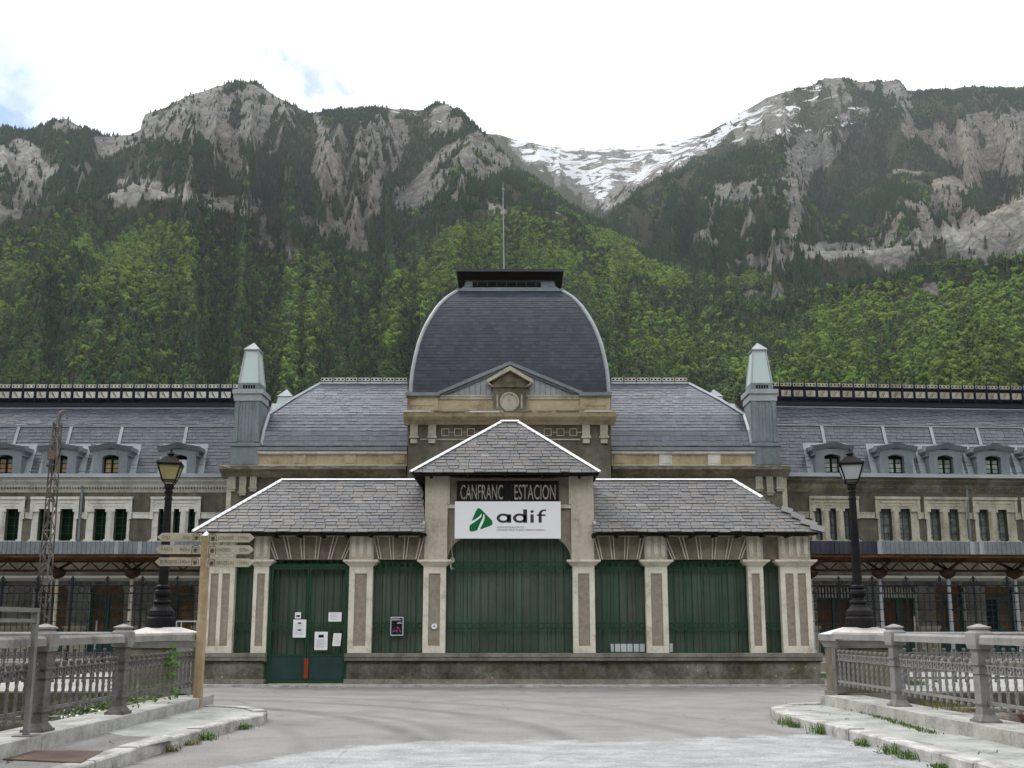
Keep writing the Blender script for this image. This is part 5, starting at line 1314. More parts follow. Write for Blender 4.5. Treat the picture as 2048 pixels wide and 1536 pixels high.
    for (da, db, kind) in doors:
        a, b = S(da,1220), S(db,1220); c = (a+b)/2; w_ = b-a; ztr = Z(1197); zk = Z(1258)
        # voussoir fins
        for i in range(3):
            f = (i+.5)/3; xb_ = a+w_*f; xt = c+(xb_-c)*1.25
            for s_ in (-.035, .035):
                k = nb(); k.add([(xb_+s_-.012,-.085,zv),(xb_+s_+.012,-.085,zv),(xt+s_*1.6+.012,-.085,z_low-.28),(xt+s_*1.6-.012,-.085,z_low-.28)], [(0,1,2,3)]); part('raking_fin', k, M['groove'], st)
        k = nb(); k.box(a, b, .34, .36, 0, zv); dd = part('door', k, M['board'] if kind != 'dark' else M['board_d'], st)
        k = nb()
        for s_ in (0, 1):       # rounded shoulders of the arch
            xx = a if s_ == 0 else b; sg_ = 1 if s_ == 0 else -1; r_ = .30; prev_ = None
            for i in range(7):
                t_ = math.pi/2*i/6; q = (xx+sg_*(r_-r_*math.cos(t_)), zv-r_+r_*math.sin(t_))
                if prev_: k.add([(prev_[0],-.0,prev_[1]),(q[0],-.0,q[1]),(q[0],-.0,zv+.01),(prev_[0],-.0,zv+.01),(prev_[0],.35,prev_[1]),(q[0],.35,q[1])], [(0,1,2,3),(0,4,5,1)])
                prev_ = q
        part('arch_shoulder', k, M['block'], dd)
        fm = M['teal_far']; k = nb()
        k.box(a, a+.10, .22, .34, 0, zv-.2); k.box(b-.10, b, .22, .34, 0, zv-.2); k.box(c-.09, c+.09, .22, .34, 0, ztr); k.box(a, b, .20, .34, ztr-.06, ztr+.08); k.box(a, b, .24, .34, 0, zk)
        if kind != 'dark':
            for i in range(1, 5): zz = zk+(ztr-zk)*i/5; k.box(a+.1, b-.1, .27, .34, zz-.025, zz+.025)
        part('door_frame', k, fm, dd)
        if kind == 'grid':
            k = nb(); k.box(a+.1, c-.09, .3, .33, zk, ztr-.06); part('grille_panel', k, M['iron_dark'], dd)
        if kind in ('dark', 'louvre'):
            for i in range(12):
                k = nb(); xx = a+w_*(i+.5)/12; k.box(xx-.03, xx+.03, .10, .16, ztr+.04, zv-.06-(.12 if i in (0, 11) else 0)); part('fanlight_bar', k, M['trim'], dd)
    # small sign/lamp brackets and downpipes
    for u in ((165,) if side < 0 else (1932,)):
        x = S(u, 1000); k = nb(); k.tube((x,-.12,Z(1080)), (x,-.12,Z(960)), .06, n=8); k.box(x-.12, x+.12, -.25, 0, Z(960), Z(952)); part('downpipe', k, M['zinc'], st)
R1 = random.Random(31)
WL = Wing(-13.0, YS, 0.0); WR = Wing(13.5, YS, math.radians(3.4))
GL = [(-275,-160,[(-262,-232),(-214,-184)]), (-150,-58,[(-140,-112),(-98,-70)]), (-48,52,[(-34,-8),(10,38)]), (63,160,[(76,102),(119,147)]), (172,266,[(187,212),(228,254)]), (303,403,[(316,329),(346,360),(376,390)])]
GR = [(1617,1716,[(1630,1644),(1659,1673),(1688,1702)]), (1749,1838,[(1760,1784),(1799,1822)]), (1846,1934,[(1860,1881),(1897,1918)]), (1943,2032,[(1957,1978),(1994,2015)]), (2040,2130,[(2053,2073),(2090,2111)])]
wing(WL, 240, -330, 458, GL, [(-200,-183,-176,'pane'), (-92,-80,-72,'pane'), (14,28,39,'pane'), (123,134,144,'pane'), (225,237,246,'pane'), (361,368,374,'shutter')],
     [(-190,-118,'board'), (-82,-14,'board'), (65,134,'board'), (176,246,'board'), (307,389,'board')][0:5] if True else [], -1, R1)
wing(WR, 1800, 1568, 2230, GR, [(1661,1650,1642,'pane'), (1788,1773,1764,'pane'), (1886,1869,1860,'pane'), (1981,1961,1953,'pane'), (2078,2056,2049,'pane')],
     [(1634,1709,'dark'), (1768,1834,'dark'), (1873,1931,'board'), (1972,2032,'grid'), (2072,2130,'board')], 1, R1)

# ------------------------------------------------------------------ flanks either side of the dome
YK = 47.6
def flank(side, uo, ui, hipL, cres):
    X = lambda u, v, y=YK: PX(u, v, y); Z = lambda v, y=YK: PZ(v, y)
    # uo outer corner column, ui inner (towards the dome)
    xo, xi = X(uo, 1000), X(ui, 900); a, b = min(xo, xi), max(xo, xi)
    k = MB(); k.box(a, b, YK, YK+8, 0, Z(955)); part('flank_wall', k, M['wall'], st)
    k = MB(); q = (Z(956), Z(935)); xc = X(438 if side < 0 else 1582, 940, YK-.6)
    a2, b2 = (xc, b) if side < 0 else (a, xc)
    k.prism_x([(YK+.0,q[0]),(YK-.15,q[0]+.05),(YK-.42,q[0]+.28),(YK-.62,q[0]+.36),(YK-.62,q[1]-.02),(YK-.5,q[1]+.03),(YK+.3,q[1]+.05),(YK+.3,q[0])], a2, b2); part('cornice', k, M['ochre'], st)
    rr_ = random.Random(60+side)      # sagging lead and broken edges on the cornice
    x = a2+.2
    while x < b2-.6:
        w_ = rr_.uniform(.5, 1.4); k = MB(); d_ = rr_.uniform(.0, .08)
        k.add([(x,YK-.64,q[1]-.01),(x+w_*.5,YK-.66,q[1]-.05-d_),(x+w_,YK-.64,q[1]-.01),(x+w_,YK-.3,q[1]+.05),(x,YK-.3,q[1]+.05),(x+w_*.5,YK-.3,q[1]+.04)], [(0,1,5,4),(1,2,3,5)]); part('lead_sheet', k, M['iron'] if rr_.random() < .7 else M['trim'], st); x += w_*rr_.uniform(1, 1.5)
    # parapet
    pa, pb = (X(517,915), b) if side < 0 else (a, X(1508,915))
    k = MB(); k.box(pa, pb, YK-.12, YK+.3, Z(934), Z(910)); part('parapet', k, M['cream'], st)
    k = MB(); k.prism_x([(YK-.15,Z(910)),(YK-.26,Z(908.5)),(YK-.26,Z(904)),(YK+.2,Z(903.5)),(YK+.2,Z(910))], pa, pb); part('parapet_rim', k, M['trim'], st)
    k = MB(); k.box(pa, pb, YK-.22, YK-.11, Z(935)+.0, Z(931)); part('parapet_foot', k, M['trim'], st)
    us = ((600,), (700,), (797,)) if side < 0 else ((1330,), (1427,), (1240,))
    for (u,) in us:
        k = MB(); c = X(u, 920); k.box(c-.32, c+.32, YK-.19, YK-.10, Z(931), Z(910)); k.box(c-.22, c+.22, YK-.215, YK-.19, Z(928), Z(916)); part('parapet_panel', k, M['cream'] if u != 1427 and u != 1330 else M['trim'], st)
    # gutter and roof
    k = MB(); k.box(pa-.0, pb, YK-.32, YK+.1, Z(901, YK-.3), Z(894, YK-.3)); part('gutter', k, M['zinc'], st)
    k = MB(); k.box(pa, pb, YK-.10, YK+.05, Z(904), Z(900)); part('gutter_shade_strip', k, M['dark'], st)  # near-black strip stands in for the shade below the gutter
    prof = [(892, YK), (862, YK+.30), (830, YK+1.1), (798, YK+2.6), (768, YK+4.6)]
    mesh = MB(); lp = []
    inn = ui
    for (v, y), uh in zip(prof, hipL):
        z = PZ(v, y); xh = PX(uh, v, y); xin = PX(inn, v, y); lp.append((xh, xin, y, z))
    for (q0, q1) in zip(lp, lp[1:]):
        if side < 0: A, B, D, C = (q0[0],q0[2],q0[3]), (q0[1],q0[2],q0[3]), (q1[0],q1[2],q1[3]), (q1[1],q1[2],q1[3])
        else: A, B, D, C = (q0[1],q0[2],q0[3]), (q0[0],q0[2],q0[3]), (q1[1],q1[2],q1[3]), (q1[0],q1[2],q1[3])
        mesh.add([A, B, C, D], [(0,1,2,3)]); L_ = (Vector(D)-Vector(A)).length; rows = max(2, round(math.hypot(q1[2]-q0[2], q1[3]-q0[3])/.26))
        slates_to_mb(slate_rows(A, B, D, C, .34, rows, th=.018, gap=.012, rr=R1, jit=.04), mesh, R1, 1)
        # outer end of the roof goes back from the hip
        mesh.add([(q0[0],q0[2],q0[3]),(q1[0],q1[2],q1[3]),(q1[0],YK+12,q1[3]),(q0[0],YK+12,q0[3])], [(0,1,2,3)])
    t_ = lp[-1]; mesh.add([(t_[0],t_[2],t_[3]),(t_[1],t_[2],t_[3]),(t_[1],YK+12,t_[3]),(t_[0],YK+12,t_[3])], [(0,1,2,3)])
    part('flank_slates', mesh, [M['slate_s'], M['shaded_slate_edge']], st, kind='stuff')
    for q0, q1 in zip(lp, lp[1:]): flash((q0[0],q0[2]-.03,q0[3]+.02), (q1[0],q1[2]-.03,q1[3]+.03), .10, 'hip_flashing', M['zinc_l'], st)
    flash((t_[0],t_[2],t_[3]+.03), (t_[1],t_[2],t_[3]+.03), .07, 'ridge_flashing', M['lead'], st)
    # ridge cresting
    yq = t_[2]; cf = MB(); cf.box(min(t_[0],t_[1]), max(t_[0],t_[1]), yq-.01, yq+.01, PZ(765,yq), PZ(764,yq)); cr = part('ridge_cresting', cf, M['navy'], st)
    u0, u1 = cres; n_ = round((u1-u0)/26)
    for i in range(n_+1):
        x = PX(u0+(u1-u0)*i/n_, 760, yq); k = MB(); k.box(x-.025, x+.025, yq-.04, yq+.0, t_[3], PZ(755,yq)); part('cresting_post', k, M['iron'], cr)
        if i < n_:
            x2 = PX(u0+(u1-u0)*(i+1)/n_, 760, yq); k = MB(); k.box(x+.04, x2-.04, yq-.02, yq+.01, PZ(762.5,yq), PZ(755.5,yq)); k.mi = 1
            for j in range(3): c_ = x+(x2-x)*(j+.6)/3.3; k.box(c_-.055, c_+.055, yq-.024, yq-.0215, PZ(760.5,yq), PZ(757.5,yq))
            part('cresting_rail', k, [M['trim'], M['dark']], cr)
    # consoles under the cornice at the outer corner
    cs = [(466,960,978),(493,960,986),(507,960,978)] if side < 0 else [(1518,960,978),(1537,960,986),(1558,960,978)]
    cs = [(466,960,976),(487,960,984),(508,960,976)] if side < 0 else [(1517,960,976),(1538,960,984),(1558,960,976)]
    for (u, v0, v1) in cs:
        x = X(u, v0); k = MB(); w_ = .17
        for i in range(4): k.box(x-w_+i*w_/2+.008, x-w_+(i+1)*w_/2-.008, YK-.16, YK, Z(v1), Z(v0-6))
        k.box(x-w_, x+w_, YK-.12, YK-.001, Z(v1)-.001, Z(v0-6)); k.box(x-w_-.04, x+w_+.04, YK-.18, YK, Z(v1)-.06, Z(v1)-.002); k.box(x-w_*.9, x+w_*.9, YK-.12, YK, Z(v1+7), Z(v1)-.06); part('console', k, M['trim_r'], st)
    k = MB(); x = X(uo, 1010); k.box(x-.02*side-.12, x-.02*side+.12, YK-.04, YK+.0, 0, Z(955)); part('corner_strip', k, M['trim_r'], st)
flank(-1, 456, 815, [521,527,537,586,640], (641,815))
flank(1, 1571, 1222, [1504,1499,1489,1436,1378], (1222,1375))

# ------------------------------------------------------------------ chimney-like obelisk lanterns
def obelisk(uc, side):
    y = YK-.05; Z = lambda v: PZ(v, y); c = PX(uc, 840, y); w = .66; yc = y+w
    k = MB(); k.box(c-w-.06, c+w+.06, y-.10, y+2*w, Z(930), Z(893)); k.box(c-w-.14, c+w+.14, y-.18, y+2*w+.1, Z(893)+.002, Z(887)); k.box(c-w, c+w, y, y+2*w, Z(887)+.002, Z(802))
    o = part('obelisk_pedestal', k, M['zinc'], st)
    k = MB(); iw = w*.66
    for i in range(5): a = c-iw+i*iw*2/5; k.box(a+.01, a+iw*2/5-.01, y-.02, y-.002, Z(882), Z(806))
    part('pedestal_sheets', k, M['zinc'], o)
    k = MB()
    for s_ in (-1, 1): k.box(c+s_*iw, c+s_*(w+.02), y-.055, y-.003, Z(884), Z(864)); k.box(c+s_*iw, c+s_*(w-.04), y-.05, y-.003, Z(864)+.003, Z(813)); k.box(c+s_*iw*.86, c+s_*(w-.04), y-.05, y-.003, Z(813)+.003, Z(803))
    part('pedestal_brackets', k, M['zinc'], o)
    k = MB(); k.box(c-w-.05, c+w+.05, y-.06, y+2*w+.06, Z(802)+.002, Z(789)); k.box(c-w-.12, c+w+.12, y-.13, y+2*w+.12, Z(788), Z(779)); part('pedestal_cap', k, M['zinc_l'], o)
    k = MB(); k.box(c-w*.86, c+w*.86, yc-w*.86, yc+w*.86, Z(779)+.002, PZ(766, yc-w*.8)); k.mi = 1
    for i in range(5): a = c-w*.4+i*w*.2; k.box(a-.045, a+.045, yc-w*.86-.012, yc-w*.86-.002, Z(776), Z(769))
    part('lantern_base', k, [M['zinc'], M['dark']], o)
    zb, zt = PZ(766, yc-w*.8)+.003, PZ(701, yc-.35)
    k = MB(); k.frustum((c,yc,zb), w*.80, w*.80, (c,yc,zt), .33, .33); part('lantern_glass', k, M['rooflight'], o)
    k = MB()
    for sx in (-1, 1):
        for sy in (-1, 1): k.tube((c+sx*w*.80,yc+sy*w*.80,zb), (c+sx*.33,yc+sy*.33,zt), .055, .045, 4)
    part('lantern_frame', k, M['zinc_l'], o)
    k = MB(); k.frustum((c,yc,zt), .40, .40, (c,yc,zt+.06), .42, .42); k.frustum((c,yc,zt+.062), .42, .42, (c,yc,zt+.52), .01, .01); part('lantern_cap', k, M['zinc_l'], o)
obelisk(494, -1); obelisk(1528, 1)
# rear obelisk and the roofs seen in the gap
def rear_bits(u, uA, uB):
    y = 60; c = PX(u, 800, y); k = MB(); k.frustum((c,y,PZ(830,y)), .62, .62, (c,y,PZ(797,y)), .44, .44); o = part('rear_obelisk', k, M['rooflight'], st)
    k = MB(); k.frustum((c,y,PZ(796,y)), .50, .50, (c,y,PZ(779,y)), .02, .02); part('lantern_cap', k, M['zinc_l'], o)
    k = MB(); a, b = PX(uA, 810, 57), PX(uB, 810, 57); k.add([(a,54,PZ(850,54)),(b,54,PZ(850,54)),(b,58,PZ(807,58)),(a,58,PZ(807,58)),(a,70,9),(b,70,9)], [(0,1,2,3),(3,2,5,4)]); part('rear_roof', k, M['slate_s'], st)
rear_bits(573, 500, 660); rear_bits(1428, 1370, 1520)

# ------------------------------------------------------------------ central block and dome
YD = 46.2
X = lambda u, v=820, y=YD: PX(u, v, y); Z = lambda v, y=YD: PZ(v, y)
a, b = X(816, 880), X(1221, 880)
k = MB(); k.box(a, b, YD, YD+11, 0, Z(846)); part('central_wall', k, M['wall'], st)
k = MB(); k.prism_x([(YD+.1,Z(850)),(YD-.12,Z(850)),(YD-.20,Z(846)),(YD-.48,Z(842)),(YD-.60,Z(838)),(YD-.66,Z(831)),(YD-.66,Z(828.5)),(YD+.2,Z(826)),(YD+.2,Z(850))], X(806,840,YD-.6), X(1233,840,YD-.6)); part('cornice', k, M['cream'], st)
k = MB(); k.prism_x([(YD+.1,Z(828)),(YD-.5,Z(828)),(YD-.30,Z(823)),(YD+.1,Z(822))], X(810,826,YD-.4), X(1229,826,YD-.4)); part('cornice_weathering', k, M['ochre'], st)
rr_ = random.Random(77); x = X(806,840,YD-.6)
while x < X(1225):
    w_ = rr_.uniform(.5, 1.6); k = MB(); k.box(x, x+w_, YD-.69-rr_.uniform(0,.03), YD-.4, Z(829.5)-rr_.uniform(.0,.03), Z(828)+rr_.uniform(.0,.03)); part('lead_sheet', k, rr_.choice([M['trim'], M['iron'], M['ochre']]), st); x += w_*rr_.uniform(1,1.3)
k = MB(); k.box(X(816), X(1218), YD-.12, YD+.4, Z(823), Z(791)); part('attic', k, M['cream'], st)
for (u0, u1) in ((815,876),(1160,1220)):
    k = MB(); k.box(X(u0), X(u1), YD-.20, YD+.3, Z(822), Z(792)); k.box(X(u0+7), X(u1-7), YD-.225, YD-.20, Z(813), Z(801)); part('attic_block', k, M['cream'], st)
k = MB(); k.box(X(877), X(984), YD-.17, YD-.11, Z(800), Z(796)); k.box(X(1056), X(1159), YD-.17, YD-.11, Z(800), Z(796)); k.box(X(877), X(1159), YD-.19, YD-.11, Z(795), Z(792)); part('attic_moulding', k, M['trim_r'], st)
k = MB(); g0 = [(812,789),(878,789),(1160,789),(1224,789)]
k.box(X(812), X(880), YD-.36, YD+.2, Z(791,YD-.36), Z(784.5,YD-.36)); k.box(X(1158), X(1223), YD-.36, YD+.2, Z(791,YD-.36), Z(784.5,YD-.36)); part('gutter', k, M['zinc'], st)
for u in (828.5, 864.5, 1172, 1207.5):
    x = X(u, 860); k = MB(); w_ = .19
    for i in range(4): k.box(x-w_+i*w_/2+.008, x-w_+(i+1)*w_/2-.008, YD-.16, YD, Z(873), Z(850))
    k.box(x-w_, x+w_, YD-.12, YD-.001, Z(873), Z(850)); k.box(x-w_-.05, x+w_+.05, YD-.20, YD, Z(877), Z(873.2)); k.box(x-w_*.9, x+w_*.9, YD-.14, YD, Z(887), Z(878)); part('console', k, M['trim_r'], st)
k = MB(); k.box(X(840,879), X(1160,879), YD-.05, YD, Z(880.5), Z(878)); part('string_course', k, M['trim_r'], st)
for i in range(11):
    u = 890.5+25.6*i; x = X(u, 864); k = MB()
    if i == 10 or not (965 < u < 1075):
        r_ = .19; e = .035; z0_ = Z(864.5)
        k.box(x-r_, x+r_, YD-.04, YD, z0_+r_-e, z0_+r_); k.box(x-r_, x+r_, YD-.04, YD, z0_-r_, z0_-r_+e); k.box(x-r_, x-r_+e, YD-.04, YD, z0_-r_+e, z0_+r_-e); k.box(x+r_-e, x+r_, YD-.04, YD, z0_-r_+e, z0_+r_-e); k.box(x+r_, x+r_+.25, YD-.03, YD, z0_-.015, z0_+.015)
        part('square_ornament', k, M['trim_r'], st)
# dome: four curved slate faces with lead hips
DX = PX(1019.5, 785, YD+.3); prof = []
w0 = None
for (v, hp) in ((785,198),(762,196.5),(740,194),(715,189),(690,183),(668,175),(650,167),(632,156.5),(615,145),(603,134),(594,124),(587,113),(582,104)):
    y = YD+.3
    for _ in range(6):
        depth = y*CP+(PZ(v, y)-HC)*SP; w = hp*depth/FPX
        if w0 is None: w0 = w
        y = YD+.3+(w0-w)
    prof.append((w, PZ(v, y), y))
DYc = YD+.3+w0
k = MB()
for (p, q) in zip(prof, prof[1:]):
    (w1, z1, _), (w2, z2, _) = p, q
    for ang in range(4):
        ca, sa = [(1,0),(0,1),(-1,0),(0,-1)][ang]
        f = lambda x, y, z: (DX+ca*x-sa*y, DYc+sa*x+ca*y, z)
        A, B, D, C = f(-w1,-w1,z1), f(w1,-w1,z1), f(-w2,-w2,z2), f(w2,-w2,z2)
        k.add([A, B, C, D], [(0,1,2,3)]); L_ = math.hypot(w1-w2, z2-z1)
        if ang != 2: slates_to_mb(slate_rows(A, B, D, C, .31, max(1, round(L_/.195)), th=.011, gap=.010, rr=R1, jit=.03), k, R1, 1)
part('dome_slates', k, [M['slate_d'], M['shaded_slate_edge']], st, kind='stuff')
for sx in (-1, 1):
    for sy in (-1, 1):
        k = MB()
        for (p, q) in zip(prof, prof[1:]):
            (w1, z1, _), (w2, z2, _) = p, q
            k.tube((DX+sx*(w1+.0), DYc+sy*(w1+.0), z1), (DX+sx*(w2+.0), DYc+sy*(w2+.0), z2), .105, .105, 8, False)
        part('dome_hip', k, M['zinc_l'], st, smooth=True)
wt, zt, yt = prof[-1]
LZ = lambda v, y=yt: PZ(v, y)
k = MB(); k.frustum((DX,DYc,zt-.05), wt+.12, wt+.12, (DX,DYc,zt+.10), wt+.12, wt+.12)
fl = [(wt+.05, zt+.10), (wt-.18, zt+.22), (wt-.34, zt+.42), (wt-.40, LZ(557))]
for (p, q) in zip(fl, fl[1:]): k.frustum((DX,DYc,p[1]), p[0], p[0], (DX,DYc,q[1]), q[0], q[0])
ln = part('dome_lantern', k, M['zinc'], st)
k = MB(); x0_, x1_ = PX(945,565,yt), PX(1082,565,yt); k.box(x0_, x1_, DYc-wt+.20, DYc-wt+.5, LZ(570), LZ(561)); part('louvre_opening', k, M['void'], ln)
for i in range(7): 
    k = MB(); xx = x0_+(x1_-x0_)*(i+.5)/7; k.box(xx-.02, xx+.02, DYc-wt+.18, DYc-wt+.2, LZ(570), LZ(561)); part('louvre_bar', k, M['plate'], ln)
k = MB(); k.box(DX-wt+.36, DX+wt-.36, DYc-wt+.36, DYc+wt-.36, LZ(557), LZ(548)); part('lantern_frieze', k, M['block'], ln)
zov = LZ(543, yt-.1); ov = wt+.08
k = MB(); k.add([(DX-ov,DYc-ov,zov),(DX+ov,DYc-ov,zov),(DX+ov,DYc+ov,zov),(DX-ov,DYc+ov,zov),(DX-wt+.3,DYc-wt+.3,LZ(556)),(DX+wt-.3,DYc-wt+.3,LZ(556)),(DX+wt-.3,DYc+wt-.3,LZ(556)),(DX-wt+.3,DYc+wt-.3,LZ(556))], [(0,1,5,4),(1,2,6,5),(2,3,7,6),(3,0,4,7)]); part('lantern_soffit', k, M['dark'], ln)  # underside coloured near black for the shade beneath the eaves
k = MB(); k.box(DX-ov-.03, DX+ov+.03, DYc-ov-.03, DYc+ov+.03, zov+.002, zov+.14); k.frustum((DX,DYc,zov+.142), ov-.1, ov-.1, (DX,DYc,zov+.26), ov-.3, ov-.3); part('lantern_roof', k, M['slate_d'], ln)
zr0 = zov+.26
k = MB(); xr_ = PX(1008,500,DYc); k.tube((xr_,DYc,zr0-.1), (xr_,DYc,zr0+.7), .10, .06, 8); k.lathe(xr_, DYc, [(.02,zr0+.50),(.16,zr0+.58),(.19,zr0+.68),(.15,zr0+.78),(.03,zr0+.86)], 12); part('rod_base', k, M['zinc_l'], ln)
ztop_ = PZ(362, DYc); k = MB(); k.tube((xr_,DYc,zr0+.6), (xr_-.06,DYc,ztop_-.5), .045, .03, 6); k.tube((xr_-.06,DYc,ztop_-.5), (xr_-.07,DYc,ztop_), .03, .008, 6); k.lathe(xr_-.06, DYc, [(.02,ztop_-.62),(.09,ztop_-.56),(.09,ztop_-.5),(.02,ztop_-.44)], 8); part('lightning_rod', k, M['zinc_l'], ln)
# zinc gable with the little stone pediment
yg = YD-.05; gx0, gx1, gxa = PX(880,788,yg), PX(1161,788,yg), PX(1020,730,yg); gz0, gza = PZ(790,yg), PZ(731,yg)
k = MB(); k.prism_y([(gx0,gz0),(gx1,gz0),(gxa,gza)], yg, YD+3.2); gb = part('gable', k, M['zinc_l'], st)
for i in range(26):
    f = (i+.5)/26; x = gx0+(gx1-gx0)*f; h_ = gz0+(gza-gz0)*(1-abs(2*f-1)) ; k = MB()
    if h_-gz0 < .25: continue
    k.box(x-.012, x+.012, yg-.03, yg-.002, gz0, h_-.14); part('standing_seam', k, M['zinc'], gb)
for s_, xe in ((-1, gx0), (1, gx1)):
    k = MB(); d = Vector((gxa-xe, 0, gza-gz0)).normalized(); nn = Vector((-d.z*(1 if s_ < 0 else -1), 0, abs(d.x)))
    A, B = Vector((xe-s_*-.02, 0, gz0)), Vector((gxa, 0, gza))
    for (o0, o1, y0_, y1_) in ((-.02, .14, yg-.24, YD+3.2), (-.12, -.02, yg-.12, yg)):
        q = [A+nn*o0, B+Vector((0,0,o0*1.12)), B+Vector((0,0,o1*1.12)), A+nn*o1]
        k.prism_y([(p.x, p.z) for p in q], y0_, y1_)
    part('raking_moulding', k, M['zinc'], gb)
ys = YD-.30
k = MB(); k.box(X(987), X(1053), ys, YD, Z(823), Z(776)); k.box(X(983), X(1057), ys-.08, YD, Z(778), Z(772)); k.box(X(985), X(1054), ys-.03, YD, Z(772)+.002, Z(766)); part('pediment_block', k, M['ochre'], st)
k = MB(); px0, px1, pxa = PX(976,766,ys), PX(1063,766,ys), PX(1020,738,ys); k.prism_y([(px0+.1,Z(768,ys)),(px1-.1,Z(768,ys)),(pxa,Z(744,ys))], ys-.02, YD); pb_ = part('pediment', k, M['ochre'], st)
for s_, xe in ((-1, px0), (1, px1)):
    k = MB(); q = [(xe-s_*-.04, Z(768,ys)), (pxa, Z(743,ys)), (pxa, Z(734.5,ys)), (xe+s_*.06, Z(762,ys))]
    k.prism_y(q, ys-.28, YD); k.prism_y([(xe+s_*.02,Z(768,ys)),(xe+s_*.06,Z(762,ys)),(xe-s_*.28,Z(776,ys))], ys-.22, YD); part('pediment_moulding', k, M['trim_r'], pb_)
k = MB(); cz_ = Z(806); cx_ = X(1019, 806); k.ring_y(cx_, cz_, .40, .48, ys-.05, ys+.02, 28); k.disc_y(cx_, cz_, .40, ys-.004, ys+.02, 28); part('clock_recess', k, M['trim_r'], st)
k = MB()
for s_ in (-1, 1): k.box(cx_+s_*.56, cx_+s_*.64, ys-.035, ys, Z(820), Z(792))
part('block_moulding', k, M['trim_r'], st)
# ------------------------------------------------------------------ platform canopies
def canopy(W, um, uA, uB, cols, side, cut):
    dF = -5.0; S = lambda u, v=1100, d=dF: W.px(u, v, d)[0]; Z = lambda v, d=dF: W.px(um, v, d)[1]; nb = lambda: MB(W.T)
    sA, sB = S(uA), S(uB); mid = W.T((sA+sB)/2, dF, 0)
    cn = thing('platform_canopy', mid, 'rusty iron platform canopy with ribbed zinc fascia along the %s wing of the station' % ('left' if side < 0 else 'right'), 'canopy', 'platform canopies along the station wings')
    zt, zb = Z(1083), Z(1108); k = nb()
    k.add([(sA,dF+.03,zt),(sB,dF+.03,zt),(sB,-1.6,zt+.10),(sA,-1.6,zt+.10)], [(0,1,2,3)]); part('canopy_roof', k, M['zinc'], cn)
    step = abs(S(um+9.3)-S(um)); n = int((sB-sA)/step); mats = [M['zinc'], M['zinc_l'], M['slate_d']]; rr_ = random.Random(90+side)
    for i in range(n):
        x = sA+step*i; k = nb(); k.box(x+.004, x+step-.03, dF-.02, dF+.01, zb, zt); k.box(x+step-.03, x+step, dF-.05, dF+.02, zb-.01, zt+.01)
        u_here = x
        m_ = M['zinc'] if rr_.random() > .12 else M['zinc_l']
        if side > 0 and x < S(1750): m_ = M['slate_d']
        part('fascia_sheet', k, m_, cn)
    k = nb(); k.box(sA, sB, dF+.05, dF+.22, Z(1113), zb); k.box(sA, sB, dF+.0, dF+.3, Z(1114.5), Z(1113)-.0); k.box(sA, sB, dF+.9, dF+1.1, Z(1121, dF+1), Z(1112, dF+1)); part('rusty_beam', k, M['rust_o'], cn)
    dL = dF+1.35; z0_, z1_ = Z(1141, dL), Z(1123, dL); k = nb(); k.box(sA, sB, dL-.04, dL+.04, z1_-.05, z1_+.05); k.box(sA, sB, dL-.05, dL+.05, z0_-.06, z0_+.05); tr = part('lattice_girder', k, M['rust'], cn)
    x = sA; sp = (z1_-z0_)*1.15; i = 0; k = nb()
    while x < sB:
        k.bar((x, dL, z0_), (x+sp, dL, z1_), .05); k.bar((x+sp, dL, z1_), (x+2*sp, dL, z0_), .05); x += 2*sp
    part('lattice_bracing', k, M['rust'], tr)
    # cross rafters under the roof
    x = sA
    while x < sB:
        k = nb(); k.bar((x, dF+.2, zt-.08), (x, -1.6, zt+.0), .06); part('rafter', k, M['rust'], cn); x += 1.1
    for u in cols:
        x = S(u, 1140, dL); zc0 = Z(1158, dL)
        k = nb(); k.tube((x,dL,0), (x,dL,zc0+.02), .105, .085, 12); k.lathe(x, dL, [(.16,0),(.16,.25),(.11,.32)], 12)
        c = part('canopy_column', k, M['zinc_l'] if side > 0 else M['trim_r'], cn)
        k = nb(); k.lathe(x, dL, [(.09,zc0),(.12,zc0+.04),(.28,zc0+.12),(.36,zc0+.24),(.38,zc0+.36),(.30,zc0+.44),(.26,zc0+.50)], 14); part('column_capital', k, M['rust'], c, smooth=True)
        k = nb(); k.bar((x, dL-.1, zc0+.45), (x-.55*(1 if side < 0 else -1)*1.0, dF+.1, zb+.05), .11); k.bar((x, dL, zc0+.45), (x, -.2, zt-.1), .10)
        for j in range(7):
            f = j/7; k.box(x-.55*(1 if side < 0 else -1)*f-.075, x-.55*(1 if side < 0 else -1)*f+.075, dL-.12-(dL-dF)*f*.85-.10, dL-.12-(dL-dF)*f*.85-.02, zc0+.42+(zb-zc0-.4)*f, zc0+.47+(zb-zc0-.4)*f)
        part('column_bracket', k, M['rust'], c)
canopy(WL, 240, -330, 452, [-182,-33,116,265,414], -1, None)
canopy(WR, 1800, 1595, 2230, [1620,1758,1895,2028,2158], 1, None)

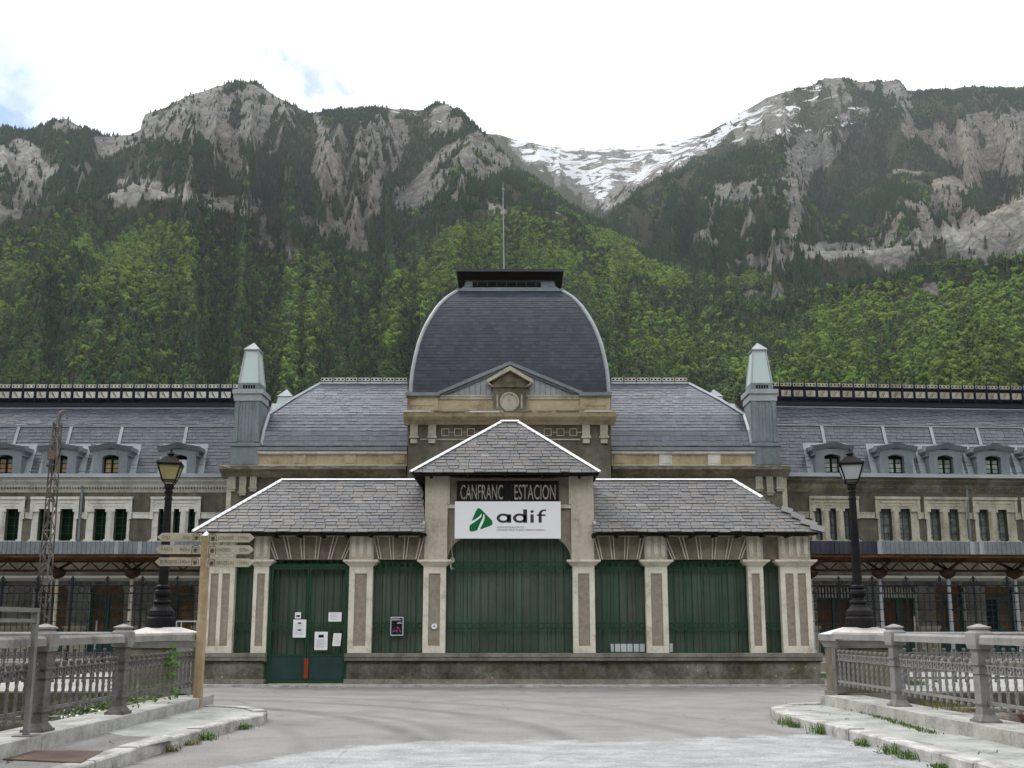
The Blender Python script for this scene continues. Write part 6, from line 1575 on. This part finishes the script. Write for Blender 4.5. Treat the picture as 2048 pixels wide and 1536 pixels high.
# ------------------------------------------------------------------ iron fence in front of the platforms
def iron_fence(x0, x1, label, posts, side):
    y = 31.5; Z = lambda v: PZ(v, y); f = thing('iron_fence', ((x0+x1)/2, y, 0), label, 'fence', 'tall iron fences either side of the pavilion')
    k = MB()
    hz = [Z(1171), Z(1187), Z(1204), Z(1219), Z(1243), Z(1262), .35]
    for i, z in enumerate(hz): h = .018 if i < 2 else .010; k.box(x0, x1, y-.012, y+.012, z-h, z+h)
    part('fence_rails', k, M['iron_dark'], f)
    k = MB(); k.box(x0, x1, y-.2, y+.2, -.02, .30); part('fence_kerb', k, M['sill'], f)
    rr_ = random.Random(5)
    xs = []; x = posts[0]
    while x > x0: x -= posts[1]
    x += posts[1]; i = 0
    while x < x1:
        k = MB(); r = .02 if i % 2 else .03; k.box(x-r, x+r, y-.04, y+.04, .3, Z(1158)); k.frustum((x,y,Z(1158)), .06, .04, (x,y,Z(1152)), .012, .012)
        for s_ in (-1, 1):
            k.bar((x+s_*.03, y, Z(1171)), (x+s_*.13, y, Z(1164)), .016); k.bar((x+s_*.13, y, Z(1164)), (x+s_*.07, y, Z(1158)), .014)
        k.box(x-r-.02, x+r+.02, y-.05, y+.05, Z(1219), Z(1215)); part('fence_post', k, M['iron_dark'], f)
        n = 6
        for j in range(1, n):
            xx = x+posts[1]*j/n; k = MB(); full = j % 2 == 1
            k.box(xx-.009, xx+.009, y-.009, y+.009, .3, Z(1187) if full else Z(1243)); k.box(xx-.018, xx+.018, y-.018, y+.018, Z(1243)-.03, Z(1243)+.03)
            if not full: k.box(xx-.009, xx+.009, y-.009, y+.009, Z(1219), Z(1187)); k.box(xx-.03, xx+.03, y-.015, y+.015, Z(1222), Z(1218))
            part('fence_bar', k, M['iron_dark'], f)
        for j in range(2): k = MB(); k.ring_y(x+posts[1]*(.27+.46*j), (hz[0]+hz[1])/2, .10, .125, y-.01, y+.01, 12); part('fence_ring', k, M['iron_dark'], f)
        x += posts[1]; i += 1
iron_fence(-22, PX(412,1200,31.5)+.5, 'tall dark iron fence with spear finials between the river and the left wing', (PX(146,1155,31.5), 1.15), -1)
iron_fence(PX(1610,1200,31.5), 22, 'tall dark iron fence with spear finials between the river and the right wing', (PX(1744,1155,31.5), 1.11), 1)
# esplanade clutter seen through the bars
k = MB(); k.tube((PX(192,1240,28),28,0),(PX(194,1240,28),28,PZ(1241,28)),.022,n=6); tag(k.build('steel_pole', M['galv']), 'thin pale steel pole standing behind the left parapet', 'pole')
k = MB(); k.tube((PX(1829,1240,28),28,0),(PX(1829,1240,28),28,PZ(1232,28)),.022,n=6); tag(k.build('steel_pole', M['galv']), 'thin pale steel pole standing behind the right parapet', 'pole')
yb = 24; k = MB(); xa, xb = PX(353,1250,yb), PX(394,1250,yb); z1_ = PZ(1243, yb)
for p, q in (((xa,0),(xa,z1_)),((xa,z1_),(xb,z1_)),((xb,z1_),(xb,0)),((xa+.12,0),(xa+.12,z1_)),((xa,z1_*.8),(xb,z1_*.8))): k.tube((p[0],yb,p[1]),(q[0],yb,q[1]),.018,n=6)
tag(k.build('handrail', M['zinc_l']), 'pale tubular handrail just left of the wooden signpost', 'handrail')

# ------------------------------------------------------------------ rusty lattice mast
ym = 36.0; xm_ = PX(98,1060,ym); zt_ = PZ(842, ym); mt = thing('lattice_mast', (xm_, ym, 0), 'rusty flaking lattice mast with a hooked top in front of the left wing', 'mast')
def half(z): return .20-.09*z/zt_
lean = lambda z: xm_+(z-4)*.0
legs = [(-1,-1),(1,-1),(1,1),(-1,1)]
zs_ = [i*.42 for i in range(int(zt_/.42)+1)]
for (sx, sy) in legs:
    k = MB(); 
    for z0_, z1_ in zip(zs_, zs_[1:]): k.bar((lean(z0_)+sx*half(z0_), ym+sy*half(z0_), z0_), (lean(z1_)+sx*half(z1_), ym+sy*half(z1_), z1_), .042)
    part('mast_leg', k, M['rust_p'], mt)
br_ = MB()
for i, (z0_, z1_) in enumerate(zip(zs_, zs_[1:])):
    for j in range(4):
        a, b = legs[j], legs[(j+1) % 4]
        if (i+j) % 2: a, b = b, a
        br_.bar((lean(z0_)+a[0]*half(z0_), ym+a[1]*half(z0_), z0_), (lean(z1_)+b[0]*half(z1_), ym+b[1]*half(z1_), z1_), .028)
    if i % 3 == 0:
        h_ = half(z0_)+.02; br_.box(lean(z0_)-h_, lean(z0_)+h_, ym-h_-.01, ym-h_+.01, z0_-.03, z0_+.03)
part('mast_bracing', br_, M['rust_p'], mt)
k = MB(); zl = zs_[-1]; pth = [(0,0),(.02,.18),(.07,.34),(.16,.44),(.27,.45),(.34,.38),(.35,.28)]
for (a, b), (c, d) in zip(pth, pth[1:]): k.tube((xm_+a, ym, zl+b), (xm_+c, ym, zl+d), .085-.15*a, .085-.15*c, 8)
k.lathe(xm_+.35, ym, [(.02,zl+.30),(.05,zl+.27),(.02,zl+.23),(.055,zl+.19),(.02,zl+.14)], 8); part('mast_hook', k, M['iron'], mt)
for i, (dx, dz) in enumerate(((-.2,-1.2),(-.25,-1.75),(-.15,-.6))):
    k = MB(); k.tube((xm_,ym,zl+dz),(xm_+dx,ym-.05,zl+dz+.02),.02,n=5); k.lathe(xm_+dx, ym-.05, [(.02,zl+dz),(.05,zl+dz+.03),(.05,zl+dz+.08),(.02,zl+dz+.13)], 8); part('insulator', k, M['rust_p'], mt)
k = MB(); k.box(xm_-.15, xm_+.1, ym-.30, ym-.15, zl-1.5, zl-1.15); part('junction_box', k, M['plate'], mt)

# ------------------------------------------------------------------ bridge parapets
def twist_baluster():
    k = MB(); z0_, z1_ = .56, .90; n = 14; vs = []; prof_ = lambda f: .022 if (f < .1 or f > .9) else (.017+.006*math.sin(math.pi*f))
    for i in range(n+1):
        f = i/n; a = f*math.pi*1.75; r = prof_(f)
        for q in range(4): t_ = a+math.pi/2*q; vs.append((r*math.cos(t_), r*math.sin(t_), z0_+(z1_-z0_)*f))
    fs = []
    for i in range(n):
        for q in range(4): fs.append((i*4+q, i*4+(q+1) % 4, (i+1)*4+(q+1) % 4, (i+1)*4+q))
    k.add(vs, fs); k.box(-.016, .016, -.016, .016, .895, 1.005)
    k.lathe(0, 0, [(.014,1.0),(.02,1.02),(.034,1.05),(.03,1.07),(.008,1.08)], 8); k.lathe(0, 0, [(.008,.46),(.026,.475),(.026,.495),(.014,.52)], 8)
    return k
def ring_mesh():
    k = MB(); k.ring_y(0, .948, .030, .045, -.012, .012, 14); return k
def post_mesh():
    k = MB(); w = .078
    k.frustum((0,0,.29), .135, .135, (0,0,.33), .135, .135); k.frustum((0,0,.33), .12, .12, (0,0,.40), w, w)
    k.box(-w, w, -w, w, .40, 1.22)
    for z in (.52, .895, 1.0): k.box(-w-.018, w+.018, -w-.018, w+.018, z, z+.025)
    return k
def cap_mesh(sz=.118):
    k = MB(); k.frustum((0,0,1.20), sz*.9, sz*.9, (0,0,1.25), sz, sz); k.box(-sz, sz, -sz, sz, 1.25, 1.40); k.frustum((0,0,1.40), sz, sz, (0,0,1.43), sz*.75, sz*.75)
    k.box(-sz*.68, sz*.68, -sz*.68, sz*.68, 1.43, 1.455); k.frustum((0,0,1.455), sz*.85, sz*.85, (0,0,1.475), sz*.85, sz*.85); k.frustum((0,0,1.475), sz*.85, sz*.85, (0,0,1.515), sz*.1, sz*.1); return k
_tb, _rg, _po, _ca = twist_baluster(), ring_mesh(), post_mesh(), cap_mesh()
def parapet(name, p0, p1, posts, label, right, spacing=.185, group=None, extra=()):
    """p0 -> p1 in plan; posts as distances along it"""
    d = Vector((p1[0]-p0[0], p1[1]-p0[1], 0)); L_ = d.length; d.normalize(); ang = math.atan2(d.y, d.x)
    T = lambda a, b, z: (p0[0]+d.x*a-d.y*b, p0[1]+d.y*a+d.x*b, z)
    mi, ms = (M['iron_r'], M['railstone_r']) if right else (M['iron'], M['railstone'])
    rt = thing(name, (p0[0], p0[1], .3), label, 'parapet', group)
    def inst(nm, mbase, mat, a, cache={}):
        key = (nm, mat.name)
        if key not in cache:
            o = mbase.build(nm, mat, link=False); cache[key] = o.data
        o = bpy.data.objects.new(nm, cache[key]); COL.objects.link(o); o.parent = rt; o.matrix_parent_inverse = Matrix.Translation(rt.location).inverted()
        x, y, _ = T(a, 0, 0); o.location = (x, y, 0); o.rotation_euler = (0, 0, ang); return o
    cuts = [0]+list(posts)+[L_]
    for a in posts: inst('post', _po, mi, a); inst('post_cap', _ca, ms, a)
    for a, b in zip(cuts, cuts[1:]):
        a2, b2 = a+(.12 if a in posts else 0), b-(.12 if b in posts else 0)
        k = MB(T); w = .085
        k.add([(a2,-w,1.26),(b2,-w,1.26),(b2,w,1.26),(a2,w,1.26),(a2,-w,1.345),(b2,-w,1.345),(b2,w,1.345),(a2,w,1.345),(a2,-w+.03,1.375),(b2,-w+.03,1.375),(b2,w-.03,1.375),(a2,w-.03,1.375)],
              [(0,3,2,1),(0,1,5,4),(2,3,7,6),(1,2,6,10,9,5),(3,0,4,8,11,7),(4,5,9,8),(6,7,11,10),(8,9,10,11)]); part('top_rail', k, ms, rt)
        a3, b3 = a+(.08 if a in posts else 0), b-(.08 if b in posts else 0)
        for z0_, z1_ in ((.52,.56),(.893,.908),(.99,1.008)):
            k = MB(T); k.box(a3, b3, -.014, .014, z0_, z1_); part('flat_bar', k, mi, rt)
        n = max(2, round((b3-a3)/spacing)); st_ = (b3-a3)/n
        for i in range(n):
            inst('baluster', _tb, mi, a3+st_*(i+.5)-st_*.0)
            if i < n-1: inst('ring', _rg, mi, a3+st_*(i+1))
    return rt
XL_, XR_ = -5.42, 5.66
parapet('bridge_parapet', (XL_, 16.75), (XL_, 4.4), [3.3, 5.55, 7.8, 10.05], 'grey left bridge parapet with twisted iron balusters and concrete top rail', False, group='parapets of the bridge and river wall')
xr1 = 5.66+.06*(16.75-4.4)
parapet('bridge_parapet', (XR_, 16.85), (xr1, 4.4), [2.25, 4.6, 6.95, 9.3], 'pale grey right bridge parapet with twisted iron balusters and concrete top rail', True, group='parapets of the bridge and river wall')
parapet('river_parapet', (-7.05, 17.85), (-17, 17.85), [3.4, 6.0, 8.6], 'grey parapet along the river wall seen through the left bridge parapet', False, group='parapets of the bridge and river wall')
parapet('river_parapet', (7.15, 17.85), (17, 17.85), [3.0, 5.6, 8.2], 'pale grey parapet along the river wall seen through the right bridge parapet', True, group='parapets of the bridge and river wall')
# lamp pedestals
def pedestal(xc, label):
    rt = thing('lamp_pedestal', (xc, 17.35, 0), label, 'pedestal', 'stone pedestals at the bridge corners'); sgn = -1 if xc < 0 else 1
    k = MB(); k.box(xc-.53, xc+.53, 16.98, 17.75, -.3, 1.10); part('pedestal_block', k, M['ochre'], rt)
    k = MB(); k.box(xc-.57, xc+.57, 16.94, 17.78, 0, .33); part('pedestal_foot', k, M['sill'], rt)
    e = xc-.59*sgn
    k = MB(); k.box(e-.05, e+.17 if sgn > 0 else e+.05, 16.86, 17.06, .33, 1.10) if sgn > 0 else k.box(e-.17, e+.05, 16.86, 17.06, .33, 1.10); part('corner_pilaster', k, M['iron'] if sgn > 0 else M['railstone'], rt)
    k = MB(); k.frustum((xc,17.36,1.102), .54, .42, (xc,17.36,1.22), .59, .46); k.box(xc-.61, xc+.61, 16.88, 17.84, 1.222, 1.33); part('pedestal_cornice', k, M['railstone_r'], rt)
    k = MB(); k.frustum((xc,17.36,1.332), .62, .49, (xc,17.36,1.46), .24, .20); part('pedestal_cap', k, M['cap'], rt)
pedestal(-6.27, 'stone pedestal with pale sloping cap under the left street lamp'); pedestal(6.27, 'stone pedestal with pale sloping cap under the right street lamp')
def lamp(x, y, turn, glass, label):
    rt = thing('street_lamp', (x, y, 1.46), label, 'street lamp', 'lantern lamps on the bridge pedestals'); z = 1.45
    k = MB(); k.lathe(x, y, [(.24,z),(.25,z+.02),(.25,z+.17),(.22,z+.20),(.23,z+.23),(.22,z+.30),(.16,z+.37),(.135,z+.42),(.16,z+.44),(.16,z+.47),(.11,z+.50),(.10,z+.54),(.13,z+.57),(.15,z+.61),(.14,z+.66),(.10,z+.69),(.12,z+.71),(.12,z+.74),(.09,z+.77)], 20)
    part('lamp_base', k, M['black'], rt, smooth=False)
    k = MB(); k.lathe(x, y, [(.088,z+.76),(.075,z+1.6),(.062,z+2.32),(.075,z+2.33),(.075,z+2.36),(.062,z+2.37),(.062,z+2.44),(.075,z+2.45),(.075,z+2.48),(.06,z+2.50),(.085,z+2.54),(.085,z+2.60),(.05,z+2.62)], 18); part('lamp_post', k, M['black'], rt)
    zb, zt2 = z+2.68, z+2.96; T = lambda a, b, c: (x+math.cos(turn)*a-math.sin(turn)*b, y+math.sin(turn)*a+math.cos(turn)*b, c)
    k = MB(T)
    for sx, sy in ((-1,-1),(1,-1),(1,1),(-1,1)): k.tube((sx*.03,sy*.03,z+2.58), (sx*.09,sy*.09,z+2.63), .010, n=5); k.tube((sx*.09,sy*.09,z+2.63), (sx*.11,sy*.11,zb), .010, n=5)
    part('lantern_cradle', k, M['black'], rt)
    k = MB(T); k.frustum((0,0,zb), .115, .115, (0,0,zt2), .195, .195); part('lantern_glass', k, M[glass], rt)
    k = MB(T)
    for sx, sy in ((-1,-1),(1,-1),(1,1),(-1,1)): k.bar((sx*.118,sy*.118,zb), (sx*.20,sy*.20,zt2), .020)
    for z2, r in ((zb,.12),(zt2,.205)):
        for s_ in (-1, 1): k.box(-r, r, s_*r-.012, s_*r+.012, z2-.013, z2+.013); k.box(s_*r-.012, s_*r+.012, -r+.013, r-.013, z2-.013, z2+.013)
    part('lantern_frame', k, M['black'], rt)
    k = MB(T); k.frustum((0,0,zt2+.014), .225, .225, (0,0,zt2+.03), .225, .225); k.frustum((0,0,zt2+.031), .215, .215, (0,0,zt2+.10), .15, .15); k.frustum((0,0,zt2+.101), .15, .15, (0,0,zt2+.17), .075, .075)
    for sx, sy in ((-1,-1),(1,-1),(1,1),(-1,1)): k.lathe(sx*.205, sy*.205, [(.012,zt2+.03),(.016,zt2+.045),(.004,zt2+.065)], 6)
    k.lathe(0, 0, [(.055,zt2+.17),(.05,zt2+.21),(.085,zt2+.215),(.06,zt2+.25),(.02,zt2+.27),(.025,zt2+.285),(.02,zt2+.30),(.004,zt2+.33)], 12); part('lantern_roof', k, M['black'], rt)
lamp(-6.33, 17.36, math.radians(14), 'lamp_y', 'black lantern street lamp with yellowed panes on the left pedestal')
lamp(6.27, 17.36, math.radians(-14), 'lamp_w', 'black lantern street lamp with whitish panes on the right pedestal')

# ------------------------------------------------------------------ wooden signpost
ysg = 16.3; xs_ = PX(404,1240,ysg); sp = thing('signpost', (xs_, ysg, .14), 'tall square wooden signpost at the corner of the left pavement', 'signpost')
hw = .062; zt_ = PZ(1072, ysg)
k = MB(); k.box(xs_-hw, xs_+hw, ysg-hw, ysg+hw, .13, zt_); part('post', k, M['wood'], sp)
k = MB(); k.frustum((xs_,ysg,zt_+.001), hw+.004, hw+.004, (xs_,ysg,zt_+.085), .004, .004); part('post_cap', k, M['lead'], sp)
yb_ = ysg-hw-.012
def bus_icon(o, cx, cz, s):
    k = MB(); y = yb_-.022
    arch = [(-.5,-.55),(-.5,.15),(-.42,.40),(-.2,.5),(.2,.5),(.42,.40),(.5,.15),(.5,-.55)]
    for (a, b), (c, d) in zip(arch, arch[1:]):
        q = [(a,b),(c,d),(c*.86,d*.86-.0),(a*.86,b*.86 if b > 0 else b)]
        k.prism_y([(cx+p*s, cz+q_*s) for p, q_ in q], y-.002, y)
    k.box(cx-.27*s, cx+.27*s, y-.002, y, cz-.30*s, cz+.02*s); k.box(cx-.24*s, cx+.24*s, y-.002, y, cz+.06*s, cz+.24*s); k.box(cx-.22*s, cx+.22*s, y-.002, y, cz-.42*s, cz-.34*s)
    part('bus_symbol', k, M['ink'], o)
    k = MB(); k.box(cx-.19*s, cx-.03*s, y-.0035, y-.0022, cz+.09*s, cz+.2*s); k.box(cx+.03*s, cx+.19*s, y-.0035, y-.0022, cz+.09*s, cz+.2*s)
    for s_ in (-1, 1): k.disc_y(cx+s_*.15*s, cz-.2*s, .055*s, y-.0035, y-.0022, 8)
    part('bus_windows', k, M['wood_b'], o)
for (side, rows) in ((-1, [(1066,1083,315.5,'PAU','93km'),(1090,1108,312,'PARIS','840km'),(1115,1132,311,'BURDEOS','340km')]), (1, [(1067,1084.5,509.5,'LONDRES','1190km'),(1091,1108.5,508.5,'MADRID','557km'),(1117,1134,508,'BRUSELAS','1169km')])):
    for (v0, v1, ut, nm, km) in rows:
        z1_, z0_ = PZ(v0, yb_), PZ(v1, yb_); zc_ = (z0_+z1_)/2; xt = PX(ut, v0, yb_); xi = xs_+side*hw*.9; sh = xt-side*.085
        k = MB(); k.prism_y([(xi,z0_),(sh,z0_),(xt,zc_),(sh,z1_),(xi,z1_)], yb_-.02, yb_+.012)
        bd = part('arrow_board', k, M['wood_b'], sp, label='wooden arrow board reading %s %s' % (nm, km))
        h = z1_-z0_; s = h*.86; bus_icon(bd, xi+side*(s*.55+.015), zc_+h*.02, s)
        k = MB(); ch = h*.42; zb_ = zc_-ch/2
        a = xi+side*(s*1.15+.03); b = sh
        wn_ = .040*len(nm); wk = .034*len(km)
        if side < 0: text_mb(k, nm, b+.01, yb_-.0215, zb_, ch, wn_); text_mb(k, km, a-wk, yb_-.0215, zb_, ch, wk)
        else: text_mb(k, nm, a, yb_-.0215, zb_, ch, wn_*.92); text_mb(k, km, b-wk*.92, yb_-.0215, zb_, ch, wk*.92)
        part('lettering', k, M['ink2'], bd)

# ------------------------------------------------------------------ galvanised frame and steel plate on the left
xf, yf_ = PX(58,1400,10.75), 10.75; gf = thing('steel_barrier', (xf, yf_, .3), 'galvanised square tube frame standing beside the left parapet', 'barrier'); s = .028
zt_ = PZ(1216, yf_)
for y in (yf_, yf_-2.0):
    k = MB(); k.box(xf-s, xf+s, y-s, y+s, .31, zt_-.05); fp = part('frame_post', k, M['galv'], gf)
    k = MB(); k.box(xf-.11, xf+.11, y-.10, y+.10, .30, .312); part('base_plate', k, M['galv'], fp)
k = MB(); k.box(xf-s-.002, xf+s+.002, yf_-2.03, yf_+.03, zt_-.048, zt_); part('top_bar', k, M['galv'], gf)
k = MB(); k.box(xf-.02, xf+.02, yf_-1.97, yf_-.03, zt_-.16, zt_-.12); part('lower_bar', k, M['galv'], gf)
k = MB(); q = [G(u, v, .15) for u, v in ((-20,1517),(40,1501),(207,1502),(162,1525))]
k.prism_z([(p[0], p[1]) for p in q], .141, .153); tag(k.build('steel_plate', M['plate']), 'brown checker steel plate lying on the left pavement', 'plate')
# ------------------------------------------------------------------ pipes and beams crossing the river
def pipe(x0, x1, y, z, r, label, mat):
    rt = thing('river_pipe', (x0, y, z), label, 'pipe', 'pipes crossing beside the bridge'); k = MB(); k.tube((x0,y,z), (x1,y,z), r, n=18); part('pipe_run', k, mat, rt, smooth=True)
    x = min(x0,x1)+1.4
    while x < max(x0,x1): k = MB(); k.tube((x-.03,y,z), (x+.03,y,z), r+.03, n=18); part('pipe_collar', k, M['rust'], rt); x += 2.1
pipe(6.5, 16, 15.3, -.02, .17, 'fat rusty concrete pipe below the right parapet', M['rust_p'])
pipe(-6.2, -16, 15.6, -.15, .15, 'dark mossy pipe below the left parapet', M['bank'])
k = MB(); k.box(6.5, 16, 16.4, 16.7, -.05, .12); tag(k.build('river_beam', M['sill']), 'weathered concrete beam behind the rusty pipe on the right', 'beam')
k = MB(); k.box(-16, -6.2, 16.2, 16.6, -.25, .0); tag(k.build('river_beam', M['bank']), 'mossy concrete beam behind the pipe on the left', 'beam')
k = MB()
rr_ = random.Random(14)
for side in (-1, 1):
    for _ in range(60):
        x = side*rr_.uniform(6.3, 14); y = rr_.uniform(16.6, 17.6); r = rr_.uniform(.1, .3); z = rr_.uniform(-1.2,-.35)
        vs = []; 
        for q in range(8):
            sx, sy, sz = (1 if q & 1 else -1), (1 if q & 2 else -1), (1 if q & 4 else -1); vs.append((x+sx*r*rr_.uniform(.6,1), y+sy*r*rr_.uniform(.5,.9), z+sz*r*rr_.uniform(.4,.7)))
        k.add(vs, [(0,2,3,1),(4,5,7,6),(0,1,5,4),(1,3,7,5),(3,2,6,7),(2,0,4,6)])
tag(k.build('river_boulders', M['bank']), 'dark boulders heaped at the foot of the river wall', 'boulders', kind='stuff')

# ------------------------------------------------------------------ weeds, grass and the creeper
def tuft(mb, x, y, z, h, n, r, rr, spread=.6):
    for _ in range(n):
        a = rr.random()*6.28; l = h*rr.uniform(.45, 1); px, py = x+rr.gauss(0, r*.4), y+rr.gauss(0, r*.4); dx, dy = math.cos(a)*l*spread*rr.random(), math.sin(a)*l*spread*rr.random(); w = .003+.005*rr.random()
        nx, ny = -math.sin(a)*w, math.cos(a)*w; m_ = (px+dx*.4, py+dy*.4, z+l*.65); t_ = (px+dx, py+dy, z+l)
        mb.add([(px-nx,py-ny,z),(px+nx,py+ny,z),(m_[0]+nx,m_[1]+ny,m_[2]),(m_[0]-nx,m_[1]-ny,m_[2]),t_], [(0,1,2,3),(3,2,4)])
def leaves(mb, x, y, z, n, rad, size, rr):
    for _ in range(n):
        c = Vector((x+rr.gauss(0,rad[0]), y+rr.gauss(0,rad[1]), z+rr.gauss(0,rad[2]))); nn = Vector((rr.gauss(0,.6), rr.gauss(-.4,.6), rr.gauss(.6,.5))).normalized(); u = nn.orthogonal().normalized(); w = nn.cross(u); a = rr.random()*6.28
        u, w = u*math.cos(a)+w*math.sin(a), w*math.cos(a)-u*math.sin(a); s = size*rr.uniform(.6,1.3)
        mb.add([tuple(c-w*s), tuple(c+u*s*.6), tuple(c+w*s), tuple(c-u*s*.6)], [(0,1,2,3)])
rr_ = random.Random(44)
W_ = [ # px, size, where
 (438,1459,.10,'weed','grass tuft by the outer end of the left kerb'),(405,1480,.11,'weed','larger grass tuft at the foot of the left kerb'),(384,1490,.07,'weed_dry','dry tuft low on the left kerb'),(347,1503,.08,'weed_dry','dry straggly tuft along the left kerb'),
 (333,1425,.09,'weed_dry','dry tuft at the step of the left coping'),(280,1437,.07,'weed','small green tuft by the left coping'),(238,1452,.06,'weed','small tuft at the joint of the left coping'),(385,1412,.07,'weed','tuft beside the foot of the signpost'),(410,1408,.10,'weed_dry','brown weed stalk right of the signpost'),(370,1418,.06,'weed_dry','dry tuft left of the signpost'),(165,1470,.07,'weed','lone tuft near the base of the left parapet'),
 (1637,1450,.13,'weed','broad tuft at the head of the right kerb'),(1658,1455,.09,'weed','small tuft beside the broad one on the right kerb'),(1690,1468,.14,'weed','dense tuft halfway down the right kerb'),(1754,1492,.10,'weed','leafy tuft against the right kerb'),(1797,1508,.13,'weed','largest green tuft on the right kerb'),(1836,1518,.11,'weed','upright tuft near the corner of the right kerb'),(1881,1536,.06,'weed','last tuft at the lower edge of the right kerb'),
 (1651,1405,.10,'weed_dry','tuft at the end of the right coping'),(1538,1412,.08,'weed_dry','tuft at the rounded tip of the right pavement'),(1955,1452,.09,'weed','round tuft at the foot of the right coping')]
for (u, v, h, m_, lab) in W_:
    on = 'coping' in lab or 'signpost' in lab or 'parapet' in lab; z = .136 if on else 0.0; g_ = G(u, v, z); k = MB()
    if 'kerb' in lab:
        kp = kerb_path(-1 if u < 1024 else 1)
        for (xa, ya), (xb, yb2) in zip(kp, kp[1:]):
            if ya <= g_[1] <= yb2: g_ = (xa+(xb-xa)*(g_[1]-ya)/(yb2-ya)+(.05 if u < 1024 else -.05), g_[1], 0); tuft(k, g_[0], g_[1], z-.005, h*1.25, int(30+h*260), .12+h*.6, rr_); leaves(k, g_[0], g_[1], z+h*.3, 90, (h*.75,h*.5,h*.22), .017, rr_)
    tag(k.build('weed_tuft', M[m_]), lab, 'weed', 'weeds along the kerbs and copings')
k = MB()
for (u, v) in [(1720+i*7+rr_.uniform(-3,3), 1423+i*2.1) for i in range(22)]+[(1965+i*8, 1455+i*3) for i in range(12)]: g_ = G(u, v, .136); tuft(k, g_[0]-.03, g_[1], .13, .06, 22, .10, rr_)
for (u, v) in [(300+i*9, 1512-i*4.6) for i in range(20)]: g_ = G(u, v, 0); tuft(k, g_[0], g_[1], 0, .035, 10, .06, rr_)
tag(k.build('kerb_moss', M['weed']), 'thin green moss and grass along the coping joints', 'grass', kind='stuff')
# creeper and bush behind the left parapet
k = MB(); x0_ = XL_-.5
leaves(k, -6.2, 15.9, .15, 900, (.35,.6,.18), .040, rr_); leaves(k, -6.0, 14.4, .12, 500, (.25,.5,.13), .036, rr_)
tag(k.build('leafy_bush', M['weed']), 'low green bush behind the second bay of the left parapet', 'bush')
k = MB(); pth = [(XL_-.12,15.3,.35),(XL_-.05,15.25,.6),(XL_+.04,15.2,.85),(XL_+.03,15.22,1.12)]
for a, b in zip(pth, pth[1:]): k.tube(a, b, .006, n=4)
leaves(k, XL_+.06, 15.2, .92, 60, (.05,.10,.13), .045, rr_); leaves(k, XL_-.02, 15.5, .55, 50, (.05,.22,.14), .04, rr_)
tag(k.build('climbing_creeper', M['ivy']), 'bright green creeper climbing the end bay of the left parapet', 'creeper')
k = MB(); leaves(k, -6.0, 13.7, .22, 60, (.18,.15,.05), .028, rr_); tag(k.build('white_flowers', M['paper']), 'small white flowers beside the left parapet post', 'flowers')
k = MB()
for _ in range(26): tuft(k, 6.6+rr_.random()*1.1, 15.9+rr_.random(), -.1, .38, 26, .15, rr_, .3)
tag(k.build('wild_grass', M['weed_dry']), 'wild grass behind the first bay of the right parapet', 'grass', kind='stuff')
k = MB(); leaves(k, 6.05, 13.9, .50, 22, (.03,.12,.14), .022, rr_); k.tube((6.05,13.9,0), (6.05,13.9,.62), .006, n=4); tag(k.build('young_shoot', M['weed']), 'thin young shoot behind the right parapet', 'plant')
k = MB()
for _ in range(500): x = rr_.uniform(8.75, 10.4); y = rr_.uniform(24.2, 29); tuft(k, x, y, 0.01, .16, 8, .06, rr_)
tag(k.build('grass_patch', M['weed']), 'small green grass patch right of the pavilion plinth', 'grass', kind='stuff')
# debris on the paved strip
